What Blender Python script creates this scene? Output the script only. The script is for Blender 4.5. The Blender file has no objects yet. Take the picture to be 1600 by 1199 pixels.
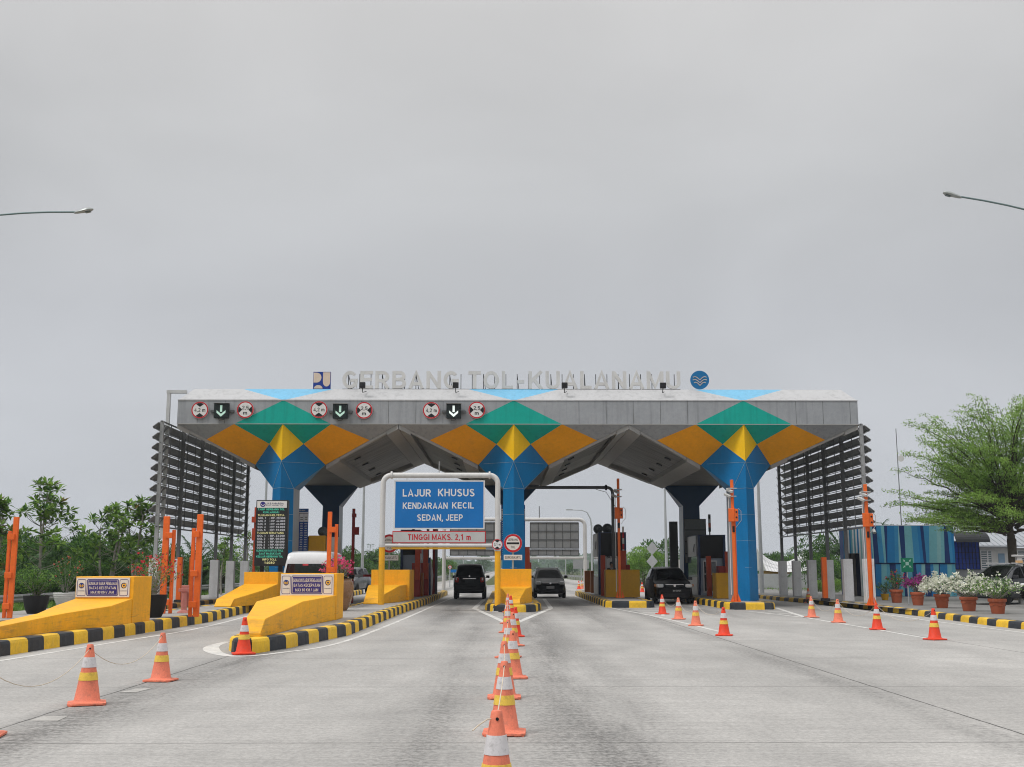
import bpy, math, random
from mathutils import Vector, Matrix
R = math.radians
scene = bpy.context.scene
COL = scene.collection

# ---------------------------------------------------------------- camera
FPX, CAMH = 1730.0, 1.64
PITCH = math.atan((890 - 599.5) / FPX)
YAW = math.atan(14 * math.cos(PITCH) / FPX)
FWD = Vector((math.sin(YAW) * math.cos(PITCH), math.cos(YAW) * math.cos(PITCH), math.sin(PITCH)))
RGT = Vector((math.cos(YAW), -math.sin(YAW), 0))
UPV = RGT.cross(FWD)
cam = bpy.data.cameras.new('camera')
cam.sensor_width = 36.0
cam.lens = FPX * 36 / 1600
cam.clip_end = 6000
cam.clip_start = 0.1
camo = bpy.data.objects.new('camera', cam)
COL.objects.link(camo)
camo.matrix_world = Matrix(((RGT.x, UPV.x, -FWD.x, 0), (RGT.y, UPV.y, -FWD.y, 0), (RGT.z, UPV.z, -FWD.z, CAMH), (0, 0, 0, 1)))
scene.camera = camo

# ---------------------------------------------------------------- sky, sun, exposure
SUN_EL, SUN_AZ = 52.0, 238.0      # sun behind thick cloud, behind the viewer and to the left
W = bpy.data.worlds.new('World')
scene.world = W
W.use_nodes = True
nt = W.node_tree
for n in list(nt.nodes):
    nt.nodes.remove(n)
out = nt.nodes.new('ShaderNodeOutputWorld')
sky = nt.nodes.new('ShaderNodeTexSky')
sky.sky_type = 'NISHITA'
sky.sun_disc = False
sky.sun_elevation = R(SUN_EL)
sky.sun_rotation = R(SUN_AZ)
sky.dust_density = 4
bg1 = nt.nodes.new('ShaderNodeBackground')
bg1.inputs['Strength'].default_value = 0.05
nt.links.new(sky.outputs[0], bg1.inputs[0])
tc = nt.nodes.new('ShaderNodeTexCoord')
sep = nt.nodes.new('ShaderNodeSeparateXYZ')
nt.links.new(tc.outputs['Generated'], sep.inputs[0])
ramp = nt.nodes.new('ShaderNodeValToRGB')
nt.links.new(sep.outputs['Z'], ramp.inputs[0])
stops = [(0.0, (.575, .595, .632)), (.10, (.55, .568, .602)), (.22, (.515, .528, .555)), (.33, (.53, .538, .55)), (.47, (.605, .602, .602)), (.75, (1.25, 1.25, 1.23)), (1.0, (1.6, 1.6, 1.57))]
el = ramp.color_ramp.elements
while len(el) < len(stops):
    el.new(.5)
for e, (p, c) in zip(el, stops):
    e.position = p
    e.color = (*c, 1)
mp = nt.nodes.new('ShaderNodeMapping')
mp.inputs['Scale'].default_value = (1.5, 1.5, 3.4)
mp.inputs['Rotation'].default_value = (0, R(5), 0)
nt.links.new(tc.outputs['Generated'], mp.inputs[0])
nz = nt.nodes.new('ShaderNodeTexNoise')
nz.inputs['Scale'].default_value = 1.5
nz.inputs['Detail'].default_value = 6
nz.inputs['Roughness'].default_value = .45
nz.inputs['Distortion'].default_value = .5
nt.links.new(mp.outputs[0], nz.inputs['Vector'])
r2 = nt.nodes.new('ShaderNodeMapRange')
r2.inputs['From Min'].default_value = .3
r2.inputs['From Max'].default_value = .7
r2.inputs['To Min'].default_value = .88
r2.inputs['To Max'].default_value = 1.07
nt.links.new(nz.outputs['Fac'], r2.inputs['Value'])
mul = nt.nodes.new('ShaderNodeVectorMath')
mul.operation = 'SCALE'
nt.links.new(ramp.outputs[0], mul.inputs[0])
nt.links.new(r2.outputs[0], mul.inputs['Scale'])
bg2 = nt.nodes.new('ShaderNodeBackground')
bg2.inputs['Strength'].default_value = 1.0
nt.links.new(mul.outputs[0], bg2.inputs[0])
mx = nt.nodes.new('ShaderNodeMixShader')
mx.inputs[0].default_value = 0.96
nt.links.new(bg1.outputs[0], mx.inputs[1])
nt.links.new(bg2.outputs[0], mx.inputs[2])
nt.links.new(mx.outputs[0], out.inputs['Surface'])

sl = bpy.data.lights.new('sun', 'SUN')
sl.energy = 1.45
sl.angle = R(14)
sl.color = (1, .98, .95)
so = bpy.data.objects.new('sun', sl)
COL.objects.link(so)
_az = R(SUN_AZ)
_d = Vector((math.sin(_az) * math.cos(R(SUN_EL)), math.cos(_az) * math.cos(R(SUN_EL)), math.sin(R(SUN_EL))))
so.rotation_euler = _d.to_track_quat('Z', 'Y').to_euler()

vs = scene.view_settings
vs.view_transform = 'Standard'
vs.look = 'None'
vs.exposure = 0.12
vs.gamma = 1.0
vs.use_curve_mapping = False
scene.cycles.max_bounces = 6
scene.cycles.diffuse_bounces = 3
scene.cycles.glossy_bounces = 3
scene.cycles.transmission_bounces = 4
scene.cycles.transparent_max_bounces = 8
scene.cycles.volume_bounces = 0
scene.cycles.use_denoising = True
scene.cycles.filter_width = 1.05

# ---------------------------------------------------------------- pixel of the 1600 px photo -> point in the place
def ray(px, py):
    return FWD * FPX + RGT * (px - 800) + UPV * (599.5 - py)
def G(px, py, z=0.0):
    d = ray(px, py)
    t = (z - CAMH) / d.z
    return Vector((d.x * t, d.y * t, z))
def D(px, py, Y):
    d = ray(px, py)
    t = Y / d.y
    return Vector((d.x * t, Y, CAMH + d.z * t))

# ---------------------------------------------------------------- materials
MATS = {}
def srgb(h):
    c = [int(h[i:i + 2], 16) / 255 for i in (0, 2, 4)]
    return tuple(x / 12.92 if x <= .04045 else ((x + .055) / 1.055) ** 2.4 for x in c)
class NT:
    def __init__(s, name):
        m = bpy.data.materials.new(name)
        m.use_nodes = True
        s.m, s.t = m, m.node_tree
        s.b = s.t.nodes['Principled BSDF']
        s.o = s.t.nodes['Material Output']
    def n(s, typ, **kw):
        n = s.t.nodes.new('ShaderNode' + typ)
        for k, v in kw.items():
            if k.startswith('_'):
                setattr(n, k[1:], v)
            else:
                k = int(k[1:]) if k[0] == 'i' and k[1:].isdigit() else k.replace('__', ' ')
                if isinstance(v, bpy.types.NodeSocket):
                    s.t.links.new(v, n.inputs[k])
                else:
                    n.inputs[k].default_value = v
        return n
    def l(s, a, b):
        s.t.links.new(a, b)
    def math(s, op, a, b=None, clamp=False):
        n = s.t.nodes.new('ShaderNodeMath')
        n.operation = op
        n.use_clamp = clamp
        for i, v in enumerate((a, b)):
            if v is None:
                continue
            if isinstance(v, bpy.types.NodeSocket):
                s.l(v, n.inputs[i])
            else:
                n.inputs[i].default_value = v
        return n.outputs[0]
    def coord(s, scale=(1, 1, 1), which='Object'):
        t = s.n('TexCoord')
        return s.n('Mapping', Vector=t.outputs[which], Scale=scale).outputs[0]
    def noise(s, vec, scale, detail=3, rough=.55):
        return s.n('TexNoise', Vector=vec, Scale=scale, Detail=detail, Roughness=rough).outputs['Fac']
    def rng(s, v, a, b, c, d):
        return s.n('MapRange', i0=v, i1=a, i2=b, i3=c, i4=d).outputs[0]
    def scale(s, col, f):
        n = s.t.nodes.new('ShaderNodeVectorMath')
        n.operation = 'SCALE'
        if isinstance(col, bpy.types.NodeSocket):
            s.l(col, n.inputs[0])
        else:
            n.inputs[0].default_value = col[:3]
        if isinstance(f, bpy.types.NodeSocket):
            s.l(f, n.inputs['Scale'])
        else:
            n.inputs['Scale'].default_value = f
        return n.outputs[0]
    def mix(s, f, a, b):
        n = s.t.nodes.new('ShaderNodeMix')
        n.data_type = 'RGBA'
        for k, v in ((0, f), (6, a), (7, b)):
            if isinstance(v, bpy.types.NodeSocket):
                s.l(v, n.inputs[k])
            else:
                n.inputs[k].default_value = v if k == 0 else (*v[:3], 1)
        return n.outputs[2]

def paint(name, col, rough=.5, var=.12, scale=1.2, metal=0.0, dirt=0.0, streak=0.0, bump=0.0, spec=.28, coat=0.0, scuff=0.0):
    """painted or bare surface with uneven tone, grime blotches and, with streak, rain runs down the face"""
    if name in MATS:
        return MATS[name]
    if isinstance(col, str):
        col = srgb(col)
    s = NT(name)
    v = s.coord()
    n1 = s.noise(v, scale, 4, .6)
    n2 = s.noise(v, scale * 14, 2, .6)
    f = s.math('MULTIPLY', s.rng(n1, .3, .7, 1 - var, 1 + var * .7), s.rng(n2, .3, .7, 1 - var * .5, 1 + var * .4))
    c = s.scale(col, f)
    if streak:
        v2 = s.coord((3.2, 3.2, .16))
        n3 = s.noise(v2, 1.6, 4, .6)
        c = s.mix(s.math('MULTIPLY', s.rng(n3, .5, .78, 0, 1), streak, True), c, s.scale(c, .45))
    if dirt:
        n4 = s.noise(v, scale * 3.1, 6, .7)
        c = s.mix(s.math('MULTIPLY', s.rng(n4, .52, .75, 0, 1), dirt, True), c, (.10, .09, .075))
    if scuff:       # tyre rubs, chips and splashed grime on the lowest half metre
        sp = s.n('SeparateXYZ', i0=v)
        rub = s.rng(s.noise(s.coord((.7, .7, 7)), 2.2, 5, .7), .52, .66, 0, 1)
        low = s.rng(s.math('ADD', sp.outputs[2], s.math('MULTIPLY', n1, .5)), .35, .85, 1, 0)
        chip = s.rng(s.noise(v, 7, 4, .7), .64, .70, 0, 1)
        c = s.mix(s.math('MULTIPLY', s.math('MAXIMUM', s.math('MULTIPLY', rub, low), s.math('MULTIPLY', chip, .7)), scuff, True), c, (.12, .10, .075))
    s.l(c, s.b.inputs['Base Color'])
    s.l(s.rng(n1, .3, .7, max(rough - .1, .03), min(rough + .1, 1)), s.b.inputs['Roughness'])
    s.b.inputs['Metallic'].default_value = metal
    s.b.inputs['Specular IOR Level'].default_value = spec
    if coat:
        s.b.inputs['Coat Weight'].default_value = coat
        s.b.inputs['Coat Roughness'].default_value = .05
    if bump:
        bn = s.n('Bump', Strength=bump, Distance=.01, Height=n2)
        s.l(bn.outputs[0], s.b.inputs['Normal'])
    MATS[name] = s.m
    return s.m

def leafmat(name, col, trans=.35):
    if name in MATS:
        return MATS[name]
    s = NT(name)
    v = s.coord()
    n1 = s.noise(v, 2.3, 3, .6)
    n2 = s.noise(v, 17, 1, .5)
    f = s.math('MULTIPLY', s.rng(n1, .3, .7, .6, 1.35), s.rng(n2, .3, .7, .7, 1.3))
    c = s.scale(col, f)
    s.l(c, s.b.inputs['Base Color'])
    s.b.inputs['Roughness'].default_value = .55
    s.b.inputs['Specular IOR Level'].default_value = .3
    tr = s.n('BsdfTranslucent', Color=s.scale(c, 1.3))
    m = s.n('MixShader', i0=trans, i1=s.b.outputs[0], i2=tr.outputs[0])
    s.l(m.outputs[0], s.o.inputs['Surface'])
    MATS[name] = s.m
    return s.m

def glow(name, col, strength, base=(.01, .01, .01)):
    if name in MATS:
        return MATS[name]
    s = NT(name)
    s.b.inputs['Base Color'].default_value = (*base, 1)
    s.b.inputs['Emission Color'].default_value = (*col, 1)
    s.b.inputs['Emission Strength'].default_value = strength
    MATS[name] = s.m
    return s.m

def glassy(name, col=(.012, .014, .016), rough=.04, spec=.6):
    if name in MATS:
        return MATS[name]
    s = NT(name)
    v = s.coord()
    n1 = s.noise(v, 1.5, 2)
    s.l(s.scale(col, s.rng(n1, .3, .7, .8, 1.3)), s.b.inputs['Base Color'])
    s.b.inputs['Roughness'].default_value = rough
    s.b.inputs['Specular IOR Level'].default_value = spec
    MATS[name] = s.m
    return s.m

# ---------------------------------------------------------------- mesh helpers
TXT = {}
def glyph(c, t):
    """grotesque capital as stroke centre lines in a cell one unit high: (width, lines)"""
    h = t / 2
    y0, y1, m = h, 1 - h, .5
    def arc(cx, cy, rx, ry, a, b, n=9):
        return [(cx + rx * math.cos(R(a + (b - a) * i / n)), cy + ry * math.sin(R(a + (b - a) * i / n))) for i in range(n + 1)]
    def bowl(x, xr, ya, yb):        # closed right side of B, D, P, R
        ry = abs(yb - ya) / 2
        rx = min(ry, (xr - x) * .75)
        return [(x, yb)] + arc(xr - rx, (ya + yb) / 2, rx, ry, 90, -90) + [(x, ya)]
    if c == ' ':
        return .36, []
    W = dict(A=.78, B=.70, C=.74, D=.74, E=.64, F=.60, G=.78, H=.73, I=t, J=.56, K=.74, L=.58, M=.86, N=.74, O=.80, P=.67, Q=.80, R=.73, S=.68, T=.64, U=.73, V=.72, W=.98, X=.70, Y=.70, Z=.64, m=.80).get(c, .58)
    x0, x1, cx = h, W - h, W / 2
    rx, ry = (W - t) / 2, .5 - h
    S_ = {
        'A': [[(h * .9, 0), (cx, 1 - h * .5), (W - h * .9, 0)], [(W * .22, .28), (W * .78, .28)]],
        'B': [[(x0, 0), (x0, 1)], bowl(x0, x1 - .03, .53, y1), bowl(x0, x1, y0, .53)],
        'C': [arc(cx, m, rx, ry, 42, 318, 16)],
        'D': [[(x0, 0), (x0, 1)], bowl(x0, x1, y0, y1)],
        'E': [[(x0, 0), (x0, 1)], [(x0, y1), (W, y1)], [(x0, .52), (W - .05, .52)], [(x0, y0), (W, y0)]],
        'F': [[(x0, 0), (x0, 1)], [(x0, y1), (W, y1)], [(x0, .50), (W - .05, .50)]],
        'G': [arc(cx, m, rx, ry, 42, 325, 16) + [(x1, .16), (x1, .47)], [(cx + .02, .47), (W, .47)]],
        'H': [[(x0, 0), (x0, 1)], [(x1, 0), (x1, 1)], [(x0, .52), (x1, .52)]],
        'I': [[(h, 0), (h, 1)]],
        'J': [[(x1, 1), (x1, .28)] + arc(cx, .28, rx, .28 - h, 0, -180)],
        'K': [[(x0, 0), (x0, 1)], [(W - h * .9, 1), (x0, .36)], [(x0 + .17, .55), (W - h * .8, 0)]],
        'L': [[(x0, 0), (x0, 1)], [(x0, y0), (W, y0)]],
        'M': [[(x0, 0), (x0, 1)], [(x1, 0), (x1, 1)], [(x0, 1 - h * .3), (cx, .12), (x1, 1 - h * .3)]],
        'N': [[(x0, 0), (x0, 1)], [(x1, 0), (x1, 1)], [(x0, 1 - h * .4), (x1, h * .4)]],
        'O': [arc(cx, m, rx, ry, 0, 360, 22)],
        'P': [[(x0, 0), (x0, 1)], bowl(x0, x1, .43, y1)],
        'Q': [arc(cx, m, rx, ry, 0, 360, 22), [(cx + .08, .28), (W, .0)]],
        'R': [[(x0, 0), (x0, 1)], bowl(x0, x1 - .03, .46, y1), [(cx, .46), (W - h * .8, 0)]],
        'S': [arc(cx, .735, rx - .01, .265 - h, 25, 270, 10) + arc(cx, .255, rx, .275 - h + .01, 90, -155, 10)],
        'T': [[(cx, 0), (cx, 1)], [(0, y1), (W, y1)]],
        'U': [[(x0, 1), (x0, .32)] + arc(cx, .32, rx, .32 - h, 180, 360) + [(x1, 1)]],
        'V': [[(h * .9, 1), (cx, h * .5), (W - h * .9, 1)]],
        'W': [[(h * .8, 1), (W * .27, h * .5), (cx, .94), (W * .73, h * .5), (W - h * .8, 1)]],
        'X': [[(h * .9, 0), (W - h * .9, 1)], [(h * .9, 1), (W - h * .9, 0)]],
        'Y': [[(h * .9, 1), (cx, .44), (W - h * .9, 1)], [(cx, 0), (cx, .46)]],
        'Z': [[(0, y1), (W - h, y1), (h, y0), (W, y0)]],
        '0': [arc(cx, m, rx, ry, 0, 360, 20)],
        '1': [[(cx + .04, 0), (cx + .04, 1)], [(cx + .04, 1 - h * .6), (.1, .72)]],
        '2': [arc(cx, .71, rx, .29 - h, 165, -35, 9) + [(h, y0), (W, y0)]],
        '3': [arc(cx, .745, rx - .02, .255 - h, 160, -80, 9) , arc(cx, .27, rx, .27 - h + .02, 80, -160, 9)],
        '4': [[(W * .68, 0), (W * .68, 1 - h * .3), (h * .6, .27), (W, .27)]],
        '5': [[(W - .03, y1), (h + .05, y1), (h, .52)] + arc(cx, .33, rx, .33 - h, 125, -155, 10)],
        '6': [arc(cx, .32, rx, .32 - h, 0, 360, 14), [(W - .1, y1), (cx, .93), (h + .03, .66), (h, .33)]],
        '7': [[(0, y1), (W - h, y1), (W * .36, 0)]],
        '8': [arc(cx, .745, rx - .02, .255 - h, 0, 360, 14), arc(cx, .27, rx, .27 - h, 0, 360, 14)],
        '9': [arc(cx, .68, rx, .32 - h, 0, 360, 14), [(.1, y0), (cx, .07), (W - h - .03, .34), (W - h, .67)]],
        'm': [[(x0, 0), (x0, .72)], [(x0, .45)] + arc(x0 + (cx - x0) / 2, .46, (cx - x0) / 2, .26 - h, 180, 0, 7) + [(cx, 0)], [(cx, .45)] + arc(cx + (x1 - cx) / 2, .46, (x1 - cx) / 2, .26 - h, 180, 0, 7) + [(x1, 0)]],
        '-': [[(.08, .40), (.44, .40)]], '.': [[(h, 0), (h, t)]], ',': [[(h, t), (h, 0), (h * .3, -.16)]], ':': [[(h, 0), (h, t)], [(h, .5), (h, .5 + t)]], '/': [[(h * .6, -.02), (W * .62, 1.02)]],
    }[c]
    w = {'.': t, ',': t, ':': t, '-': .52, '/': W * .7}.get(c, W)
    return w, S_
def text2d(s, bold=.018):
    """line of writing -> flat strokes; returns verts (x, y, layer), faces, x and y bounds"""
    key = (s, bold)
    if key not in TXT:
        t = .115 + bold * 3
        vv, ff, x = [], [], 0.0
        for c in s:
            w, lines = glyph(c, t)
            for li, P in enumerate(lines):
                n = len(P)
                closed = n > 6 and abs(P[0][0] - P[-1][0]) + abs(P[0][1] - P[-1][1]) < 1e-6
                o = len(vv)
                for i, p in enumerate(P):
                    a = P[i - 1] if i else (P[-2] if closed else None)
                    b = P[i + 1] if i < n - 1 else (P[1] if closed else None)
                    ds = []
                    for q0, q1 in ((a, p), (p, b)):
                        if q0 and q1:
                            d = Vector((q1[0] - q0[0], q1[1] - q0[1]))
                            if d.length > 1e-7:
                                ds.append(d.normalized())
                    d = (ds[0] + ds[-1])
                    d = d.normalized() if d.length > .05 else ds[0]
                    k = min(1 / max(d.dot(ds[0]), .3), 1.5) * t / 2
                    nx, ny = -d.y * k, d.x * k
                    vv.append((x + p[0] + nx, p[1] + ny, li))
                    vv.append((x + p[0] - nx, p[1] - ny, li))
                for i in range(n - 1):
                    ff.append((o + 2 * i + 1, o + 2 * i + 3, o + 2 * i + 2, o + 2 * i))
            x += w + (.135 if c != ' ' else 0)
        xs = [v[0] for v in vv]
        ys = [v[1] for v in vv]
        TXT[key] = (vv, ff, min(xs), max(xs), min(ys), max(ys))
    return TXT[key]

BASE = {}
class MB:
    def __init__(s):
        s.v, s.f, s.m = [], [], []
    def add(s, vs, fs, m=0):
        o = len(s.v)
        s.v += [tuple(p) for p in vs]
        for i, f in enumerate(fs):
            s.f.append(tuple(o + j for j in f))
            s.m.append(m[i] if isinstance(m, (list, tuple)) else m)
        return s
    def quad(s, a, b, c, d, m=0):
        return s.add([a, b, c, d], [(0, 1, 2, 3)], m)
    def poly(s, pts, m=0):
        return s.add(pts, [tuple(range(len(pts)))], m)
    def box(s, x0, x1, y0, y1, z0, z1, m=0):
        vs = [(x, y, z) for z in (z0, z1) for y in (y0, y1) for x in (x0, x1)]
        return s.add(vs, [(0, 2, 3, 1), (4, 5, 7, 6), (0, 1, 5, 4), (2, 6, 7, 3), (0, 4, 6, 2), (1, 3, 7, 5)], m)
    def cbox(s, c, sz, rz=0.0, m=0, M=None):
        """box by centre and size, turned about z (or by matrix M)"""
        M = M or Matrix.Rotation(rz, 3, 'Z')
        hs = [k / 2 for k in sz]
        vs = [Vector(c) + M @ Vector((x * hs[0], y * hs[1], z * hs[2])) for z in (-1, 1) for y in (-1, 1) for x in (-1, 1)]
        return s.add(vs, [(0, 2, 3, 1), (4, 5, 7, 6), (0, 1, 5, 4), (2, 6, 7, 3), (0, 4, 6, 2), (1, 3, 7, 5)], m)
    def bar(s, a, b, w, h, m=0):
        """rectangular bar from a to b"""
        a, b = Vector(a), Vector(b)
        d = (b - a)
        L = d.length
        q = d.to_track_quat('Y', 'Z').to_matrix()
        return s.cbox((a + b) / 2, (w, L, h), M=q, m=m)
    def tube(s, pts, r, n=8, m=0, caps=True):
        pts = [Vector(p) for p in pts]
        rs = r if isinstance(r, (list, tuple)) else [r] * len(pts)
        vs, fs = [], []
        up = Vector((.123, .456, .88)).normalized()
        prev = None
        for i, p in enumerate(pts):
            d = (pts[min(i + 1, len(pts) - 1)] - pts[max(i - 1, 0)])
            if d.length < 1e-9:
                d = Vector((0, 0, 1))
            d.normalize()
            if prev is None:
                u = d.cross(up)
                if u.length < .05:
                    u = d.cross(Vector((1, 0, 0)))
            else:
                u = prev - d * prev.dot(d)
            u.normalize()
            prev = u
            w = d.cross(u)
            for k in range(n):
                a = 2 * math.pi * k / n
                vs.append(p + (u * math.cos(a) + w * math.sin(a)) * rs[i])
        for i in range(len(pts) - 1):
            for k in range(n):
                k2 = (k + 1) % n
                fs.append((i * n + k, i * n + k2, (i + 1) * n + k2, (i + 1) * n + k))
        if caps:
            fs.append(tuple(range(n))[::-1])
            fs.append(tuple((len(pts) - 1) * n + k for k in range(n)))
        return s.add(vs, fs, m)
    def lathe(s, c, prof, n=20, m=0, axis='z', caps=True):
        vs, fs, ms = [], [], []
        c = Vector(c)
        for r, z in prof:
            for k in range(n):
                a = 2 * math.pi * k / n
                x, y = r * math.cos(a), r * math.sin(a)
                p = (x, y, z) if axis == 'z' else ((x, -z, y) if axis == 'y' else (z, x, y))
                vs.append(c + Vector(p))
        mm = m if isinstance(m, (list, tuple)) else [m] * (len(prof) - 1)
        for i in range(len(prof) - 1):
            for k in range(n):
                k2 = (k + 1) % n
                fs.append((i * n + k, i * n + k2, (i + 1) * n + k2, (i + 1) * n + k))
                ms.append(mm[i])
        if caps:
            fs.append(tuple(range(n))[::-1])
            ms.append(mm[0])
            fs.append(tuple((len(prof) - 1) * n + k for k in range(n)))
            ms.append(mm[-1])
        return s.add(vs, fs, ms)
    def prism(s, pts, z0, z1, m=0, mtop=None):
        """plan polygon (counter-clockwise) raised from z0 to z1"""
        n = len(pts)
        vs = [(p[0], p[1], z0) for p in pts] + [(p[0], p[1], z1) for p in pts]
        fs = [tuple(range(n))[::-1], tuple(range(n, 2 * n))] + [(i, (i + 1) % n, n + (i + 1) % n, n + i) for i in range(n)]
        return s.add(vs, fs, [m, m if mtop is None else mtop] + [m] * n)
    def slab(s, pts, d, m=0):
        """planar 3D polygon with thickness vector d"""
        n = len(pts)
        d = Vector(d)
        vs = [Vector(p) for p in pts] + [Vector(p) + d for p in pts]
        fs = [tuple(range(n)), tuple(range(n, 2 * n))[::-1]] + [((i + 1) % n, i, n + i, n + (i + 1) % n) for i in range(n)]
        return s.add(vs, fs, m)
    def text(s, t, c, w=None, h=.1, m=0, right=(1, 0, 0), up=(0, 0, 1), bold=.018, depth=0.0, align='c'):
        """one line of writing, centred on c: cap height h, squeezed or stretched to width w"""
        vv, ff, x0, x1, y0, y1 = text2d(t, bold)
        k = h
        kx = k if w is None else w / (x1 - x0)
        right, up, c = Vector(right), Vector(up), Vector(c)
        nv = right.cross(up)
        off = (x0 + x1) / 2 if align == 'c' else (x0 if align == 'l' else x1)
        P = [c + right * ((a - off) * kx) + up * ((b - .5) * k) + nv * (q * .0004) for a, b, q in vv]
        s.add(P, ff, m)
        if depth:
            nrm = right.cross(up) * -depth
            n = len(P)
            edge = {}
            for f in ff:
                for i in range(len(f)):
                    e = (f[i], f[(i + 1) % len(f)])
                    edge[e] = 1
            rim = [e for e in edge if (e[1], e[0]) not in edge]
            s.add(P + [p + nrm for p in P], [(b, a, a + n, b + n) for a, b in rim] + [tuple(j + n for j in reversed(f)) for f in ff], m)
        return s
    def disc(s, c, r, m=0, n=28, right=(1, 0, 0), up=(0, 0, 1), r0=0.0, a0=0.0, a1=2 * math.pi, sy=1.0):
        right, up, c = Vector(right), Vector(up), Vector(c)
        ring = lambda rr: [c + right * (rr * math.cos(a0 + (a1 - a0) * k / n)) + up * (rr * sy * math.sin(a0 + (a1 - a0) * k / n)) for k in range(n + 1)]
        if r0 <= 0:
            return s.poly(ring(r)[:n] if a1 - a0 > 6.28 else ring(r), m)
        a, b = ring(r0), ring(r)
        return s.add(a + b, [(k, k + n + 1, k + n + 2, k + 1) for k in range(n)], m)
    def build(s, name, mats, parent=None, smooth=False, bevel=0.0, world=True, sub=0):
        """link as ONE mesh object; world=True: the points are in place coordinates and are moved into the parent's"""
        me = bpy.data.meshes.new(name)
        off = BASE.get(parent.name, Vector()) if (parent and world) else Vector()
        me.from_pydata([tuple(Vector(p) - off) for p in s.v], [], s.f)
        for m in (mats if isinstance(mats, (list, tuple)) else [mats]):
            me.materials.append(m)
        me.polygons.foreach_set('material_index', s.m)
        if smooth:
            me.polygons.foreach_set('use_smooth', [True] * len(me.polygons))
            me.set_sharp_from_angle(angle=R(38))
        me.update()
        o = bpy.data.objects.new(name, me)
        COL.objects.link(o)
        if parent:
            o.parent = parent
            if world:
                BASE[o.name] = off
        if bevel:
            b = o.modifiers.new('bevel', 'BEVEL')
            b.width = bevel
            b.segments = 2
            b.limit_method = 'ANGLE'
            b.angle_limit = R(40)
        if sub:
            b = o.modifiers.new('sub', 'SUBSURF')
            b.levels = b.render_levels = sub
        return o

def tag(o, label, cat, group=None, kind=None):
    if label:
        o['label'] = label
    if cat:
        o['category'] = cat
    if group:
        o['group'] = group
    if kind:
        o['kind'] = kind
    return o
def thing(name, label, cat, loc=(0, 0, 0), group=None, rz=0.0):
    o = bpy.data.objects.new(name, None)
    o.empty_display_size = .3
    COL.objects.link(o)
    o.location = loc
    o.rotation_euler = (0, 0, rz)
    BASE[o.name] = Vector(loc)
    return tag(o, label, cat, group)
def kids(o):
    return [c for c in bpy.data.objects if c.parent == o]
def dup(root, loc, rz=0.0, label=None, group=None, scale=None):
    """copy of a thing with its parts and sub-parts (mesh data shared)"""
    r = root.copy()
    COL.objects.link(r)
    r.location = loc
    r.rotation_euler = (0, 0, rz)
    if scale:
        r.scale = (scale,) * 3 if not isinstance(scale, tuple) else scale
    if label:
        r['label'] = label
    if group:
        r['group'] = group
    for ch in kids(root):
        c = ch.copy()
        COL.objects.link(c)
        c.parent = r
        for g in kids(ch):
            d = g.copy()
            COL.objects.link(d)
            d.parent = c
    return r
def structure(name, mb, m, **kw):
    o = mb.build(name, m, **kw)
    o['kind'] = 'structure'
    return o
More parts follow.
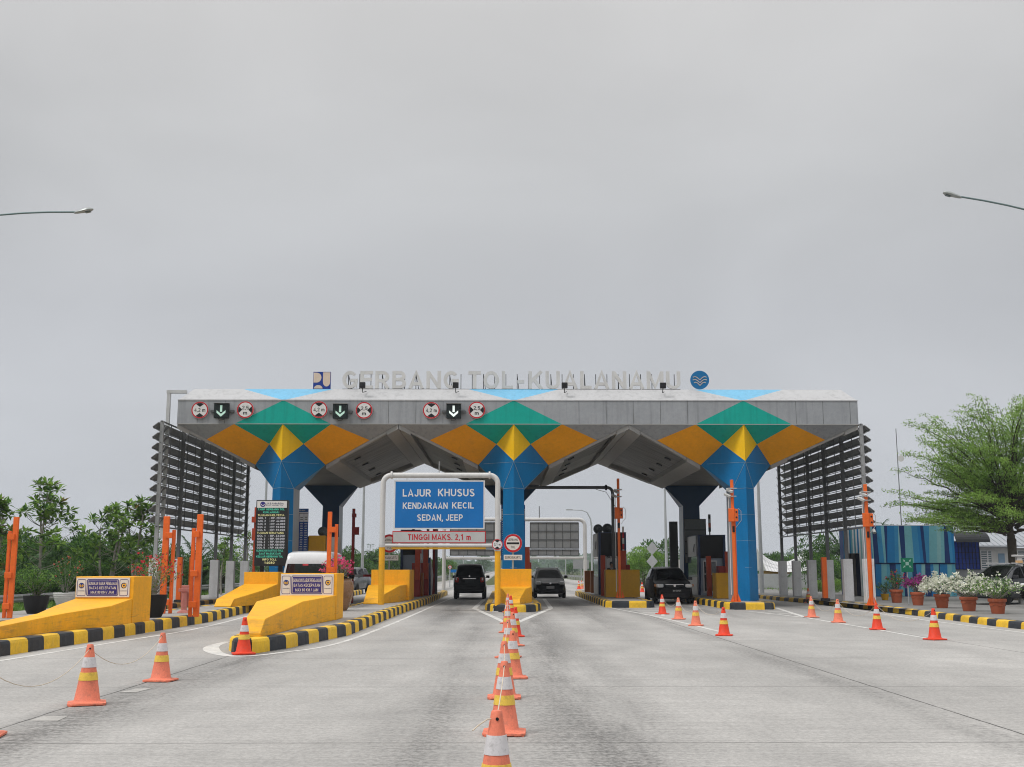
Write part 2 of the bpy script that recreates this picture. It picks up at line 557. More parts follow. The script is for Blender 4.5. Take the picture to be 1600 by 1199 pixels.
# ================================================================= SETTING
def concrete_road():
    s = NT('road_concrete')
    t = s.n('TexCoord')
    P = t.outputs['Object']
    sp = s.n('SeparateXYZ', i0=P)
    X, Y = sp.outputs[0], sp.outputs[1]
    big = s.noise(s.coord((1, .35, 1)), .22, 4, .6)
    mid = s.noise(s.coord((1, .5, 1)), 1.1, 5, .65)
    brush = s.noise(s.coord((.45, 9, 1)), 1.6, 5, .7)       # broom marks across the lanes
    fine = s.noise(P, 42, 3, .75)
    grain = s.noise(P, 16, 4, .7)
    f = s.math('MULTIPLY', s.rng(big, .32, .68, .80, 1.12), s.rng(mid, .3, .7, .88, 1.09))
    f = s.math('MULTIPLY', f, s.rng(brush, .3, .7, .86, 1.10))
    f = s.math('MULTIPLY', f, s.rng(fine, .32, .68, .84, 1.13))
    f = s.math('MULTIPLY', f, s.rng(grain, .34, .60, .80, 1.08))
    c = s.scale((.40, .386, .372), f)
    # rubber and oil laid down along the wheel paths and beside the long joints
    dark = None
    st = s.noise(s.coord((.9, .09, 1)), 1.0, 5, .65)
    for x0, wd, amt, y0 in ((.95, 1.15, .8, -30), (-.75, .7, .5, -30), (-4.7, .8, .8, -30), (5.0, .5, .5, -30), (-2.0, 1.2, .85, 26), (3.0, 1.2, .85, 26), (8.0, 1.2, .8, 30), (-7.6, 1.1, .55, 20), (12.9, 1.1, .5, 28)):
        d = s.math('ABSOLUTE', s.math('SUBTRACT', X, x0))
        g = s.math('MULTIPLY', s.rng(d, 0, wd, 1, 0), amt)
        if y0 > 0:
            g = s.math('MULTIPLY', g, s.rng(Y, y0, y0 + 16, 0, 1))
        dark = g if dark is None else s.math('MAXIMUM', dark, g)
    dark = s.math('MULTIPLY', s.math('MULTIPLY', dark, s.rng(st, .33, .54, .1, 1.25)), s.math('MULTIPLY', s.rng(grain, .35, .6, 1.25, .55), s.rng(brush, .3, .7, 1.2, .7)), True)
    c = s.mix(dark, c, s.scale((.15, .145, .14), f))
    # sealed joints
    jn = s.rng(s.noise(P, 2.2, 4, .7), .34, .46, .4, 1)
    wob = s.math('MULTIPLY', s.math('SUBTRACT', s.noise(P, 1.3, 3), .5), .05)
    j = None
    for x0 in (-10.4, -5.25, .03, 5.25, 10.4):
        d = s.math('ABSOLUTE', s.math('SUBTRACT', s.math('ADD', X, wob), x0))
        g = s.rng(d, .006, .020, 1, 0)
        j = g if j is None else s.math('MAXIMUM', j, g)
    ym = s.math('ABSOLUTE', s.math('SUBTRACT', s.math('PINGPONG', s.math('ADD', s.math('ADD', Y, wob), 4.38), 2.57), 0))
    j2 = s.math('MULTIPLY', s.rng(ym, .006, .019, 1, 0), .8)
    j = s.math('MULTIPLY', s.math('MAXIMUM', j, j2), jn, True)
    c = s.mix(j, c, (.05, .048, .045))
    # spalls and little pits
    vo = s.n('TexVoronoi', Vector=s.coord((.5, 1.3, 1)), Scale=1.7)
    pit = s.math('MULTIPLY', s.rng(vo.outputs['Distance'], .02, .05, 1, 0), s.rng(s.noise(P, .9, 2), .5, .55, 0, .6))
    c = s.mix(pit, c, (.10, .095, .09))
    s.l(c, s.b.inputs['Base Color'])
    s.l(s.rng(mid, .3, .7, .62, .85), s.b.inputs['Roughness'])
    s.b.inputs['Specular IOR Level'].default_value = .35
    bn = s.n('Bump', Strength=.35, Distance=.006, Height=s.math('ADD', fine, s.math('MULTIPLY', brush, 1.5)))
    s.l(bn.outputs[0], s.b.inputs['Normal'])
    return s.m

def ground_mat(name, c1, c2, sc=.6, bump=.5):
    s = NT(name)
    P = s.n('TexCoord').outputs['Object']
    a = s.noise(P, sc, 5, .65)
    b = s.noise(P, sc * 30, 3, .7)
    c = s.mix(s.rng(a, .35, .65, 0, 1), c1, c2)
    c = s.scale(c, s.rng(b, .3, .7, .6, 1.35))
    s.l(c, s.b.inputs['Base Color'])
    s.b.inputs['Roughness'].default_value = .9
    s.b.inputs['Specular IOR Level'].default_value = .2
    bn = s.n('Bump', Strength=bump, Distance=.03, Height=b)
    s.l(bn.outputs[0], s.b.inputs['Normal'])
    return s.m

M_road = concrete_road()
M_grass = ground_mat('turf', (.055, .085, .025), (.10, .10, .045))
M_pave = paint('pavement_concrete', (.33, .315, .30), .85, .22, .9, dirt=.35, bump=.3, spec=.3)
M_asph = paint('lot_asphalt', (.20, .195, .19), .85, .2, .5, dirt=.3, bump=.4, spec=.3)
M_line = paint('line_paint', (.60, .59, .57), .7, .2, 1.6, dirt=.55, spec=.3)
M_worn = paint('worn_line_paint', (.43, .415, .395), .8, .2, 2.5, dirt=.3, spec=.3)
M_ky = paint('kerb_yellow', (.78, .48, .03), .62, .16, 1.3, dirt=.30, spec=.35, bump=.15)
M_kb = paint('kerb_black', (.028, .033, .042), .6, .3, 1.3, dirt=.3, spec=.35, bump=.15)
M_kyd = paint('kerb_yellow_shaded_grimy', (.42, .235, .05), .7, .25, 1.3, dirt=.6, spec=.3)  # browner copy of the kerb yellow: verge shade put into the colour, plus grime
M_kbd = paint('kerb_black_shaded_grimy', (.028, .028, .03), .7, .3, 1.3, dirt=.4, spec=.3)  # matching black with the same verge shade in its tone, plus grime

structure('ground', MB().quad((-2500, -200, -.03), (2500, -200, -.03), (2500, 4500, -.03), (-2500, 4500, -.03)), M_grass)
structure('road', MB().poly([(-14.2, -30, 0), (14.8, -30, 0), (14.8, 95, 0), (12, 150, 0), (9, 260, 0), (9, 1400, 0), (-7.5, 1400, 0), (-7.5, 260, 0), (-8.5, 155, 0), (-14.2, 105, 0)]), M_road)

structure('median_turf', MB().poly([(-1.6, 118, .006), (1.2, 135, .006), (1.2, 1400, .006), (-2.3, 1400, .006), (-2.3, 135, .006)]), M_grass)

def strip(pts, w, z=.004, mb=None, ws=None):
    """painted line along a ground polyline"""
    mb = mb or MB()
    P = [Vector((p[0], p[1], 0)) for p in pts]
    L, Rr = [], []
    for i, p in enumerate(P):
        a = (P[i] - P[i - 1]).normalized() if i else None
        b = (P[i + 1] - P[i]).normalized() if i < len(P) - 1 else None
        d = ((a or b) + (b or a)).normalized()
        nrm = Vector((-d.y, d.x, 0))
        c = d.dot(a or b)
        ww = (ws[i] if ws else w) / 2 / max(c, .5)
        L.append(p + nrm * ww + Vector((0, 0, z)))
        Rr.append(p - nrm * ww + Vector((0, 0, z)))
    for i in range(len(P) - 1):
        mb.quad(Rr[i], Rr[i + 1], L[i + 1], L[i])
    return mb
def smooth_line(pts, k=6):
    """Catmull-Rom through plan points"""
    P = [Vector((p[0], p[1], 0)) for p in pts]
    o = []
    for i in range(len(P) - 1):
        p0, p1, p2, p3 = P[max(i - 1, 0)], P[i], P[i + 1], P[min(i + 2, len(P) - 1)]
        for j in range(k):
            t = j / k
            o.append(.5 * ((2 * p1) + (p2 - p0) * t + (2 * p0 - 5 * p1 + 4 * p2 - p3) * t * t + (3 * p1 - p0 - 3 * p2 + p3) * t ** 3))
    return o + [P[-1]]
gl = lambda *a: [G(x, y) for x, y in a]
mk = MB()
strip(smooth_line(gl((-60, 1043), (0, 1033), (160, 1007), (325, 979), (433, 950))), .13, mb=mk)
strip(smooth_line(gl((356, 1003), (335, 1009), (330, 1015), (342, 1022), (375, 1026), (440, 1020), (530, 1005), (620, 972), (700, 937.5), (722, 930))), .14, mb=mk,
      ws=[.12 + .22 * math.exp(-((i - 12) / 9) ** 2) for i in range(55)])
strip(gl((758, 936), (741, 951), (790, 973)), .20, mb=mk)
strip(gl((850, 936), (861, 951), (808, 973)), .20, mb=mk)
for y, a, b in ((956.5, 757, 843), (960, 765, 835), (964.5, 775, 826), (969, 784, 816)):
    strip(gl((a, y), (b, y)), .28, mb=mk)
strip(smooth_line(gl((897, 931.5), (920, 940), (946, 948.3), (1024, 963.5), (1128, 988))), .13, mb=mk)
for y, a, b in ((951.5, 968, 1030), (954.3, 985, 1032), (957.7, 1005, 1034)):
    strip(gl((a, y), (b, y)), .3, mb=mk)
strip(gl((1034, 950), (1036, 963)), .12, mb=mk)
strip(gl((1088, 944.6), (1120, 949.5), (1146, 953.4)), .13, mb=mk)
strip(gl((1212, 950), (1262, 966)), .18, mb=mk)
strip(gl((1166, 955), (1258, 965.3)), .16, mb=mk)
for y, a, b in ((953.2, 1196, 1216), (956.2, 1200, 1227), (959.4, 1214, 1238)):
    strip(gl((a, y), (b, y)), .25, mb=mk)
strip(gl((1262, 966), (1370, 984), (1458, 999.5)), .13, mb=mk)
strip(gl((1215, 936.5), (1320, 951.5), (1450, 970), (1600, 989), (1700, 1001)), .12, mb=mk)
structure('road_markings', mk, M_line)
mk = MB()
mk.poly([G(45, 1127) + Vector((0, 0, .004)), G(90, 1127) + Vector((0, 0, .004)), G(107, 1119.5) + Vector((0, 0, .004)), G(68, 1119.5) + Vector((0, 0, .004))])
mk.poly([G(186, 1082.5) + Vector((0, 0, .004)), G(212, 1082.5) + Vector((0, 0, .004)), G(238, 1076) + Vector((0, 0, .004)), G(212, 1076.5) + Vector((0, 0, .004))])
strip(gl((2, 1006.3), (54, 1006.3)), .1, mb=mk)
for i in range(6):
    strip([(-7.6 + .15 * i, 88 + i * 6), (-7.6 + .15 * i, 90.5 + i * 6)], .15, mb=mk)
structure('worn_road_markings', mk, M_worn)

def offset_ring(P, d):
    """closed plan polyline moved inward (ccw ring) by d"""
    o, n = [], len(P)
    for i in range(n):
        a = (P[i] - P[i - 1]).normalized()
        b = (P[(i + 1) % n] - P[i]).normalized()
        na, nb = Vector((-a.y, a.x, 0)), Vector((-b.y, b.x, 0))
        m = (na + nb)
        m = m.normalized() if m.length > .01 else na
        o.append(P[i] + m * (d / max(m.dot(na), .6)))
    return o
def resample(P, step, closed=True):
    o = []
    n = len(P)
    for i in range(n if closed else n - 1):
        a, b = P[i], P[(i + 1) % n]
        k = max(1, round((b - a).length / step))
        for j in range(k):
            o.append(a.lerp(b, j / k))
    if not closed:
        o.append(P[-1])
    return o
def kerb_mesh(P, closed, h, w, stripe, rng, phase=0.0):
    """kerb blocks along a polyline, painted alternately; the inner side is to the left of travel"""
    mb = MB()
    n = len(P)
    rings = []
    inn = None
    for i in range(n):
        a = (P[i] - P[i - 1]).normalized() if (i or closed) else (P[1] - P[0]).normalized()
        b = (P[(i + 1) % n] - P[i]).normalized() if (i < n - 1 or closed) else a
        na, nb = Vector((-a.y, a.x, 0)), Vector((-b.y, b.x, 0))
        m = (na + nb).normalized()
        k = 1 / max(m.dot(na), .65)
        wob = rng.uniform(-.008, .008)
        rings.append([P[i] + m * (dx * k) + Vector((0, 0, z)) for dx, z in ((-.015 + wob, 0), (0 + wob, h - .07), (.02, h - .02), (.065, h), (w, h), (w, 0))])
    s = phase
    for i in range(n if closed else n - 1):
        j = (i + 1) % n
        L = (P[j] - P[i]).length
        c = int((s + L / 2) / stripe) % 2
        s += L
        for q in range(5):
            mb.quad(rings[i][q], rings[j][q], rings[j][q + 1], rings[i][q + 1], c)
    return mb
rngk = random.Random(5)
def island(pts, label, phase, h=.29):
    P = [Vector((p[0], p[1], 0)) for p in pts]
    c = sum(P, Vector()) / len(P)
    t = thing('traffic_island', label, 'traffic island', (c.x, c.y, 0), 'toll lane islands')
    Q = resample(P, .125)
    kerb_mesh(Q, True, h, .26, .75, rngk, phase).build('kerb', [M_ky, M_kb], t, smooth=True)
    inn = offset_ring(Q, .255)
    MB().prism([(p.x, p.y) for p in inn], .0, h - .012).build('paving', M_pave, t)
    return t
a0, a1, a2 = G(-120, 1045.5), G(0, 1026), G(160, 1000.5)
a3, a4 = G(325, 972.5), G(433, 946)
island([(-9.35, 10.5), (a1.x, a1.y), (a2.x, a2.y), (a3.x, a3.y), (a4.x, a4.y), (-9.45, 60), (-9.45, 76), (-11.5, 76), (-11.5, 10.5)][::1],
       'long pavement island with the tariff screen and two yellow ramp walls, nearest the louvred screen', .3)
b = gl((359, 1016), (365, 1021.5), (393, 1022), (450, 1013), (544, 993), (624, 960))
island([(p.x, p.y) for p in b] + [(-3.62, 55), (-3.62, 73.5), (-4.0, 74.3), (-5.6, 74.3), (-5.85, 73.5), (-5.95, 30), (-5.8, 25.5)],
       'long kerbed island with a brown flower pot and a lone red cone at its nose', .1)
island([(-.72, 46.2), (-.38, 44.2), (.1, 43.75), (.8, 43.75), (1.25, 44.2), (1.55, 46.2), (1.52, 72), (1.2, 73.2), (-.4, 73.2), (-.7, 72)],
       'short middle island with a chevron painted in front of it between the two oncoming lanes', .2)
island([(4.5, 49.3), (4.72, 48.9), (6.35, 48.9), (6.62, 49.4), (6.66, 72.5), (6.3, 73.5), (4.95, 73.5), (4.65, 72.5)],
       'flat fronted island with a plain yellow wall and a booth with loudspeakers on it', .32)
island([(9.3, 46.9), (9.5, 46.5), (11.05, 46.5), (11.33, 47.0), (11.4, 72.5), (11.1, 73.5), (9.7, 73.5), (9.45, 72.5)],
       'flat fronted island carrying the blue canopy column and a booth with a glass door', .5)
# kerbed verges either side
def verge(line, edge, label_k, label, mats, z, h, phase, m, name):
    L = [Vector((p[0], p[1], 0)) for p in line]
    Q = resample(L, .15, False)
    tag(kerb_mesh(Q, False, h, .26, .75, rngk, phase).build('kerb', mats, smooth=True), label_k, 'kerb')['kind'] = 'structure'
    return structure(name, MB().poly([(p[0], p[1], z) for p in edge]), m)
f0, f1, f2, f3 = G(1700, 996), G(1560, 979.5), G(1338, 949.5), G(1184, 934.2)
verge([(14.5, 12), (14.55, 27), (f1.x, f1.y), (f2.x, f2.y), (14.7, 60), (14.75, 85)][::-1], [(14.8, 12), (14.85, 31), (14.9, 47), (15.0, 60), (15.0, 85), (60, 85), (60, 12)],
      '', None, [M_ky, M_kb], .188, .2, .4, M_asph, 'pavement')
verge([(-14.1, 10), (-14.1, 50), (-14.1, 85)], [(-14.33, 10), (-14.33, 85), (-17.2, 85), (-17.2, 10)], '', None, [M_kyd, M_kbd], .188, .2, .1, M_pave, 'footpath')
# ================================================================= TOLL CANOPY
YF, CX, SP = 49.2, .47, 10.33
YR = 65.9
CB, CV = 2.1, 1.62            # depth and half width of a capital
zb = D(443, 662.8, YF).z       # lower fascia line
z1 = D(443, 625.5, YF).z
z2 = D(443, 608.2, YF + 1.0).z
zv = D(399, 726.5, YF + CB).z
zc = D(427, 763, YF + .6).z
ze = D(439, 720, YF).z
KW, KD = .47, .61
ENDL, ENDR = 4.72, 5.15
M_grey = paint('fascia_grey', (.315, .328, .348), .55, .10, .5, streak=.5, dirt=.08)
M_white = paint('band_white', (.45, .45, .46), .55, .06, .5, streak=.4, dirt=.03)
M_lblue = paint('band_light_blue', (.16, .43, .64), .5, .08, .6, streak=.3)
M_green = paint('fascia_green', (.0, .36, .29), .5, .08, .5, streak=.45)
M_orange = paint('facet_orange', (.90, .365, .005), .55, .10, .6, streak=.15, dirt=.08)
M_yel = paint('facet_yellow', (.90, .53, .012), .5, .06, .6, streak=.12)
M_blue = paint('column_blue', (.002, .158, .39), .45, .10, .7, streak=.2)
M_rib = paint('soffit_rib', (.36, .355, .345), .7, .1, .6, dirt=.2)
M_seam = paint('joint_seal', (.30, .42, .50), .7, .3, 5)
M_black = paint('black_metal', (.014, .014, .016), .5, .2, 2)
M_steel = paint('galvanised_steel', (.36, .365, .37), .5, .15, 1.5, metal=.35, dirt=.15)
M_dsteel = paint('dark_steel', (.13, .133, .137), .5, .15, 1.5, metal=.3)
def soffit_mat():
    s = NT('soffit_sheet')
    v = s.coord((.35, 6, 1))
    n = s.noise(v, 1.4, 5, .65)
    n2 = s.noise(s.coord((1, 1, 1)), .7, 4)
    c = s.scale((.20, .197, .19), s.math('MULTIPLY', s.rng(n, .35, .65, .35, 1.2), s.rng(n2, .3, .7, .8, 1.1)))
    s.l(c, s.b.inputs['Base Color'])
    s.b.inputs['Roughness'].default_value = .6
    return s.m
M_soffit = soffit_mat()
MC = [M_grey, M_white, M_lblue, M_green, M_orange, M_yel, M_blue, M_rib]

canopy = thing('toll_gate_canopy', 'wide toll gate canopy of folded grey, green and orange panels on blue columns', 'toll gate', (CX, (YF + YR) / 2, 0))
XL, XR = CX - SP - ENDL, CX + SP + ENDR
cols = [CX - SP, CX, CX + SP]
def V(x, y, z):
    return Vector((x, y, z))
# upright band with its green triangles, front and rear
gx = 2.17
for front in (1, 0):
    y = YF if front else YR
    mb = MB()
    xs = [XL]
    cur = XL
    for c in cols:
        apex, p, q = V(c, y, z1), V(c - gx, y, zb), V(c + gx, y, zb)
        mb.poly([p, q, apex], 3)
        nxt = {cols[0]: CX - SP / 2, cols[1]: CX + SP / 2, cols[2]: XR}[c]
        left = V(cur, y, zb), V(cur, y, z1)
        mb.poly([left[0], p, apex, left[1]], 0)
        mb.poly([q, V(nxt, y, zb), V(nxt, y, z1), apex], 0)
        cur = nxt
    mb.build('fascia' if front else 'rear_fascia', MC, canopy)
    # sloping white band with light blue triangles
    mb = MB()
    yb = YF + 1.0 if front else YR - 1.0
    cur, curb = XL, XL + .42
    for c in cols:
        apex, p, q = V(c, y, z1), V(c - 2.05, yb, z2), V(c + 2.05, yb, z2)
        mb.poly([apex, q, p], 2)
        nxt = {cols[0]: CX - SP / 2, cols[1]: CX + SP / 2, cols[2]: XR}[c]
        nb = nxt if c != cols[2] else XR - .42
        mb.poly([V(cur, y, z1), apex, p, V(curb, yb, z2)], 1)
        mb.poly([apex, V(nxt, y, z1), V(nb, yb, z2), q], 1)
        cur, curb = nxt, nb
    mb.build('sloping_band' if front else 'rear_sloping_band', MC, canopy)
mb = MB()
mb.quad(V(XL + .42, YF + 1, z2), V(XR - .42, YF + 1, z2), V(XR - .42, YR - 1, z2), V(XL + .42, YR - 1, z2), 1)
for sgn, xe in ((-1, XL), (1, XR)):
    xi = xe - sgn * .42
    mb.poly([V(xe, YF, z1), V(xe, YR, z1), V(xi, YR - 1, z2), V(xi, YF + 1, z2)], 1)
    mb.poly([V(xe, YF, zb), V(xe, YR, zb), V(xe, YR, z1), V(xe, YF, z1)], 0)
mb.build('roof', MC, canopy)
sm = MB()
x = XL + .9
while x < XR - .3:
    if min(abs(x - c) for c in cols) > 2.3:
        sm.box(x - .008, x + .008, YF - .004, YF - .001, zb + .03, z1 - .03)
    x += 1.22
sm.build('joint_seam', paint('seam_dark', (.12, .12, .12), .7, .3, 4), canopy)
# thin drip edges where the planes fold
mb = MB()
mb.box(XL - .01, XR + .01, YF - .025, YF - .002, z1 - .02, z1 + .025, 0)
mb.build('drip_edge', [M_white], canopy)
mb = MB()
mb.box(XL - .005, XR + .005, YF - .012, YF - .002, zb - .012, zb + .02, 0)
mb.build('lower_trim', [M_rib], canopy)

def halfbay(c, s, end, front):
    """folded facets on one side of a column: wall plane, column face, soffit"""
    y0, k = (YF, 1) if front else (YR, -1)
    e = (ENDL if s < 0 else ENDR) if end else SP / 2
    A, Rg, Vx = V(c, y0, zb), V(c + s * e, y0, zb), V(c + s * CV, y0 + k * CB, zv)
    P1 = V(c + s * gx, y0, zb)
    Q = A.lerp(Vx, .48)
    Wt = Rg.lerp(Vx, .385 if not end else .37)
    mb = MB()
    mb.poly([A, P1, Q], 3)
    mb.poly([P1, Wt, Vx, Q], 4)
    mb.poly([P1, Rg, Wt], 0)
    mb.build('sloping_panel', MC, canopy)
for i, c in enumerate(cols):
    for s in (-1, 1):
        end = (i == 0 and s < 0) or (i == 2 and s > 0)
        for front in (1, 0):
            halfbay(c, s, end, front)
def column(c, front, base=.26):
    y0, k = (YF, 1) if front else (YR, -1)
    mb = MB()
    A, E = V(c, y0, zb), V(c, y0, ze)
    for s in (-1, 1):
        Vx = V(c + s * CV, y0 + k * CB, zv)
        Q = A.lerp(Vx, .48)
        C0, C1 = V(c + s * KW, y0 + k * KD, zc), V(c + s * KW, y0 + k * CB, zc)
        B0, B1 = V(c + s * (KW + .05), y0 + k * KD, base), V(c + s * (KW + .05), y0 + k * CB, base)
        mb.poly([A, Q, E], 0)
        mb.poly([E, Q, Vx, C0, V(c, y0, zc)], 1)
        mb.poly([V(c, y0, zc), C0, B0, V(c, y0 - k * .03, base)], 1)
        mb.poly([C0, C1, Vx], 1)
        mb.poly([C0, C1, B1, B0], 2)
        mb.poly([V(c, y0 + k * CB, zv), Vx, C1, B1, V(c, y0 + k * CB, base)], 1)
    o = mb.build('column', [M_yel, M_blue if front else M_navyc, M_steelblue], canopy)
    # pale sealed joints between the cladding sheets
    sm = MB()
    f = lambda s, t, z: V(c + s * (KW * t + .002), y0 + k * (KD * t) - k * .012, z)
    zz = zc - .02
    while zz > 1:
        for s in (-1, 1):
            sm.bar(f(s, 0, zz), f(s, 1, zz), .02, .012)
        zz -= 1.16
    for s in (-1, 1):
        Vx = V(c + s * CV, y0 + k * CB, zv)
        o2 = V(0, -k * .012, 0)
        sm.bar(V(c, y0, ze - .02) + o2, V(c + s * KW, y0 + k * KD, zc) + o2, .02, .01)
        sm.bar(V(c, y0, ze - .05) + o2, V(c + s * CV * .85, y0 + k * CB * .85, zv + .02) + o2, .02, .01)
    sm.build('joint_seam', M_seam, o)
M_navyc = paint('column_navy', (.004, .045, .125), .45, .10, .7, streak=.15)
M_steelblue = paint('column_side', (.30, .34, .38), .5, .12, .8, streak=.2)
for c in cols:
    column(c, True)
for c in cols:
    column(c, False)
# soffit: folded plates from ridge to valley, ribbed edges
for i, c in enumerate(cols):
    for s in (-1, 1):
        end = (i == 0 and s < 0) or (i == 2 and s > 0)
        e = (ENDL if s < 0 else ENDR) if end else SP / 2
        def pt(u, y, drop=0.0):     # u 0 at ridge, 1 at valley
            return V(c + s * (e + (CV - e) * u), y, zb + (zv - zb) * u - drop)
        ya, yb = (lambda u: YF + CB * u), (lambda u: YR - CB * u)
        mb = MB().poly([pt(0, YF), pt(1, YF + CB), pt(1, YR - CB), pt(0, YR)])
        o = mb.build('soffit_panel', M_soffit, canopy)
        rb = MB()
        def rib(u0, u1, f0, f1, d=.2):
            a, b, cc, dd = pt(u0, f0[0], .003), pt(u1, f0[1], .003), pt(u1, f1[1], .003), pt(u0, f1[0], .003)
            rb.slab([a, b, cc, dd], (0, 0, -d))
        wr = .55 / e
        rib(0.004, .15, (ya(0) + .03, ya(.15) + .03), (yb(0) - .03, yb(.15) - .03))
        rib(.80, .995, (ya(.80) + .03, ya(1) + .03), (yb(.8) - .03, yb(1) - .03))
        rib(.155, .795, (yb(.155) - .9, yb(.795) - .9), (yb(.155) - .03, yb(.795) - .03), .22)
        rib(.155, .795, (ya(.155) + .03, ya(.795) + .03), (ya(.155) + .35, ya(.795) + .35), .12)
        rb.build('rib', M_rib, o)
        if not end:
            sl_ = MB()
            for q in range(4):
                y = YF + 4.2 + q * 3.0
                sl_.slab([pt(.62, y, .02), pt(.70, y, .02), pt(.70, y + .28, .02), pt(.62, y + .28, .02)], (0, 0, -.06))
            sl_.build('downlight', M_black, o)
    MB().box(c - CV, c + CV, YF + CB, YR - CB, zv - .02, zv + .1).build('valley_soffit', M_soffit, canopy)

# ------------------------------------------------ letters, emblems and floodlights on the roof edge
M_let = paint('letter_metal', (.61, .605, .595), .45, .08, 1.5, streak=.25)
YL = YF + 1.15
def lettering():
    s = 'GERBANG TOL-KUALANAMU'
    a, b = D(535, 607.6, YL), D(1063, 607.6, YL)
    h = D(700, 580.5, YL).z - a.z
    t = thing('roof_sign', 'row of big pale metal capital letters standing along the canopy roof edge', 'lettering', ((a.x + b.x) / 2, YL, z2))
    tk = .115 + .02 * 3
    adv = [glyph(ch, tk)[0] + (.135 if ch != ' ' else 0) for ch in s]
    kx = (b.x - a.x) / (sum(adv) - .135)
    x = a.x
    for ch, ad in zip(s, adv):
        if ch != ' ':
            w = glyph(ch, tk)[0] * kx
            q = text2d(ch, .02)
            MB().text(ch, V(x + w / 2, YL - .1, z2 + .04 + h / 2), (q[3] - q[2]) * kx, h, bold=.02, depth=.12).build('letter', M_let, t)
        x += ad * kx
    fr = MB()
    fr.box(a.x, b.x, YL - .03, YL + .02, z2 + .002, z2 + .04)
    for k in range(30):
        x = a.x + (b.x - a.x) * (k + .5) / 30
        fr.bar(V(x, YL + .08, z2 + .02), V(x, YL + .08, z2 + .75), .03, .03)
        if k % 3 == 0:
            fr.bar(V(x, YL + .1, z2 + .7), V(x + .1, YL + .75, z2 + .02), .025, .025)
    fr.build('support_frame', M_black, t)
lettering()
M_navy = paint('emblem_blue', (.012, .045, .26), .4, .08, 2)
M_cream = paint('emblem_cream', (.66, .53, .42), .5, .08, 2)
M_mblue = paint('emblem_mid_blue', (.008, .15, .36), .4, .08, 2)
c = D(503, 594, YL - .1)
r_ = (D(517, 594, YL).x - D(490, 594, YL).x) / 2
t = thing('square_emblem', 'square blue and cream emblem board standing on the canopy roof edge', 'emblem', (c.x, YL, z2))
MB().box(c.x - r_, c.x + r_, YL - .1, YL + .0, z2 + .02, z2 + .02 + 2 * r_).build('board', M_navy, t)
e = MB()
yq, zq = YL - .104, z2 + .02
def blob(pts):
    e.poly([V(c.x - r_ + x * 2 * r_, yq, zq + z * 2 * r_) for x, z in pts], 0)
arc = lambda cx, cz, rx, rz, a0, a1, n=12: [(cx + rx * math.cos(R(a0 + (a1 - a0) * i / n)), cz + rz * math.sin(R(a0 + (a1 - a0) * i / n))) for i in range(n + 1)]
blob([(.02, .37)] + arc(.20, .66, .27, .29, -90, 90) + [(.02, .95)])
blob([(.56, .97)] + arc(.77, .42, .21, .28, 180, 360) + [(.98, .97)])
blob(arc(.30, .02, .25, .20, 0, 180))
e.build('emblem_shapes', M_cream, t)
c = D(1093.5, 594, YL - .1)
r_ = D(1107.5, 594, YL).x - c.x
t = thing('round_emblem', 'round blue emblem disc with cream wave strokes on the canopy roof edge', 'emblem', (c.x, YL, z2))
MB().lathe(V(c.x, YL - .05, z2 + .03 + r_), [(r_, -.05), (r_, .05)], 32, axis='y').build('disc', M_mblue, t)
e = MB()
for s in (-1, 1):
    for q, (dz, L) in enumerate(((.30, 1.0), (.0, 1.05), (-.30, .85))):
        pts = []
        for k in range(9):
            u = k / 8
            pts.append(V(c.x + s * r_ * (.70 * L * u * 1.0 + .02), YL - .106, z2 + .03 + r_ + r_ * (dz - .30 + .34 * math.sin(u * 2.2))))
        e.tube(pts, r_ * .05, 4)
e.build('emblem_strokes', M_cream, t)
mb = MB()
pr = None
lamp = None
for px in (566.5, 712, 882, 1035.5):
    p = D(px, 602.5, YF + .2)
    if lamp is None:
        lamp = thing('floodlight', 'small black floodlight under the letters E and R of the roof lettering', 'floodlight', (p.x, YF + .55, z1 + .42), 'floodlights below the roof letters')
        q = V(p.x, YF + .1, p.z)
        MB().box(p.x - .135, p.x + .135, YF + .05, YF + .2, p.z - .13, p.z + .13).build('lamp_housing', M_black, lamp, bevel=.02)
        MB().tube([V(p.x, YF + .14, p.z - .12), V(p.x, YF + .3, p.z - .3), V(p.x + .12, YF + .62, z1 + .50)], .018, 6).build('bracket', M_black, lamp)
    else:
        dup(lamp, (p.x, YF + .55, z1 + .42), 0, {712: 'small black floodlight under the final G of the first roof word', 882: 'small black floodlight among the first letters of the last roof word', 1035.5: 'small black floodlight at the last two roof letters'}[px])

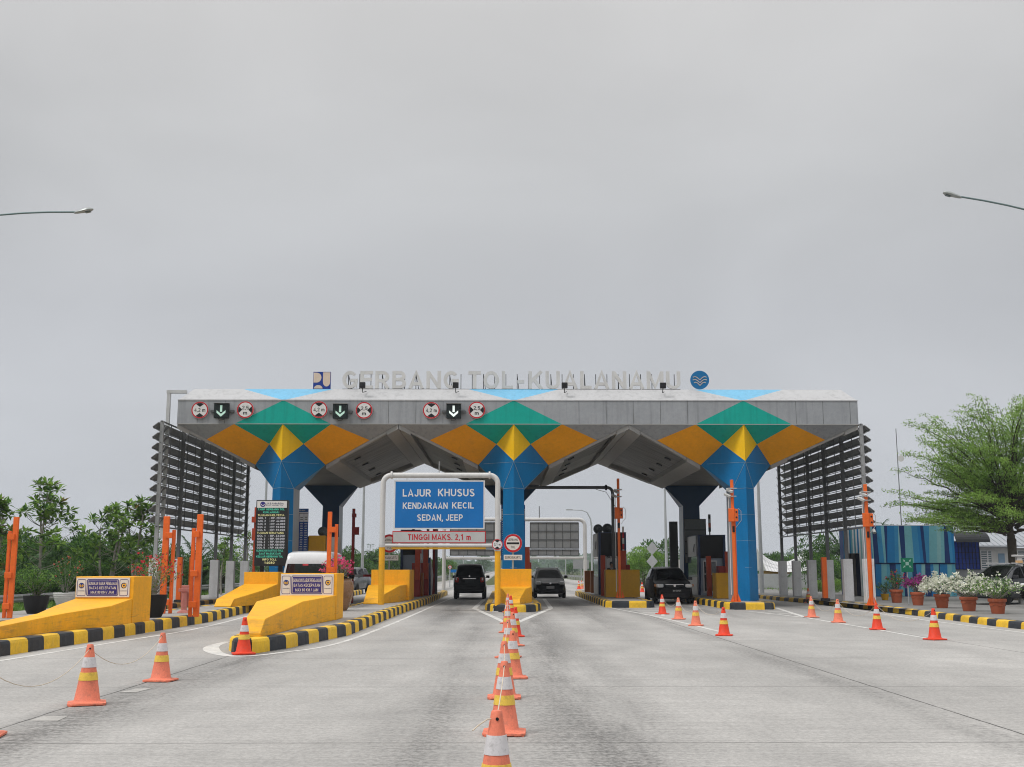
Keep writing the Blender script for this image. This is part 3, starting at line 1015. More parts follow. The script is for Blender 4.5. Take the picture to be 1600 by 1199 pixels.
# ------------------------------------------------ round limit signs and lane signals on the fascia
M_sw = paint('sign_white', (.70, .69, .68), .45, .06, 3)
M_sr = paint('sign_red', (.50, .012, .022), .45, .06, 3)
M_sk = paint('sign_black', (.012, .012, .014), .5, .06, 3)
def limit_sign(px, py, Y, r, kind, label, texts, parent_loc_y=None, group='round limit signs on the canopy fascia'):
    c = D(px, py, Y)
    c.y = Y
    t = thing('limit_sign', label, 'road sign', tuple(c), group)
    mb = MB()
    mb.lathe(c, [(r, 0), (r, .03)], 32, axis='y')
    y = Y - .034
    mb.disc(V(c.x, y, c.z), r * .985, 1, r0=r * .84)
    mb.disc(V(c.x, y, c.z), r * .84, 0)
    y -= .004
    tri = lambda a, rot: [V(c.x + rr * r * math.cos(R(an + rot)), y, c.z + rr * r * math.sin(R(an + rot))) for rr, an in a]
    w = 34 if kind == 'h' else 28
    for rot in ((90, -90) if kind == 'h' else (0, 180)):
        mb.poly(tri([(.36, 0), (.83, -w), (.83, -w / 2), (.83, 0), (.83, w / 2), (.83, w)], rot), 2)
    for s, dz, h, wd in texts:
        mb.text(s, V(c.x, y - .003, c.z + dz * r), wd * r, h * r, 2, bold=.01)
    mb.build('face', [M_sw, M_sr, M_sk], t)
    MB().box(c.x - .03, c.x + .03, Y + .0, Y + .06, c.z - r * .8, c.z + r * .8).build('mount', M_dsteel, t)
    return t
LBL = {312: 'round 4,2 m height sign at the outer end of the fascia', 498: 'round 4,2 m height sign between the first and second lane arrows', 674: 'round 4,2 m height sign nearest the middle column',
       383.5: 'round 2,5 m width sign just outside the first green triangle', 569: 'round 2,5 m width sign above an orange facet beside the second arrow', 745: 'round 2,5 m width sign overlapping the middle green triangle'}
for px, py in ((312.5, 641), (498.5, 640.3), (674, 641.5)):
    limit_sign(px, py, YF - .06, .385, 'h', LBL[int(px)], [('4,2 m', 0, .42, 1.28)])
for px, py in ((383.5, 640.5), (569, 641.5), (745, 641)):
    limit_sign(px, py, YF - .06, .385, 'w', LBL[px if px % 1 else int(px)], [('2,5', .24, .42, .78), ('m', -.36, .42, .46)])
M_arrow = glow('lane_arrow_green', (.50, .80, .66), .42, (.3, .4, .35))
M_sigbox = paint('signal_box', (.012, .02, .02), .4, .2, 3)
M_arrow2 = glow('lane_arrow_white', (.82, .86, .84), .8, (.3, .4, .35))
for i, (px, py) in enumerate(((346.5, 642.5), (532, 643.2), (709, 643))):
    c = D(px, py, YF - .2)
    t = thing('lane_signal', ('square lane signal with a dim green arrow, nearest the outer end of the fascia', 'square lane signal with a pale green arrow, second along the fascia', 'square lane signal with a bright white arrow beside the middle column')[i], 'lane signal', (c.x, YF, c.z), 'lane arrow signals on the fascia')
    h = .325
    MB().box(c.x - h, c.x + h, YF - .32, YF - .08, c.z - h, c.z + h).build('housing', M_sigbox, t, bevel=.02)
    MB().box(c.x - h - .02, c.x + h + .02, YF - .42, YF - .1, c.z + h + .003, c.z + h + .025).build('visor', M_steel, t)
    MB().box(c.x - .52, c.x - h - .002, YF - .14, YF - .01, c.z - .05, c.z + .05).box(c.x + h + .002, c.x + .52, YF - .14, YF - .01, c.z - .05, c.z + .05).build('bracket', M_dsteel, t)
    y = YF - .326
    mb = MB()
    mb.poly([V(c.x - .05, y, c.z + .24), V(c.x - .05, y, c.z - .05), V(c.x + .05, y, c.z - .05), V(c.x + .05, y, c.z + .24)])
    mb.poly([V(c.x - .2, y, c.z + .02), V(c.x - .2, y, c.z - .09), V(c.x, y, c.z - .27), V(c.x, y, c.z - .14)])
    mb.poly([V(c.x + .2, y, c.z + .02), V(c.x, y, c.z - .14), V(c.x, y, c.z - .27), V(c.x + .2, y, c.z - .09)])
    mb.build('arrow', M_arrow2 if i == 2 else M_arrow, t)
    MB().tube([V(c.x - .12, YF - .2, c.z - h), V(c.x - .1, YF - .2, c.z - h - .09), V(c.x + .06, YF - .15, c.z - h - .06), V(c.x + .1, YF - .1, c.z - h)], .01, 5).build('cable', M_black, t)

# ------------------------------------------------ louvred side screens
M_slat = paint('louvre_slat', (.22, .225, .23), .5, .15, .8, metal=.2, dirt=.25)
M_plinth = paint('plinth_concrete', (.64, .64, .655), .75, .1, 1.2, dirt=.22, streak=.3)
def louvre(X, Ys, out, label):
    """screen parallel to the lanes at X on posts at Ys; out = outward side (-1 / +1)"""
    t = thing('louvred_screen', label, 'louvred screen', (X, sum(Ys) / len(Ys), .2), 'louvred side screens')
    zlo, zhi = 3.50, zb + .02
    ya, yb = Ys[0] - .12, Ys[-1] + .12
    n = 10
    pit = (zhi - zlo - .05) / n
    for k, y in enumerate(Ys):
        p = MB().box(X - .075, X + .075, y - .06, y + .06, 2.1, zhi + (.0 if k else 0)).build('post', M_steel if k == 0 else M_dsteel, t)
        MB().box(X - .22, X + .22, y - .16, y + .16, .2, 2.1 + (.02 * (k % 2))).build('plinth', M_plinth, p, bevel=.012)
        br = MB()
        for q in range(n):
            z = zlo + .18 + q * pit
            tip = V(X + out * .33, y, z)
            br.bar(tip, V(X + out * .06, y, z + .30), .03, .03)
            br.bar(tip, V(X + out * .06, y, z - .16), .03, .03)
            br.bar(V(X - out * .02, y, z - .16), V(X - out * .16, y, z + .1), .025, .025)
        br.build('bracket', M_steel, p)
    for q in range(n):
        z = zlo + .18 + q * pit
        a, b = V(X + out * .34, ya - .12, z + .02), V(X + out * .10, ya - .12, z + .21)
        d = V(0, yb - ya + .24, 0)
        mb = MB().slab([a, b, b + d, a + d], (0, 0, .03))
        mb.slab([a + V(-out * .012, 0, -.05), a + V(-out * .012, 0, .0), a + V(-out * .012, 0, .0) + d, a + V(-out * .012, 0, -.05) + d], (-out * .02, 0, 0))
        mb.build('slat', M_slat, t)
    rl = MB()
    y = ya
    while y < yb:
        y += 1.36
        if y < yb:
            rl.box(X - .03 - out * .05, X + .0 - out * .05, y - .018, y + .018, zlo, zhi)
    rl.box(X - .05 - out * .02, X + .02 - out * .02, ya, yb, zlo - .06, zlo)
    rl.box(X - .05 - out * .02, X + .02 - out * .02, ya, yb, zhi - .05, zhi)
    for q in range(1, n):
        rl.box(X - .045 - out * .02, X - .015 - out * .02, ya, yb, zlo + q * pit - .012, zlo + q * pit + .012)
    rl.build('frame', M_dsteel, t)
    return t
LY = [48.3 + 3.35 * i for i in range(6)]
lv = louvre(-14.95, LY, -1, 'tall dark louvred screen on white plinths beside the wooded verge')
rv = louvre(16.02, [49.1 + 3.02 * i for i in range(6)], 1, 'tall dark louvred screen on white plinths beside the striped blue building')
# down pipe frame at the corner of the canopy
p0, p1, p2 = D(292, 612.5, YF + .6), D(264.5, 612.5, YF + .6), D(258.5, 672, YF + .6)
mb = MB().bar(p0, p1 + V(-.1, 0, 0), .16, .14).bar(p1, V(p1.x - .0, p1.y, 3.0), .15, .14)
tag(mb.build('corner_gallows', paint('pale_pipe', (.50, .505, .51), .5, .1, 1.5, dirt=.15)), 'pale square bar rising past the louvred screen and bending over the canopy end', 'bracket post')
# ================================================================= LANE FURNITURE
M_yb = paint('barrier_yellow', (.88, .43, .018), .6, .12, .9, streak=.2, dirt=.14, scuff=.4, spec=.3, bump=.08)
M_ybt = paint('barrier_yellow_top', (.80, .40, .025), .6, .10, .9, spec=.3)
M_org = paint('post_orange', (.80, .145, .022), .5, .12, 1.2, streak=.2, dirt=.06)
M_orgd = paint('post_orange_dark', (.44, .06, .022), .55, .14, 1.2, streak=.2, dirt=.1)
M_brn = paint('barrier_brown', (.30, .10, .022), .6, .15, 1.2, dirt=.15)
M_wpipe = paint('white_pipe', (.62, .61, .60), .45, .08, 1.2, streak=.2, dirt=.10)
M_purple = paint('sign_violet', (.035, .030, .21), .45, .06, 2)
M_logo_y = paint('logo_yellow', (.80, .47, .06), .5, .06, 3)
M_logo_n = paint('logo_navy', (.02, .025, .10), .5, .06, 3)
ISZ = .28       # island top

def ramp_wall(x0, x1, yw, dw, zt, zr, prof, label, sign=None, group='yellow ramp walls at the lane islands'):
    """crash wall with a tapering ramp in front. prof: stations (y, x_left, x_right, z_top) from nose to wall"""
    t = thing('ramp_wall', label, 'crash barrier', ((x0 + x1) / 2, yw, ISZ), group)
    MB().box(x0, x1, yw, yw + dw, ISZ, zt).build('wall', M_yb, t, bevel=.012)
    mb = MB()
    n = len(prof)
    vs = []
    for y, a, b, z in prof:
        vs += [(a, y, ISZ), (b, y, ISZ), (b, y, z), (a, y, z)]
    fs = [(0, 1, 2, 3)]
    for i in range(n - 1):
        o = i * 4
        for k in range(4):
            k2 = (k + 1) % 4
            fs.append((o + k2, o + k, o + 4 + k, o + 4 + k2))
    o = (n - 1) * 4
    fs.append((o + 3, o + 2, o + 1, o))
    mb.add(vs, fs)
    mb.build('ramp', M_yb, t, bevel=.012)
    return t
def belt_sign(c, w, h, label, n):
    """violet speed notice on the face of a wall; c = centre, on plane y"""
    t = thing('speed_notice', label, 'notice', (c.x, c.y, c.z - h / 2), 'violet speed notices on the ramp walls')
    y = c.y - .03
    MB().box(c.x - w / 2, c.x + w / 2, c.y - .03, c.y - .002, c.z - h / 2, c.z + h / 2).build('panel', M_sw, t, bevel=.004)
    mb = MB()
    def frame(xa, xb, za, zb, th, m=0):
        yy = y - .003
        r = .04
        pts = []
        for cx, cz, a in ((xb - r, zb - r, 0), (xa + r, zb - r, 90), (xa + r, za + r, 180), (xb - r, za + r, 270)):
            for k in range(4):
                pts.append((cx + r * math.cos(R(a + 30 * k)), cz + r * math.sin(R(a + 30 * k)), cx + (r - th) * math.cos(R(a + 30 * k)), cz + (r - th) * math.sin(R(a + 30 * k))))
        for i in range(len(pts)):
            p, q = pts[i], pts[(i + 1) % len(pts)]
            mb.quad(V(p[0], yy, p[1]), V(q[0], yy, q[1]), V(q[2], yy, q[3]), V(p[2], yy, p[3]), m)
    X = lambda u: c.x - w / 2 + u * w
    Z = lambda u: c.z - h / 2 + u * h
    frame(X(.02), X(.185), Z(.07), Z(.92), .013)
    frame(X(.81), X(.975), Z(.07), Z(.92), .013)
    frame(X(.20), X(.795), Z(.07), Z(.93), .02)
    mb.quad(*[V(a, y - .003, b) for a, b in ((X(.225), Z(.13)), (X(.77), Z(.13)), (X(.77), Z(.87)), (X(.225), Z(.87)))])
    mb.build('border', M_purple, t)
    for s, u, k, ww in (('GUNAKAN SABUK PENGAMAN', .71, .17, .525), ('BATAS KECEPATAN', .48, .14, .50), ('MAX 80 KM / JAM', .26, .14, .43)):
        MB().text(s, V(X(.497), y - .007, Z(u)), ww * w, k * h, 0, bold=.012).build('lettering', M_sw, t)
    lg = MB()
    yy = y - .004
    r = .072 * w * .72
    c1, c2 = V(X(.102), yy, Z(.60)), V(X(.892), yy, Z(.60))
    lg.disc(c1, r, 0)
    for s in (-1, 1):
        for q in range(3):
            a = V(c1.x + s * r * .12, yy - .003, c1.z - r * (.05 + .3 * q) + .3 * r)
            b = V(c1.x + s * r * (.8 - .15 * q), yy - .003, a.z - .05 * r)
            lg.bar(a + V(0, 0, -.22 * r), (a + b) / 2 + V(0, 0, .12 * r), .004, r * .2, 1)
            lg.bar((a + b) / 2 + V(0, 0, .12 * r), b + V(0, 0, -.2 * r), .004, r * .2, 1)
    lg.text('JASAMARGA', V(X(.102), yy, Z(.33)), .13 * w, .045 * h, 2, bold=.02)
    lg.build('logo', [M_navy, M_logo_y, M_logo_n], t)
    lg = MB()
    lg.disc(c2, r, 2)
    lg.disc(c2 + V(.06 * r, -.003, -.02 * r), r * .72, 1, r0=r * .34)
    lg.quad(*[c2 + V(a * r, -.005, b * r) for a, b in ((.55, .1), (.85, .1), (.95, .95), (.6, .8))], 1)
    lg.text('JASARAHARJA', V(X(.892), yy, Z(.33)), .13 * w, .045 * h, 2, bold=.02)
    lg.build('logo', [M_navy, M_logo_y, M_logo_n], t)
# first island: long ramp wall
q = G(206, 974.5, ISZ)
yA = q.y
xr = q.x
xl = D(117, 936, yA).x
ztA = D(160, 901, yA).z
zrA = D(160, 935.5, yA).z
ramp_wall(xl, xr, yA, 1.45, ztA, zrA, [(21.5, -10.34, -9.98, ISZ + .03), (22.2, -10.36, -9.95, .52), (25.4, -10.44, -9.87, .665), (27.4, -10.85, xr - .02, .77), (yA - .003, xl + .02, xr - .02, zrA)],
          'yellow wall with a long low ramp and a violet speed notice, on the outer island beside the wooded verge')
cA = (D(119.5, 903.5, yA) + D(203, 933, yA)) / 2
cA.y = yA
belt_sign(cA, D(203, 918, yA).x - D(119.5, 918, yA).x, D(160, 903.5, yA).z - D(160, 934, yA).z, 'violet and white speed notice on the long outer yellow ramp wall', 0)
# second island: nearest ramp wall
q = G(525, 969, ISZ)
yB, xr = q.y, q.x
xl = D(438, 930, yB).x
zt, zr = D(480, 896, yB).z, D(480, 930.5, yB).z
n0 = G(402, 996, ISZ)
ramp_wall(xl, xr, yB, 1.3, zt, zr, [(n0.y, n0.x - .30, n0.x + .06, ISZ + .08), (n0.y + .25, n0.x - .31, n0.x + .10, ISZ + .36), (n0.y + 4.2, xl + .14, xr - .28, ISZ + .60), (yB - .003, xl + .02, xr - .02, zr)],
          'yellow wall with a short steep ramp and violet speed notice behind the lone red cone')
cB = (D(439.5, 898, yB) + D(521, 930, yB)) / 2
cB.y = yB
belt_sign(cB, D(521.5, 918, yB).x - D(439, 918, yB).x, D(480, 897.5, yB).z - D(480, 931, yB).z, 'violet and white speed notice on the yellow wall behind the lone red cone', 1)
# far wall on the first island, second wall on island B, middle island wall
q = G(440, 944, ISZ)
ramp_wall(-10.72, -9.3, 46.6, .9, D(420, 894, 46.6).z, 1.0, [(G(360, 948, ISZ).y - .5, -10.6, -10.0, ISZ + .04), (G(360, 948, ISZ).y - .2, -10.6, -9.95, ISZ + .28), (44.4, -10.65, -9.45, ISZ + .55), (46.597, -10.70, -9.32, 1.05)],
          'plain yellow wall and ramp below the lit tariff screen')
ramp_wall(D(580, 905, 50.2).x, D(640, 905, 50.2).x, 50.2, 2.6, D(600, 890.5, 50.2).z, 1.0, [(44.8, -5.55, -4.95, ISZ + .04), (45.3, -5.53, -4.9, ISZ + .30), (48, -5.75, -4.4, ISZ + .68), (50.197, -5.9, -4.3, .97)],
          'plain yellow wall and ramp behind the legs of the blue lane sign frame')
c_ = CX - .05
ramp_wall(D(773, 900, 47.3).x, D(830.5, 900, 47.3).x, 47.3, 1.1, D(800, 889.3, 47.3).z, 1.0, [(44.3, c_ - .14, c_ + .24, ISZ + .05), (44.5, c_ - .15, c_ + .25, ISZ + .22), (45.6, c_ - .45, c_ + .50, ISZ + .58), (47.297, c_ - .75, c_ + .8, .93)],
          'yellow wall and ramp on the middle island in front of the blue column')
# plain walls on islands D and E, brown ones further back
def plain_wall(x0, x1, y0, y1, z, m, label, cap=None):
    t = thing('island_wall', label, 'barrier wall', ((x0 + x1) / 2, (y0 + y1) / 2, ISZ), 'low walls along the lane islands')
    MB().box(x0, x1, y0, y1, ISZ, z).build('wall', m, t, bevel=.015)
    MB().box(x0 - .006, x1 + .006, y0 - .006, y1 + .006, z + .001, z + .02).build('coping', cap or m, t)
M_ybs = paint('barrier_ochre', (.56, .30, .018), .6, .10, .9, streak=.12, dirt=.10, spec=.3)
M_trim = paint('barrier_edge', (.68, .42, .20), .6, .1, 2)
yD = 56.0
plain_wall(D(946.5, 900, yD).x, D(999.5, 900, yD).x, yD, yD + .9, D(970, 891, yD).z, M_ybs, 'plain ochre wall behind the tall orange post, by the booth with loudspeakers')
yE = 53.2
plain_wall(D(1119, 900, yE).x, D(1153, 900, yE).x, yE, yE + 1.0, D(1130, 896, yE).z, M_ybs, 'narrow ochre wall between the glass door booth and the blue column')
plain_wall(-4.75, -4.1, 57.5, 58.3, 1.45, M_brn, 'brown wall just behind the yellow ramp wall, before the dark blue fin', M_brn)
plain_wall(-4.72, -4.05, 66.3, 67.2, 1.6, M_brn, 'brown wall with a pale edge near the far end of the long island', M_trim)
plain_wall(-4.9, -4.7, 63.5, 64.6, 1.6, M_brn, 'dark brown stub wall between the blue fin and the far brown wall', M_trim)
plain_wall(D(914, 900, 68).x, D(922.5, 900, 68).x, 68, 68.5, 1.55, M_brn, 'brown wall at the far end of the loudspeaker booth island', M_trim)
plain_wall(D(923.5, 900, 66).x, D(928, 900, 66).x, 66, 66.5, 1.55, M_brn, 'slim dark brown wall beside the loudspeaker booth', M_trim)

# ------------------------------------------------ white pipe frame with the blue lane sign
YG = 44.2
M_signblue = paint('sign_blue', (.006, .155, .46), .4, .06, 1.2, streak=.12)
def lane_frame():
    pl, pr = D(596, 900, YG).x, D(777.5, 900, YG).x
    zt = D(690, 743, YG).z
    t = thing('lane_sign_gantry', 'white pipe frame on yellow legs spanning the small car lane', 'sign frame', ((pl + pr) / 2, YG, 0))
    r = .105
    k = .33
    arcp = lambda cx, s: [V(cx + s * k * math.cos(R(a)), YG, zt - k + k * math.sin(R(a))) for a in range(0, 91, 15)]
    zy = D(596, 855, YG).z
    zy2 = D(777, 861, YG).z
    pts = [V(pl, YG, zy)] + arcp(pl + k, -1) + arcp(pr - k, 1)[::-1] + [V(pr, YG, zy2)]
    MB().tube(pts, r, 14).build('pipe', M_wpipe, t, smooth=True)
    MB().tube([V(pl, YG, ISZ), V(pl, YG, zy)], r + .012, 16).build('yellow_leg', M_yb, t, smooth=True)
    MB().tube([V(pr, YG, 0), V(pr, YG, zy2)], r + .012, 16).build('yellow_leg', M_yb, t, smooth=True)
    for x in (pl + k, pr - k):
        MB().lathe(V(x, YG, zt), [(r + .05, -.035), (r + .05, .035)], 14, axis='x').build('flange', M_wpipe, t)
    for x, z in ((pl, zy), (pr, zy2)):
        MB().lathe(V(x, YG, z), [(r + .022, -.01), (r + .03, .1)], 14).build('collar', M_wpipe, t)
    fl = MB().cbox((pr, YG, .02), (.42, .42, .035))
    for dx in (-.16, .16):
        fl.cbox((pr + dx, YG - .1, .0875), (.02, .2, .10))
    fl.build('foot_plate', M_wpipe, t)
    zb_ = D(690, 852.5, YG).z
    MB().tube([V(pl + r, YG, zb_), V(pr - r, YG, zb_)], .075, 10).build('crossbar', M_wpipe, t, smooth=True)
    MB().box(D(612, 850, YG).x, D(759, 850, YG).x, YG - .05, YG + .05, zb_ - .15, zb_ - .078).build('warning_strip', M_ybs, t)
    ch = MB()
    for px in (636, 736):
        x = D(px, 748, YG).x
        ch.tube([V(x, YG, zt - r), V(x, YG, zt - r - .1), V(x + .05, YG, zt - r - .14), V(x + .05, YG, zt - r - .22)], .012, 5)
    for px in (688, 731):
        x = D(px, 748, YG).x
    x = D(686, 748, YG).x
    ch.tube([V(x, YG, zt + r - .02), V(x, YG, zt + r + .45)], .02, 6)
    ch.build('hooks', M_steel, t)
lane_frame()
def board(px0, px1, py0, py1, Y, th, mf, mp, inset, name, label, cat, lines, mt, border=None, bold=.02, group=None):
    a, b = D(px0, py1, Y), D(px1, py0, Y)
    t = thing(name, label, cat, ((a.x + b.x) / 2, Y, a.z), group)
    MB().box(a.x, b.x, Y - th / 2, Y + th / 2, a.z, b.z).build('frame', mf, t, bevel=.006)
    y = Y - th / 2 - .004
    MB().quad(V(a.x + inset, y, a.z + inset), V(b.x - inset, y, a.z + inset), V(b.x - inset, y, b.z - inset), V(a.x + inset, y, b.z - inset)).build('face', mp, t)
    for s, cx, cy, w, h in lines:
        p = D(cx, cy, Y)
        k = 1 / FPX * (Y * math.cos(PITCH) + (p.z - CAMH) * math.sin(PITCH))
        MB().text(s, V(p.x, y - .004, p.z), w * k, h * k, bold=bold).build('lettering', mt, t)
    return t
board(615, 757.5, 751, 827, YG, .07, M_sw, M_signblue, .05, 'lane_sign', 'big blue sign with white capitals hung in the white pipe frame', 'sign',
      [('LAJUR', 651.5, 770.5, 44, 11.5), ('KHUSUS', 713, 770, 57, 11.5), ('KENDARAAN', 664.5, 790.5, 70, 9.8), ('KECIL', 723.5, 790, 34, 9.8), ('SEDAN, JEEP', 687.5, 809, 71, 10)], M_sw)
board(613, 759, 830, 849, YG, .06, M_sr, paint('notice_grey', (.48, .48, .475), .5, .08, 2), .035, 'height_sign', 'long grey sign with red border and lettering below the blue lane sign', 'sign',
      [('TINGGI MAKS. 2,1 m', 686.5, 839.5, 98, 9)], M_sr)
limit_sign(777, 851, YG - .14, .215, 'h', 'small round 2,1 m height sign on the leg of the white pipe frame', [('2,1 m', 0, .40, 1.2)], group='round signs on poles')
M_pole = paint('pole_pale', (.42, .44, .45), .5, .1, 1.5, metal=.3, dirt=.12)
def toll_sign(px, py, Y, label):
    c = D(px, py, Y)
    c.y = Y
    t = thing('toll_sign', label, 'road sign', (c.x, Y + .05, ISZ), 'round toll signs on poles')
    MB().tube([V(c.x, Y + .06, ISZ), V(c.x, Y + .06, c.z + .2)], .045, 10).build('pole', M_pole, t, smooth=True)
    r = 14.2 / FPX * Y
    mb = MB().lathe(c, [(r, 0), (r, .03)], 36, axis='y')
    y = Y - .034
    mb.disc(V(c.x, y, c.z), r * .985, 1, r0=r * .76, n=36)
    mb.disc(V(c.x, y, c.z), r * .76, 0, n=36)
    mb.quad(*[V(c.x + a * r, y - .003, c.z + b * r) for a, b in ((-.68, -.12), (.68, -.12), (.68, .09), (-.68, .09))], 2)
    mb.text('GERBANG', V(c.x, y - .003, c.z + .38 * r), 1.1 * r, .24 * r, 2, bold=.01)
    mb.text('TOL', V(c.x, y - .003, c.z - .42 * r), .5 * r, .26 * r, 2, bold=.01)
    mb.build('disc', [M_sw, M_sr, M_sk], t)
    k = r / 14
    zz = c.z - 21.5 * k
    mb = MB().box(c.x - 14 * k, c.x + 14 * k, Y - .02, Y + .01, zz - 4 * k, zz + 4 * k)
    mb.text('SIAPKAN KARTU', V(c.x, Y - .024, zz), 24 * k, 4 * k, 1, bold=.008)
    mb.build('plate', [M_sw, M_sk], t)
toll_sign(801.5, 849, 48.72, 'round red and white toll sign with plate in front of the middle blue column')
toll_sign(608.5, 849.5, 53.4, 'round red and white toll sign half hidden by the long grey height sign')

# ------------------------------------------------ orange protection posts
def ibeam_post(px0, px1, py_base, py_top, zbase, label, stub=None, m=None, Y=None, boxes=True):
    """square orange post with a thinner companion; px are the visible edges of the tall one at its foot"""
    b = G((px0 + px1) / 2, py_base, zbase)
    if Y:
        b = D((px0 + px1) / 2, py_base, Y)
        b.z = zbase
    w = (px1 - px0) / FPX * b.y * .72
    zt = D((px0 + px1) / 2, py_top, b.y).z
    t = thing('protection_post', label, 'post', (b.x, b.y, zbase), 'orange protection posts at the islands')
    mb = MB()
    mb.box(b.x - w / 2, b.x + w / 2, b.y - w * .3, b.y + w * .3, zbase, zt)
    mb.build('upright', m or M_org, t, bevel=.012)
    if stub:
        dx, w2, dz, dy = stub
        x = b.x + dx
        MB().box(x - w2 / 2, x + w2 / 2, b.y + dy - w2 / 2, b.y + dy + w2 / 2, zbase, zt - dz).build('side_upright', m or M_org, t, bevel=.01)
        if boxes:
            for z in (zt - dz - .18, zbase + (zt - zbase) * .42, zbase + .35):
                xm = (x + b.x) / 2
                MB().box(xm - .11, xm + .11, b.y - w * .3 - .05, b.y - w * .3 - .004, z - .09, z + .09).build('clamp', m or M_org, t, bevel=.01)
    return t
ibeam_post(9, 20, 966, 808, .2, 'thick orange post pair nearest the black round pot on the verge', (-.2, .09, .42, .08))
ibeam_post(247, 259.5, 959, 807, .28, 'thick orange post pair just behind the outer ramp wall and its pot', (.22, .10, .42, .1))
ibeam_post(300, 312.5, 959.5, 804, .28, 'thick orange post pair beside the small pink bollard stand', (-.2, .10, .40, .1), Y=33.0)
ibeam_post(507, 516, 960, 800, .28, 'thick orange post pair rising behind the van and the notice wall', (.21, .10, .40, .1), Y=36.5)
# thin orange post and pale stand of the verge
def slim_post(px, pyb, pyt, Y, zb_, w, label, m=None, group='slim orange posts along the verges'):
    p = D(px, pyb, Y)
    zt = D(px, pyt, Y).z
    t = thing('slim_post', label, 'post', (p.x, Y, zb_), group)
    MB().box(p.x - w / 2, p.x + w / 2, Y - w / 2, Y + w / 2, zb_ + .12, zt).build('upright', m or M_org, t, bevel=.01)
    MB().box(p.x - w * .8, p.x + w * .8, Y - w * .8, Y + w * .8, zb_, zb_ + .12).build('foot_block', M_kbd, t, bevel=.01)
slim_post(279, 930, 871, 50, .2, .2, 'slim orange post between the first two white plinths, wooded side')
slim_post(296, 922, 871, 55, .2, .12, 'thinnest orange post in front of the second white plinth, wooded side')
slim_post(335, 930, 874, 58.5, .2, .2, 'slim orange post beside the third white plinth, wooded side')
slim_post(1289.5, 932, 871, 52.3, .2, .22, 'slim orange red post beside a white plinth, striped building side')
t = thing('bollard_stand', 'small faded pink stand with a square plate on the outer island', 'stand', (G(287, 958, ISZ).x, G(287, 958, ISZ).y, ISZ))
p = G(287, 958, ISZ)
M_pink = paint('faded_pink', (.55, .22, .19), .7, .15, 2, dirt=.2)
MB().lathe(p, [(.22, 0), (.2, .04), (.09, .1), (.07, .62), (.1, .66)], 14).build('stem', M_pink, t, smooth=True)
MB().box(p.x - .19, p.x + .19, p.y - .05, p.y + .03, ISZ + .66, ISZ + .76).build('cap', M_pink, t, bevel=.01)
MB().box(p.x - .14, p.x + .30, p.y + .1, p.y + .16, ISZ + .22, ISZ + .86).build('plate', M_pink, t, bevel=.01)

# tall orange camera posts on the oncoming islands
M_cam = paint('camera_housing', (.50, .50, .49), .4, .1, 3)
def camera_post(px, pyb, pyt, Y, zb_, label, twin=False):
    p = D(px, pyb, Y)
    k = Y / FPX
    zt = D(px, pyt, Y).z
    zz = lambda py: D(px, py, Y).z
    t = thing('camera_post', label, 'camera post', (p.x, Y, zb_), 'tall orange camera posts')
    MB().box(p.x - .062, p.x + .062, Y - .062, Y + .062, zb_ + .02, zt).build('upright', M_org, t, bevel=.012)
    if twin:
        MB().box(p.x + .064, p.x + .13, Y + .05, Y + .12, zb_ + .02, zt - 1.2).build('side_upright', M_org, t, bevel=.01)
    mb = MB().box(p.x - .2, p.x + .2, Y - .2, Y + .2, zb_, zb_ + .03)
    for a in (-1, 1):
        mb.slab([V(p.x + a * .1, Y - .11, zb_ + .03), V(p.x + a * .22, Y - .11, zb_ + .03), V(p.x + a * .1, Y - .11, zb_ + .35)], (0, .02, 0))
    mb.build('foot_plate', M_org, t)
    hb = zt - 45 * k
    MB().box(p.x - .21, p.x + .03, Y - .26, Y - .084, hb - .56, hb).box(p.x + .035, p.x + .19, Y - .25, Y - .084, hb - .55, hb - .02).build('control_box', M_org, t, bevel=.015)
    c = MB()
    for q in (.15, .38):
        c.lathe(V(p.x + .11, Y - .265, hb - q), [(.04, 0), (.04, .01)], 10, axis='y')
    c.box(p.x - .05, p.x + .05, Y - .1, Y - .082, hb - 1.0, hb - .75)
    c.build('fittings', M_black, t)
    hc = hb + .55
    for dx, dz, s in ((-.22, .02, -1), (-.12, .22, -1)):
        q = V(p.x + dx, Y - .1, hc + dz)
        M = Matrix.Rotation(R(28) * 1, 3, 'X') @ Matrix.Rotation(R(35), 3, 'Z')
        h = MB().cbox(q, (.10, .34, .10), M=M).build('camera', M_cam, t, bevel=.01)
    MB().tube([V(p.x + .2, Y - .2, hb), V(p.x + .34, Y - .1, hb - .1), V(p.x + .36, Y, hb - .5), V(p.x + .12, Y, hb - .8)], .012, 5).tube([V(p.x - .16, Y, hc), V(p.x - .16, Y, zb_ + .3)], .02, 5).build('cable', M_wpipe, t)
    MB().box(p.x - .18, p.x + .16, Y - .14, Y + .14, hc - .04, hc + .0).box(p.x - .2, p.x + .18, Y - .14, Y + .14, hc + .3, hc + .34).build('bracket', M_cam, t)
camera_post(968.5, 932, 748, 54.6, ISZ, 'tall orange camera post before the plain ochre wall')
camera_post(1149, 933, 750, 47.8, ISZ, 'tall orange camera post against the blue column by the black car', True)
camera_post(1361, 938, 757, 45.8, .2, 'tall orange camera post by the striped building', True)

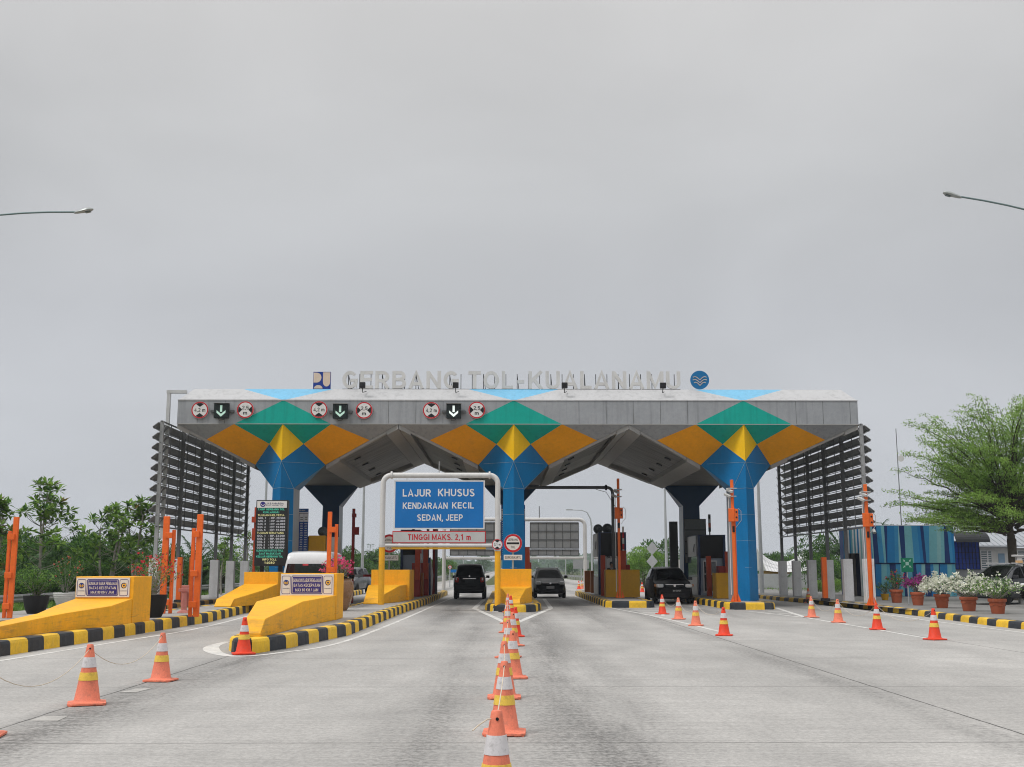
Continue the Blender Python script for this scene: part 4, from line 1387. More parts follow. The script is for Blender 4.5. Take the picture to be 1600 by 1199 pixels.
# black detection frame over the first oncoming lane
def detection_frame():
    Y = 60.0
    x0, x1 = D(806, 762, Y).x, D(957, 762, Y).x
    zt = D(957, 762, Y).z
    t = thing('detection_frame', 'black pipe arch over the oncoming lane beside the loudspeaker booth', 'pipe frame', (x1, Y, ISZ))
    k = .3
    pts = [V(x0, Y, zt)] + [V(x1 - k + k * math.sin(R(a)), Y, zt - k + k * math.cos(R(a))) for a in range(0, 91, 18)] + [V(x1, Y, ISZ)]
    MB().tube(pts, .085, 10).build('pipe', M_dsteel, t, smooth=True)
    MB().lathe(V(x1 - k - .05, Y, zt), [(.15, -.05), (.15, .05)], 12, axis='x').build('flange', M_black, t)
    MB().tube([V(x1 - .9, Y, zt - .1), V(x1 - .35, Y, zt - .25), V(x1 + .12, Y, zt - 1.0), V(x1 + .12, Y, ISZ + 1)], .015, 5).build('cable', M_dsteel, t)
detection_frame()

# ------------------------------------------------ lit tariff screen
YT = 48.2
M_led_g = glow('led_green', (.08, .62, .42), .8)
M_led_y = glow('led_yellow', (.80, .74, .34), .8)
M_led_w = glow('led_white', (.66, .66, .70), .75)
M_scr = paint('screen_black', (.018, .019, .020), .45, .15, 3)
def tariff():
    a, b = D(400, 884.5, YT), D(452, 782, YT)
    a.x, b.x = D(400, 834, YT).x, D(449.5, 834, YT).x
    t = thing('tariff_screen', 'tall black lit tariff screen with coloured rows on the outer island', 'screen', ((a.x + b.x) / 2, YT, ISZ))
    MB().box(a.x, b.x, YT - .16, YT + .2, a.z, b.z).build('housing', M_scr, t, bevel=.015)
    for x in (a.x + .22, b.x - .35):
        MB().box(x, x + .16, YT - .02, YT + .14, ISZ, a.z).build('leg', M_scr, t)
    w, h = b.x - a.x, b.z - a.z
    X = lambda u: a.x + u * w
    Z = lambda u: b.z - u * h
    y = YT - .164
    mb = MB().quad(V(X(.03), y, Z(.118)), V(X(.97), y, Z(.118)), V(X(.97), y, Z(.015)), V(X(.03), y, Z(.015)), 0)
    y -= .004
    mb.disc(V(X(.21), y, Z(.066)), .085 * w, 1)
    for s in (-1, 1):
        mb.bar(V(X(.21), y - .003, Z(.09)), V(X(.21 + s * .06), y - .003, Z(.062)), .004, .025, 0)
    mb.text('JASAMARGA', V(X(.59), y, Z(.053)), .56 * w, .028 * h, 2, bold=.02)
    mb.text('KUALANAMU TOL', V(X(.59), y, Z(.083)), .54 * w, .017 * h, 2, bold=.01)
    mb.build('header', [M_sw, M_purple, M_logo_n], t)
    rows = [('TARIF GERBANG TOL', 1), ('KUALANAMU', 1), ('TUJUAN HELVETIA', 2), ('GOL 1', '29.500'), ('GOL 2', '44.000'), ('GOL 3', '44.000'), ('GOL 4', '59.000'), ('GOL 5', '59.000'), ('TUJUAN SEMAYANG', 2),
            ('GOL 1', '33.000'), ('GOL 2', '50.000'), ('GOL 3', '50.000'), ('GOL 4', '68.000'), ('GOL 5', '68.000'), ('GUNAKAN KARTU E-TOLL', 1), ('SAAT MASUK DAN', 1), ('KELUAR GERBANG TOL', 1), ('INFO TOLL', 2), ('14080', 2)]
    lm = {1: M_led_g, 2: M_led_y}
    y = YT - .166
    for i, (s, c) in enumerate(rows):
        u = .142 + i * .0448 + (.004 if i > 17 else 0)
        hh = .029 * h
        if isinstance(c, str):
            for q, ux, wd, al in ((s, .07, .25, 'l'), (': RP.', .43, .19, 'l'), (c, .93, .28, 'r')):
                MB().text(q, V(X(ux), y, Z(u)), wd * w, hh, bold=.012, align=al).build('text_row', M_led_w, t)
        else:
            wd = {'KUALANAMU': .5, 'INFO TOLL': .44, '14080': .32, 'SAAT MASUK DAN': .68}.get(s, .84)
            MB().text(s, V(X(.48), y, Z(u)), wd * w, hh * (1.2 if s == '14080' else 1), bold=.012).build('text_row', lm[c], t)
tariff()
# printed fare boards: one beside the first column, one behind the middle column
M_fb = paint('fare_blue', (.018, .075, .24), .45, .08, 2)
M_fw = paint('fare_white', (.55, .56, .58), .5, .06, 2)
def fare_board(x0, x1, zlo, zhi, Y, label):
    t = thing('fare_board', label, 'notice board', ((x0 + x1) / 2, Y, zlo), 'printed fare boards')
    MB().box(x0, x1, Y, Y + .05, zlo, zhi).build('panel', M_fb, t)
    MB().box(x0 + .1, x0 + .16, Y + .052, Y + .1, ISZ, zhi).box(x1 - .16, x1 - .1, Y + .052, Y + .1, ISZ, zhi).build('legs', M_dsteel, t)
    w, h = x1 - x0, zhi - zlo
    y = Y - .004
    mb = MB()
    X = lambda u: x0 + u * w
    Z = lambda u: zhi - u * h
    mb.quad(V(X(.01), y, Z(.29)), V(X(.99), y, Z(.29)), V(X(.99), y, Z(.075)), V(X(.01), y, Z(.075)), 0)
    mb.text('GOLONGAN', V(X(.5), y - .002, Z(.04)), .7 * w, .026 * h, 0)
    for k in range(5):
        for zq in (.19, .235):
            mb.cbox(V(X(.1 + .2 * k), y - .004, Z(zq + .012 * (k % 2))), (.12 * w, .004, .016 * h), m=1)
    mb.box(X(.01), X(.99), y - .003, y - .001, Z(.112), Z(.104), 1)
    for k in range(1, 5):
        mb.box(X(.2 * k) - .006, X(.2 * k) + .006, y - .003, y - .001, Z(.97), Z(.1), 2)
    rr = random.Random(int(x0 * 100))
    for q in range(17):
        for k in range(5):
            mb.cbox(V(X(.1 + .2 * k + rr.uniform(-.01, .01)), y - .003, Z(.325 + q * .039)), (rr.uniform(.10, .15) * w, .004, .011 * h), m=0)
        mb.box(X(.01), X(.99), y - .003, y - .001, Z(.347 + q * .039), Z(.344 + q * .039), 2)
    mb.build('printing', [M_fw, M_sk, M_purple], t)
Yb = YF + 3.2
fare_board(D(447, 830, Yb).x, D(481, 830, Yb).x, D(470, 866, Yb).z, D(470, 795, Yb).z, Yb, 'blue and white printed fare board beside the blue column at the tariff screen')
fare_board(D(783, 830, YF + 2.3).x, D(820.5, 830, YF + 2.3).x, D(800, 875, YF + 2.3).z, D(800, 789, YF + 2.3).z, YF + 2.3, 'blue and white printed fare board behind the middle blue column')

# ------------------------------------------------ cones and ropes
M_c1 = paint('cone_faded', (.78, .215, .13), .6, .16, 4, dirt=.5)
M_c2 = paint('cone_red', (.74, .055, .02), .55, .10, 4, dirt=.4)
M_cw = paint('cone_white_band', (.62, .60, .61), .4, .08, 6, dirt=.45)
M_cy = paint('cone_yellow_band', (.78, .52, .08), .4, .08, 6, dirt=.4)
HC = .72
def make_cone(mat, label, loc):
    t = thing('traffic_cone', label, 'traffic cone', loc, 'traffic cones on the lanes')
    rz = lambda z: .150 - (.150 - .035) * (z - .04) / (HC - .04)
    mb = MB()
    # square moulded base with clipped corners
    b, c = .215, .05
    pts = [(b, -b + c), (b, b - c), (b - c, b), (-b + c, b), (-b, b - c), (-b, -b + c), (-b + c, -b), (b - c, -b)]
    mb.prism(pts, .008, .032)
    for sx in (-1, 1):
        for sy in (-1, 1):
            mb.box(sx * .15 - .05, sx * .15 + .05, sy * .15 - .05, sy * .15 + .05, 0, .0075)
    mb.build('cone_base', mat, t, world=False, bevel=.006)
    prof = [(.19, .033), (.165, .042), (rz(.06), .06)]
    prof += [(rz(z), z) for z in (.29, .38, .44, .56, .66, HC - .01)] + [(.03, HC), (.012, HC)]
    MB().lathe((0, 0, 0), prof, 28).build('cone_body', mat, t, smooth=True, world=False)
    for nm, z0, z1_, m in (('yellow_band', .292, .385, M_cy), ('white_band', .445, .565, M_cw)):
        MB().lathe((0, 0, 0), [(rz(z0) + .001, z0 - .001), (rz(z0) + .005, z0), (rz(z1_) + .005, z1_), (rz(z1_) + .001, z1_ + .001)], 28, caps=False).build(nm, m, t, smooth=True, world=False)
    MB().lathe((0, -.037, .67), [(.011, 0), (.011, .014)], 10, axis='y').build('rope_hole', M_black, t, world=False)
    return t
CONES = [  # photo x, y of the base centre, colour, label
    (775.5, 1289, 1, 'faded orange cone at the very bottom with a rope end hanging off it'),
    (788, 1147, 1, 'large faded cone second from the bottom of the middle row, smudged base'),
    (787.8, 1091, 1, 'faded cone peeking out behind the second cone of the middle row'),
    (801, 1060, 1, 'faded cone fourth along the middle row, standing to its outer side'),
    (794, 1028, 1, 'faded cone fifth along the middle row'),
    (801, 1009.6, 1, 'faded cone sixth along the middle row'),
    (805.5, 995, 2, 'bright red cone seventh along the middle row'),
    (793, 988.7, 1, 'faded cone eighth along the middle row, beside the bright red one'),
    (793, 974.7, 1, 'faded cone at the tip of the painted chevron in the middle row'),
    (798, 963, 2, 'bright red cone inside the painted chevron near the island nose'),
    (793.6, 957, 1, 'last faded cone of the middle row at the kerb of the middle island'),
    (135.5, 1101, 1, 'large faded cone on the long joint in front of the outer kerb'),
    (251, 1064.5, 1, 'faded cone further along the joint, roped to the larger one'),
    (-31, 1152, 1, 'cone cut off at the edge of the photo, only a corner of its base showing'),
    (380.5, 1022.5, 2, 'lone bright red cone at the nose of the long kerbed island'),
    (1035, 960, 2, 'bright red cone in front of the black car by the flat fronted island'),
    (1060.5, 968, 1, 'second cone of the row in front of the black car'),
    (1087.5, 978, 1, 'third cone of the row in front of the black car, near the road line'),
    (1131.5, 993.5, 2, 'nearest cone of the row leading to the black car'),
    (1268.5, 965, 1, 'farthest cone on the line leading to the blue column island'),
    (1310, 973, 1, 'second cone on the line beside the kerb with flower pots'),
    (1371, 984, 2, 'bright red cone third on the line beside the kerb with flower pots'),
    (1461, 1000, 2, 'nearest bright cone on the line beside the kerb with flower pots'),
    (1263.5, 942.5, 1, 'small distant cone standing by the far kerb near the white plinths'),
    (1003.5, 925.5, 2, 'tiny cone beyond the plain ochre wall beside the black car'),
    (904.5, 921, 2, 'first of three tiny cones beyond the loudspeaker booth island'),
    (909, 920.4, 1, 'middle of three tiny cones beyond the loudspeaker booth island'),
    (912.5, 920, 2, 'last of three tiny cones beyond the loudspeaker booth island')]
proto = {}
rc = random.Random(11)
CPOS = []
for px, py, k, lab in CONES:
    g = G(px, py)
    CPOS.append(g)
    if k not in proto:
        proto[k] = make_cone({1: M_c1, 2: M_c2}[k], lab, g)
        proto[k].rotation_euler.z = R(6)
    else:
        dup(proto[k], g, rc.uniform(-.35, .35), lab, None, (rc.uniform(.96, 1.04), rc.uniform(.96, 1.04), rc.uniform(.975, 1.02)))
M_rope = paint('rope_pale', (.62, .53, .42), .8, .1, 9)
def rope(idx, sag, label, cat='rope', lead=None, r=.0045):
    mb = MB()
    pts = []
    for a, b in zip(idx, idx[1:]):
        A, B = CPOS[a] + V(0, 0, .672), CPOS[b] + V(0, 0, .672)
        s = sag * rc.uniform(.75, 1.15)
        for i in range(12):
            u = i / 12
            pts.append(A.lerp(B, u) - V(0, 0, 4 * s * u * (1 - u)))
    pts.append(CPOS[idx[-1]] + V(0, 0, .672))
    if lead:
        pts = [CPOS[idx[0]] + V(*p) for p in lead] + pts
    mb.tube(pts, r, 6)
    return tag(mb.build('cone_rope', M_rope, smooth=True), label, cat, 'ropes threaded through the cones')
rope([0, 1, 2, 4, 7, 8, 10], .04, 'pale rope threaded through the middle row of cones with a loose end', lead=[(-.155, -.10, .605), (-.12, -.05, .63), (-.06, -.04, .668)])
rope([13, 11, 12], .36, 'pale rope sagging between the cones in front of the outer kerb')
rope([15, 16, 17, 18], .30, 'pale rope sagging between the cones leading to the black car')
rope([19, 20, 21, 22], .34, 'pale rope sagging between the cones beside the flower pots')
# ================================================================= BOOTHS, FRAMES, VEHICLES, BUILDINGS
M_navyb = paint('booth_navy', (.012, .035, .115), .4, .12, 1, dirt=.05)
M_bpanel = paint('booth_panel', (.36, .42, .50), .45, .1, 1, dirt=.08)
M_bpale = paint('booth_pale', (.56, .56, .55), .45, .1, 1, dirt=.12)
M_bhead = paint('booth_header', (.010, .010, .013), .35, .2, 1)
M_glass = glassy('dark_glass')
M_glassg = glassy('booth_glass', (.07, .10, .11), .05)
M_alu = paint('aluminium', (.60, .60, .60), .35, .06, 2, metal=.3)
M_redc = paint('cabinet_red', (.28, .018, .014), .5, .12, 2, dirt=.1)
M_teal = paint('horn_grey', (.09, .105, .11), .5, .15, 3)

def booth(x0, x1, y0, y1, zt, label, door=None, group='toll collector booths'):
    t = thing('toll_booth', label, 'toll booth', ((x0 + x1) / 2, y0, ISZ), group)
    zm = ISZ + (zt - ISZ) * .62
    zw = ISZ + (zt - ISZ) * .42
    mb = MB()
    mb.box(x0, x0 + .12, y0 - .28, y1, zw, zt).box(x1 - .14, x1, y0 - .28, y1, zw + .3, zt)
    mb.slab([V(x0, y0 - .28, zw), V(x0, y0 - .05, ISZ), V(x0, y1, ISZ), V(x0, y1, zw)], (.12, 0, 0))
    mb.slab([V(x1 - .14, y0 - .28, zw + .3), V(x1 - .14, y0 - .02, ISZ), V(x1 - .14, y1, ISZ), V(x1 - .14, y1, zw + .3)], (.14, 0, 0))
    mb.box(x0 - .01, x1 + .01, y0 - .3, y1, zt + .002, zt + .04)
    mb.build('frame', M_navyb, t, bevel=.01)
    MB().slab([V(x0 + .122, y0 - .26, zt - .005), V(x1 - .142, y0 - .26, zt - .005), V(x1 - .142, y0 - .1, zm), V(x0 + .122, y0 - .1, zm)], (0, .06, 0)).build('header_panel', M_bhead, t)
    MB().box(x0 + .122, x1 - .142, y0 - .0, y0 + .06, ISZ, zm).build('front_panel', M_bpanel, t)
    # side towards the lane: lower panel, window, upper panel
    for nm, za, zb_, m, pr in (('side_panel', ISZ, ISZ + .95, M_bpale, .03), ('side_window', ISZ + .95, ISZ + 2.05, M_glassg, .015), ('side_upper', ISZ + 2.05, zt, M_bpale, .05)):
        MB().box(x0 - pr, x0 - .002, y0 + .1, y1 - .05, za + .003, zb_ - .003).build(nm, m, t)
    MB().bar(V(x0 - .09, y0 + .35, zt - .45), V(x0 - .09, y0 + .8, zt - .85), .03, .05).build('wiper_arm', M_black, t)
    if door:
        d0, d1 = door
        zd0, zd1 = ISZ + .14, zm - .12
        yy = y0 - .004
        f = MB()
        for a, b, c, d in ((d0, d0 + .06, zd0, zd1), (d1 - .06, d1, zd0, zd1), (d0 + .06, d1 - .06, zd1 - .06, zd1), (d0 + .06, d1 - .06, zd0, zd0 + .07), (d0 + .06, d1 - .06, zd0 + .95, zd0 + 1.0)):
            f.box(a, b, yy - .04, yy, c, d)
        dr = f.build('door', M_alu, t)
        MB().quad(V(d0 + .06, yy - .008, zd0), V(d1 - .06, yy - .008, zd0), V(d1 - .06, yy - .008, zd1), V(d0 + .06, yy - .008, zd1)).build('pane', M_glass, dr)
    return t
Yb_ = 61.5
bx0, bx1 = D(935, 880, Yb_).x, D(978, 880, Yb_).x
booth(bx0, bx1, Yb_, Yb_ + 3, D(950, 833, Yb_ - .3).z, 'dark toll booth with two loudspeakers on its roof')
t = thing('lane_poster', 'white poster board with big dark letters on the loudspeaker booth front', 'poster', ((bx0 + bx1) / 2, Yb_, 1.5))
pa, pb = D(946, 892, Yb_ - .1), D(966, 864, Yb_ - .1)
MB().box(pa.x, pb.x, Yb_ - .08, Yb_ - .03, pa.z, pb.z).build('panel', M_sw, t, bevel=.004)
mb = MB()
for a, b, c, d in ((pa.x + .03, pb.x - .03, pb.z - .06, pb.z - .03), (pa.x + .03, pb.x - .03, pa.z + .03, pa.z + .06), (pa.x + .03, pa.x + .05, pa.z + .03, pb.z - .03), (pb.x - .05, pb.x - .03, pa.z + .03, pb.z - .03)):
    mb.box(a, b, Yb_ - .086, Yb_ - .082, c, d)
mb.build('border', M_sk, t)
MB().text('BUKA', V((pa.x + pb.x) / 2, Yb_ - .086, pb.z - .22), .56, .16, 0, bold=.03).build('lettering', M_sk, t)
Ye = 60.0
booth(D(1090, 880, Ye).x, D(1133, 880, Ye).x, Ye, Ye + 3, D(1110, 837, Ye - .3).z, 'dark toll booth with a white framed glass door beside the blue column', (D(1098, 880, Ye).x, D(1120, 880, Ye).x))
booth(-5.6, -4.55, 61.5, 64.5, 3.75, 'dark toll booth half hidden by the small car lane sign', None)
booth(-11.1, -9.6, 58.5, 61.5, 3.3, 'dark toll booth behind the van, below the far dark column', None)
# ochre machine housing above the van, with horn loudspeaker
t = thing('machine_housing', 'big ochre metal housing seen over the roof of the van', 'housing', (-9.9, 53, ISZ))
MB().box(D(482, 850, 53).x, D(508, 850, 53).x, 53, 54.3, ISZ, D(490, 837, 53).z).build('cabinet', M_ybs, t, bevel=.02)
MB().box(D(508.5, 850, 53).x, D(527, 850, 53).x, 53.3, 54.2, ISZ, D(490, 839, 53).z).build('pale_cabinet', M_bpale, t, bevel=.02)
MB().tube([D(524, 850, 53.2), D(527, 856, 53.1), D(525, 862, 53.2)], .02, 5).build('cable', M_black, t)
def horn(px, py, Y, r, label, zb_):
    c = D(px, py, Y)
    t = thing('horn_loudspeaker', label, 'loudspeaker', (c.x, Y, zb_), 'horn loudspeakers on the islands')
    MB().lathe(c, [(r * .98, -.0), (r, .02), (r * .72, .06), (r * .45, .16), (r * .3, .3), (r * .3, .42)], 20, axis='y').build('horn', M_teal, t, smooth=True)
    MB().lathe(c - V(0, .012, 0), [(r * .22, 0), (r * .2, .01)], 14, axis='y').lathe(c - V(0, .006, 0), [(r * .86, 0), (r * .84, .004)], 20, axis='y', m=1).build('throat', [M_steel, M_black], t)
    MB().box(c.x - .03, c.x + .03, Y + .12, Y + .18, zb_, c.z - r * .35).build('bracket', M_dsteel, t)
zbt = D(950, 833, Yb_ - .3).z + .04
horn(934.5, 827, Yb_ + .4, .27, 'outer grey horn loudspeaker on the booth roof nearer the central lane', zbt)
horn(949, 826.5, Yb_ + .1, .29, 'grey horn loudspeaker on the booth roof nearer the orange camera post', zbt)
horn(504.5, 831, 53.4, .24, 'grey horn loudspeaker on the ochre housing above the van', D(490, 837, 53).z)
# small mast lamp on the glass door booth
p = D(1109, 833, Ye + .3)
t = thing('warning_mast', 'short striped mast standing on the roof of the glass door booth', 'mast', tuple(p))
MB().tube([V(p.x, p.y, D(1109, 837, Ye - .3).z + .04), V(p.x, p.y, D(1109, 804, p.y).z)], .035, 6).build('stem', M_black, t)
mb = MB()
za, zb2 = D(1109, 831, p.y).z, D(1109, 804, p.y).z
for q in range(4):
    mb.box(p.x - .06, p.x + .06, p.y - .06, p.y + .06, za + (zb2 - za) * q / 4, za + (zb2 - za) * (q + 1) / 4 - .004, q % 3)
mb.build('striped_sleeve', [M_black, M_orgd, M_steel], t)

# ------------------------------------------------ machine cabinets, boom gates, fins
def cabinet(x, y, w, h, up, label, m=None):
    t = thing('gate_machine', label, 'gate machine', (x, y, ISZ), 'red gate machines on the islands')
    MB().box(x - w / 2, x + w / 2, y, y + .7, ISZ, ISZ + h).build('cabinet', m or M_redc, t, bevel=.015)
    MB().box(x + up - .13, x + up + .13, y - .1, y - .004, ISZ + h * .5, ISZ + h + .72).build('upright', M_orgd, t, bevel=.01)
    return t
def pxX(px, Y):
    return D(px, 890, Y).x
hz = lambda py, Y: D(800, py, Y).z
cabinet(pxX(650, 57), 57, .42, hz(880, 57) - ISZ, .08, 'red gate machine behind the second yellow ramp wall, nearer one')
cabinet(pxX(662, 59.5), 59.5, .5, hz(880, 59.5) - ISZ, .1, 'red gate machine behind the second yellow ramp wall, beside the blue fin')
cabinet(pxX(1132.5, 56.5), 56.5, .62, hz(884.5, 56.5) - ISZ, .14, 'red gate machine above the narrow ochre wall by the blue column')
cabinet(pxX(977, 58), 58, .5, hz(882.5, 58) - ISZ, -.1, 'dark red gate machine behind the plain ochre wall')
cabinet(pxX(823.5, 53), 53, .42, hz(879, 53) - ISZ, .0, 'red gate machine behind the middle yellow ramp wall')
def boom(p, d, L, label, up=False):
    t = thing('boom_gate', label, 'boom gate', (p.x, p.y, ISZ), 'red and white boom gates')
    MB().box(p.x - .16, p.x + .16, p.y - .16, p.y + .16, ISZ, p.z - .06).build('pedestal', M_wpipe, t, bevel=.02)
    mb = MB()
    n = max(5, int(L / .5))
    for q in range(n):
        a, b = p + d * (L * q / n), p + d * (L * (q + 1) / n - .003)
        mb.bar(a, b, .09, .13, q % 2)
    mb.build('boom', [M_sw, M_sr], t)
boom(V(-6.2, 66, 1.28), V(-1, 0, 0), 3.0, 'lowered red and white boom gate behind the van')
boom(V(11.2, 62, 1.25), V(1, 0, 0), 2.6, 'lowered boom gate past the blue column, before the white hut')
boom(V(pxX(974.5, 58.8), 58.8, hz(868, 58.8)), V(.0, 0, 1), 1.5, 'raised red and white boom gate beside the loudspeaker booth')
boom(V(pxX(657, 60.5), 60.5, hz(874, 60.5)), V(0, 0, 1), 1.5, 'raised red and white boom gate behind the red machines of the long island')
t = thing('blue_fin', 'slanted dark blue fin with a white edge on the long island', 'machine fin', (-4.45, 60.8, ISZ))
x0, x1 = pxX(665, 60.8), pxX(673.5, 60.8)
MB().slab([V(x0, 60.8, ISZ), V(x1, 60.8, ISZ), V(x1 - .05, 60.8, hz(871, 60.8)), V(x0 + .05, 60.8, hz(873, 60.8))], (0, .7, 0)).build('fin', paint('fin_blue', (.01, .06, .16), .45, .12, 1), t, bevel=.02)
MB().slab([V(x1 + .002, 60.85, ISZ), V(x1 + .05, 60.85, ISZ), V(x1 + .1, 60.85, hz(898, 60.8)), V(x1 - .04, 60.85, hz(873, 60.8))], (0, .3, 0)).build('white_edge', M_sw, t)
for px, m, lab, pt in ((645, M_dsteel, 'slim dark pole beside the second yellow ramp wall', 850), (668, M_dsteel, 'slim dark pole above the blue fin', 845), (677.5, M_redc, 'dark red square pole before the far brown wall', 835), (681.5, M_dsteel, 'thin black pole beside the dark red square pole', 840)):
    x = pxX(px, 62.5)
    t = tag(MB().box(x - .07, x + .07, 62.5, 62.64, ISZ, hz(pt - 40, 62.5)).build('slim_pole', m, bevel=.01), lab, 'pole')
p = V(pxX(550.5, 56), 56, 0)
t = tag(MB().box(p.x - .07, p.x + .07, 56, 56.14, 0.0, hz(795, 56)).box(p.x - .02, p.x + .3, 55.9, 55.996, hz(836, 56), hz(824, 56)).box(p.x - .06, p.x + .15, 55.8, 55.996, hz(809, 56), hz(803, 56)).build('camera_pole', M_redc, bevel=.01),
        'dark red pole with a small box beside the far dark column', 'pole')
for px, Y, y0, y1, w, lab in ((415.5, 51, 770, 840, .10, 'slim red pole with a camera at the edge of the tariff screen'), (1056, 58, 873, 892, .3, 'small white notice by the far dark panel')):
    pass
x = pxX(396, 49.8)
tag(MB().box(x - .05, x + .05, 49.8, 49.9, ISZ, hz(793, 49.8)).box(x - .12, x + .12, 49.6, 49.796, hz(817, 49.8), hz(808, 49.8)).box(x - .1, x + .08, 49.68, 49.796, hz(845, 49.8), hz(826, 49.8)).build('camera_pole', M_orgd), 'slim red pole with small boxes along the tariff screen edge', 'pole')
# posts in front of booths
for px, y0, y1, Y, zb_, lab in ((943, 925, 868, 58.8, ISZ, 'red orange square post in front of the loudspeaker booth'), (1109, 927, 869, 57.6, ISZ, 'red orange square post before the glass booth door')):
    p = D(px, y0, Y)
    tag(MB().box(p.x - .12, p.x + .12, Y, Y + .22, zb_, hz(y1, Y)).build('square_post', M_orgd, bevel=.015), lab, 'post')

# ------------------------------------------------ rear frames: backs of the lane signs for traffic from the other side
M_back = paint('sign_back', (.30, .305, .31), .5, .1, 1, metal=.3, dirt=.15)
def rear_frame(px0, px1, Y, pt, pbar, panel, label):
    t = thing('rear_sign_frame', label, 'sign frame', (pxX((px0 + px1) / 2, Y), Y, 0), 'sign frames seen from behind')
    x0, x1 = pxX(px0, Y), pxX(px1, Y)
    zt, zb_ = hz(pt, Y), hz(pbar, Y)
    k = .4
    pts = [V(x0, Y, 0), V(x0, Y, zt - k)] + [V(x0 + k - k * math.cos(R(a)), Y, zt - k + k * math.sin(R(a))) for a in range(0, 91, 18)] + [V(x1 - k + k * math.sin(R(a)), Y, zt - k + k * math.cos(R(a))) for a in range(0, 91, 18)] + [V(x1, Y, 0)]
    MB().tube(pts, .13, 10).build('pipe', M_wpipe, t, smooth=True)
    MB().tube([V(x0 + .13, Y, zb_), V(x1 - .13, Y, zb_)], .10, 8).build('crossbar', M_wpipe, t, smooth=True)
    a0, a1, b0, b1, c1 = panel
    xa, xb = pxX(a0, Y), pxX(a1, Y)
    for za, zb2, rows, nm in ((hz(b1, Y), hz(b0, Y), 3, 'panel_back'), (hz(c1, Y), hz(b1 + 2.2, Y), 1, 'lower_panel_back')):
        o = MB().box(xa, xb, Y - .03, Y + .03, za, zb2).build(nm, M_back, t)
        mb = MB()
        for q in range(7):
            x = xa + (xb - xa) * q / 6
            mb.box(x - .02, x + .02, Y - .06, Y - .032, za, zb2)
        for q in range(rows + 1):
            z = za + (zb2 - za) * q / rows
            mb.box(xa, xb, Y - .075, Y - .062, z - .03, z + .03)
        mb.build('ribs', M_dsteel, o)
    MB().tube([V((x0 + x1) / 2 - .4, Y, zt + .1), V((x0 + x1) / 2 - .4, Y, zt + .9)], .03, 5).build('spike', M_dsteel, t)
rear_frame(790, 914.5, 75.5, 812, 872, (828.5, 904.5, 817, 857, 868), 'white pipe frame with a grey sign back over the first oncoming lane')
rear_frame(693.5, 800, 75.0, 812, 872.5, (703, 785, 817, 857, 868), 'white pipe frame with a grey sign back behind the black car driving away')

# large boards seen from behind on the last island
t = thing('board_back', 'tall grey panelled board overlapping the far dark column above the glass door booth', 'board', (10.8, 62.9, ISZ))
xa, xb = pxX(1071, 62.9), pxX(1105, 62.9)
MB().box(xa, xb, 62.9, 63.0, hz(880, 62.9), hz(811, 62.9)).build('panel', M_black, t)
mb = MB()
zA, zB = hz(880, 62.9), hz(811, 62.9)
for q, (a, b) in enumerate(((.0, .2), (.21, .47), (.48, .74), (.75, .99))):
    mb.box(xa + .03, xb - .05, 62.86, 62.896, zA + (zB - zA) * a + .02, zA + (zB - zA) * b)
mb.build('sheets', paint('back_sheet', (.17, .185, .185), .5, .15, 1), t)
MB().box(xa + .2, xa + .3, 63.01, 63.1, ISZ, zB).box(xb - .3, xb - .2, 63.01, 63.1, ISZ, zB).build('legs', M_dsteel, t)
x0, x1 = pxX(1048, 61), pxX(1060.5, 61)
tag(MB().box(x0, x1, 61, 61.3, 1.0, hz(815, 61)).box(x0 + .1, x0 + .2, 61.05, 61.2, ISZ, 1.0).build('display_board', M_black, bevel=.01), 'narrow black upright panel behind the oncoming black car', 'panel')

# ------------------------------------------------ vehicles
M_car = paint('car_black', (.0035, .0035, .0048), .35, .15, 1, spec=.14, coat=.06)
M_carg = paint('car_graphite', (.03, .033, .04), .3, .15, 1, coat=.4)
M_tint = glassy('tinted_glass', (.003, .0035, .004), .06, .03)
M_tyre = paint('tyre', (.012, .012, .012), .85, .2, 5)
M_rim = paint('rim', (.30, .30, .31), .3, .1, 4, metal=.8)
M_chrome = paint('chrome', (.60, .60, .61), .15, .05, 4, metal=.9)
M_lens = paint('headlamp_lens', (.66, .67, .68), .15, .08, 8, coat=1)
M_tail = paint('tail_red', (.50, .02, .02), .2, .1, 8, coat=1)
M_amber = paint('lamp_amber', (.55, .25, .12), .2, .1, 8)
M_platew = paint('plate_pale', (.42, .43, .45), .5, .08, 6)
M_platek = paint('plate_dark', (.02, .022, .025), .5, .1, 6)
def lerp(a, b, u):
    return a + (b - a) * u
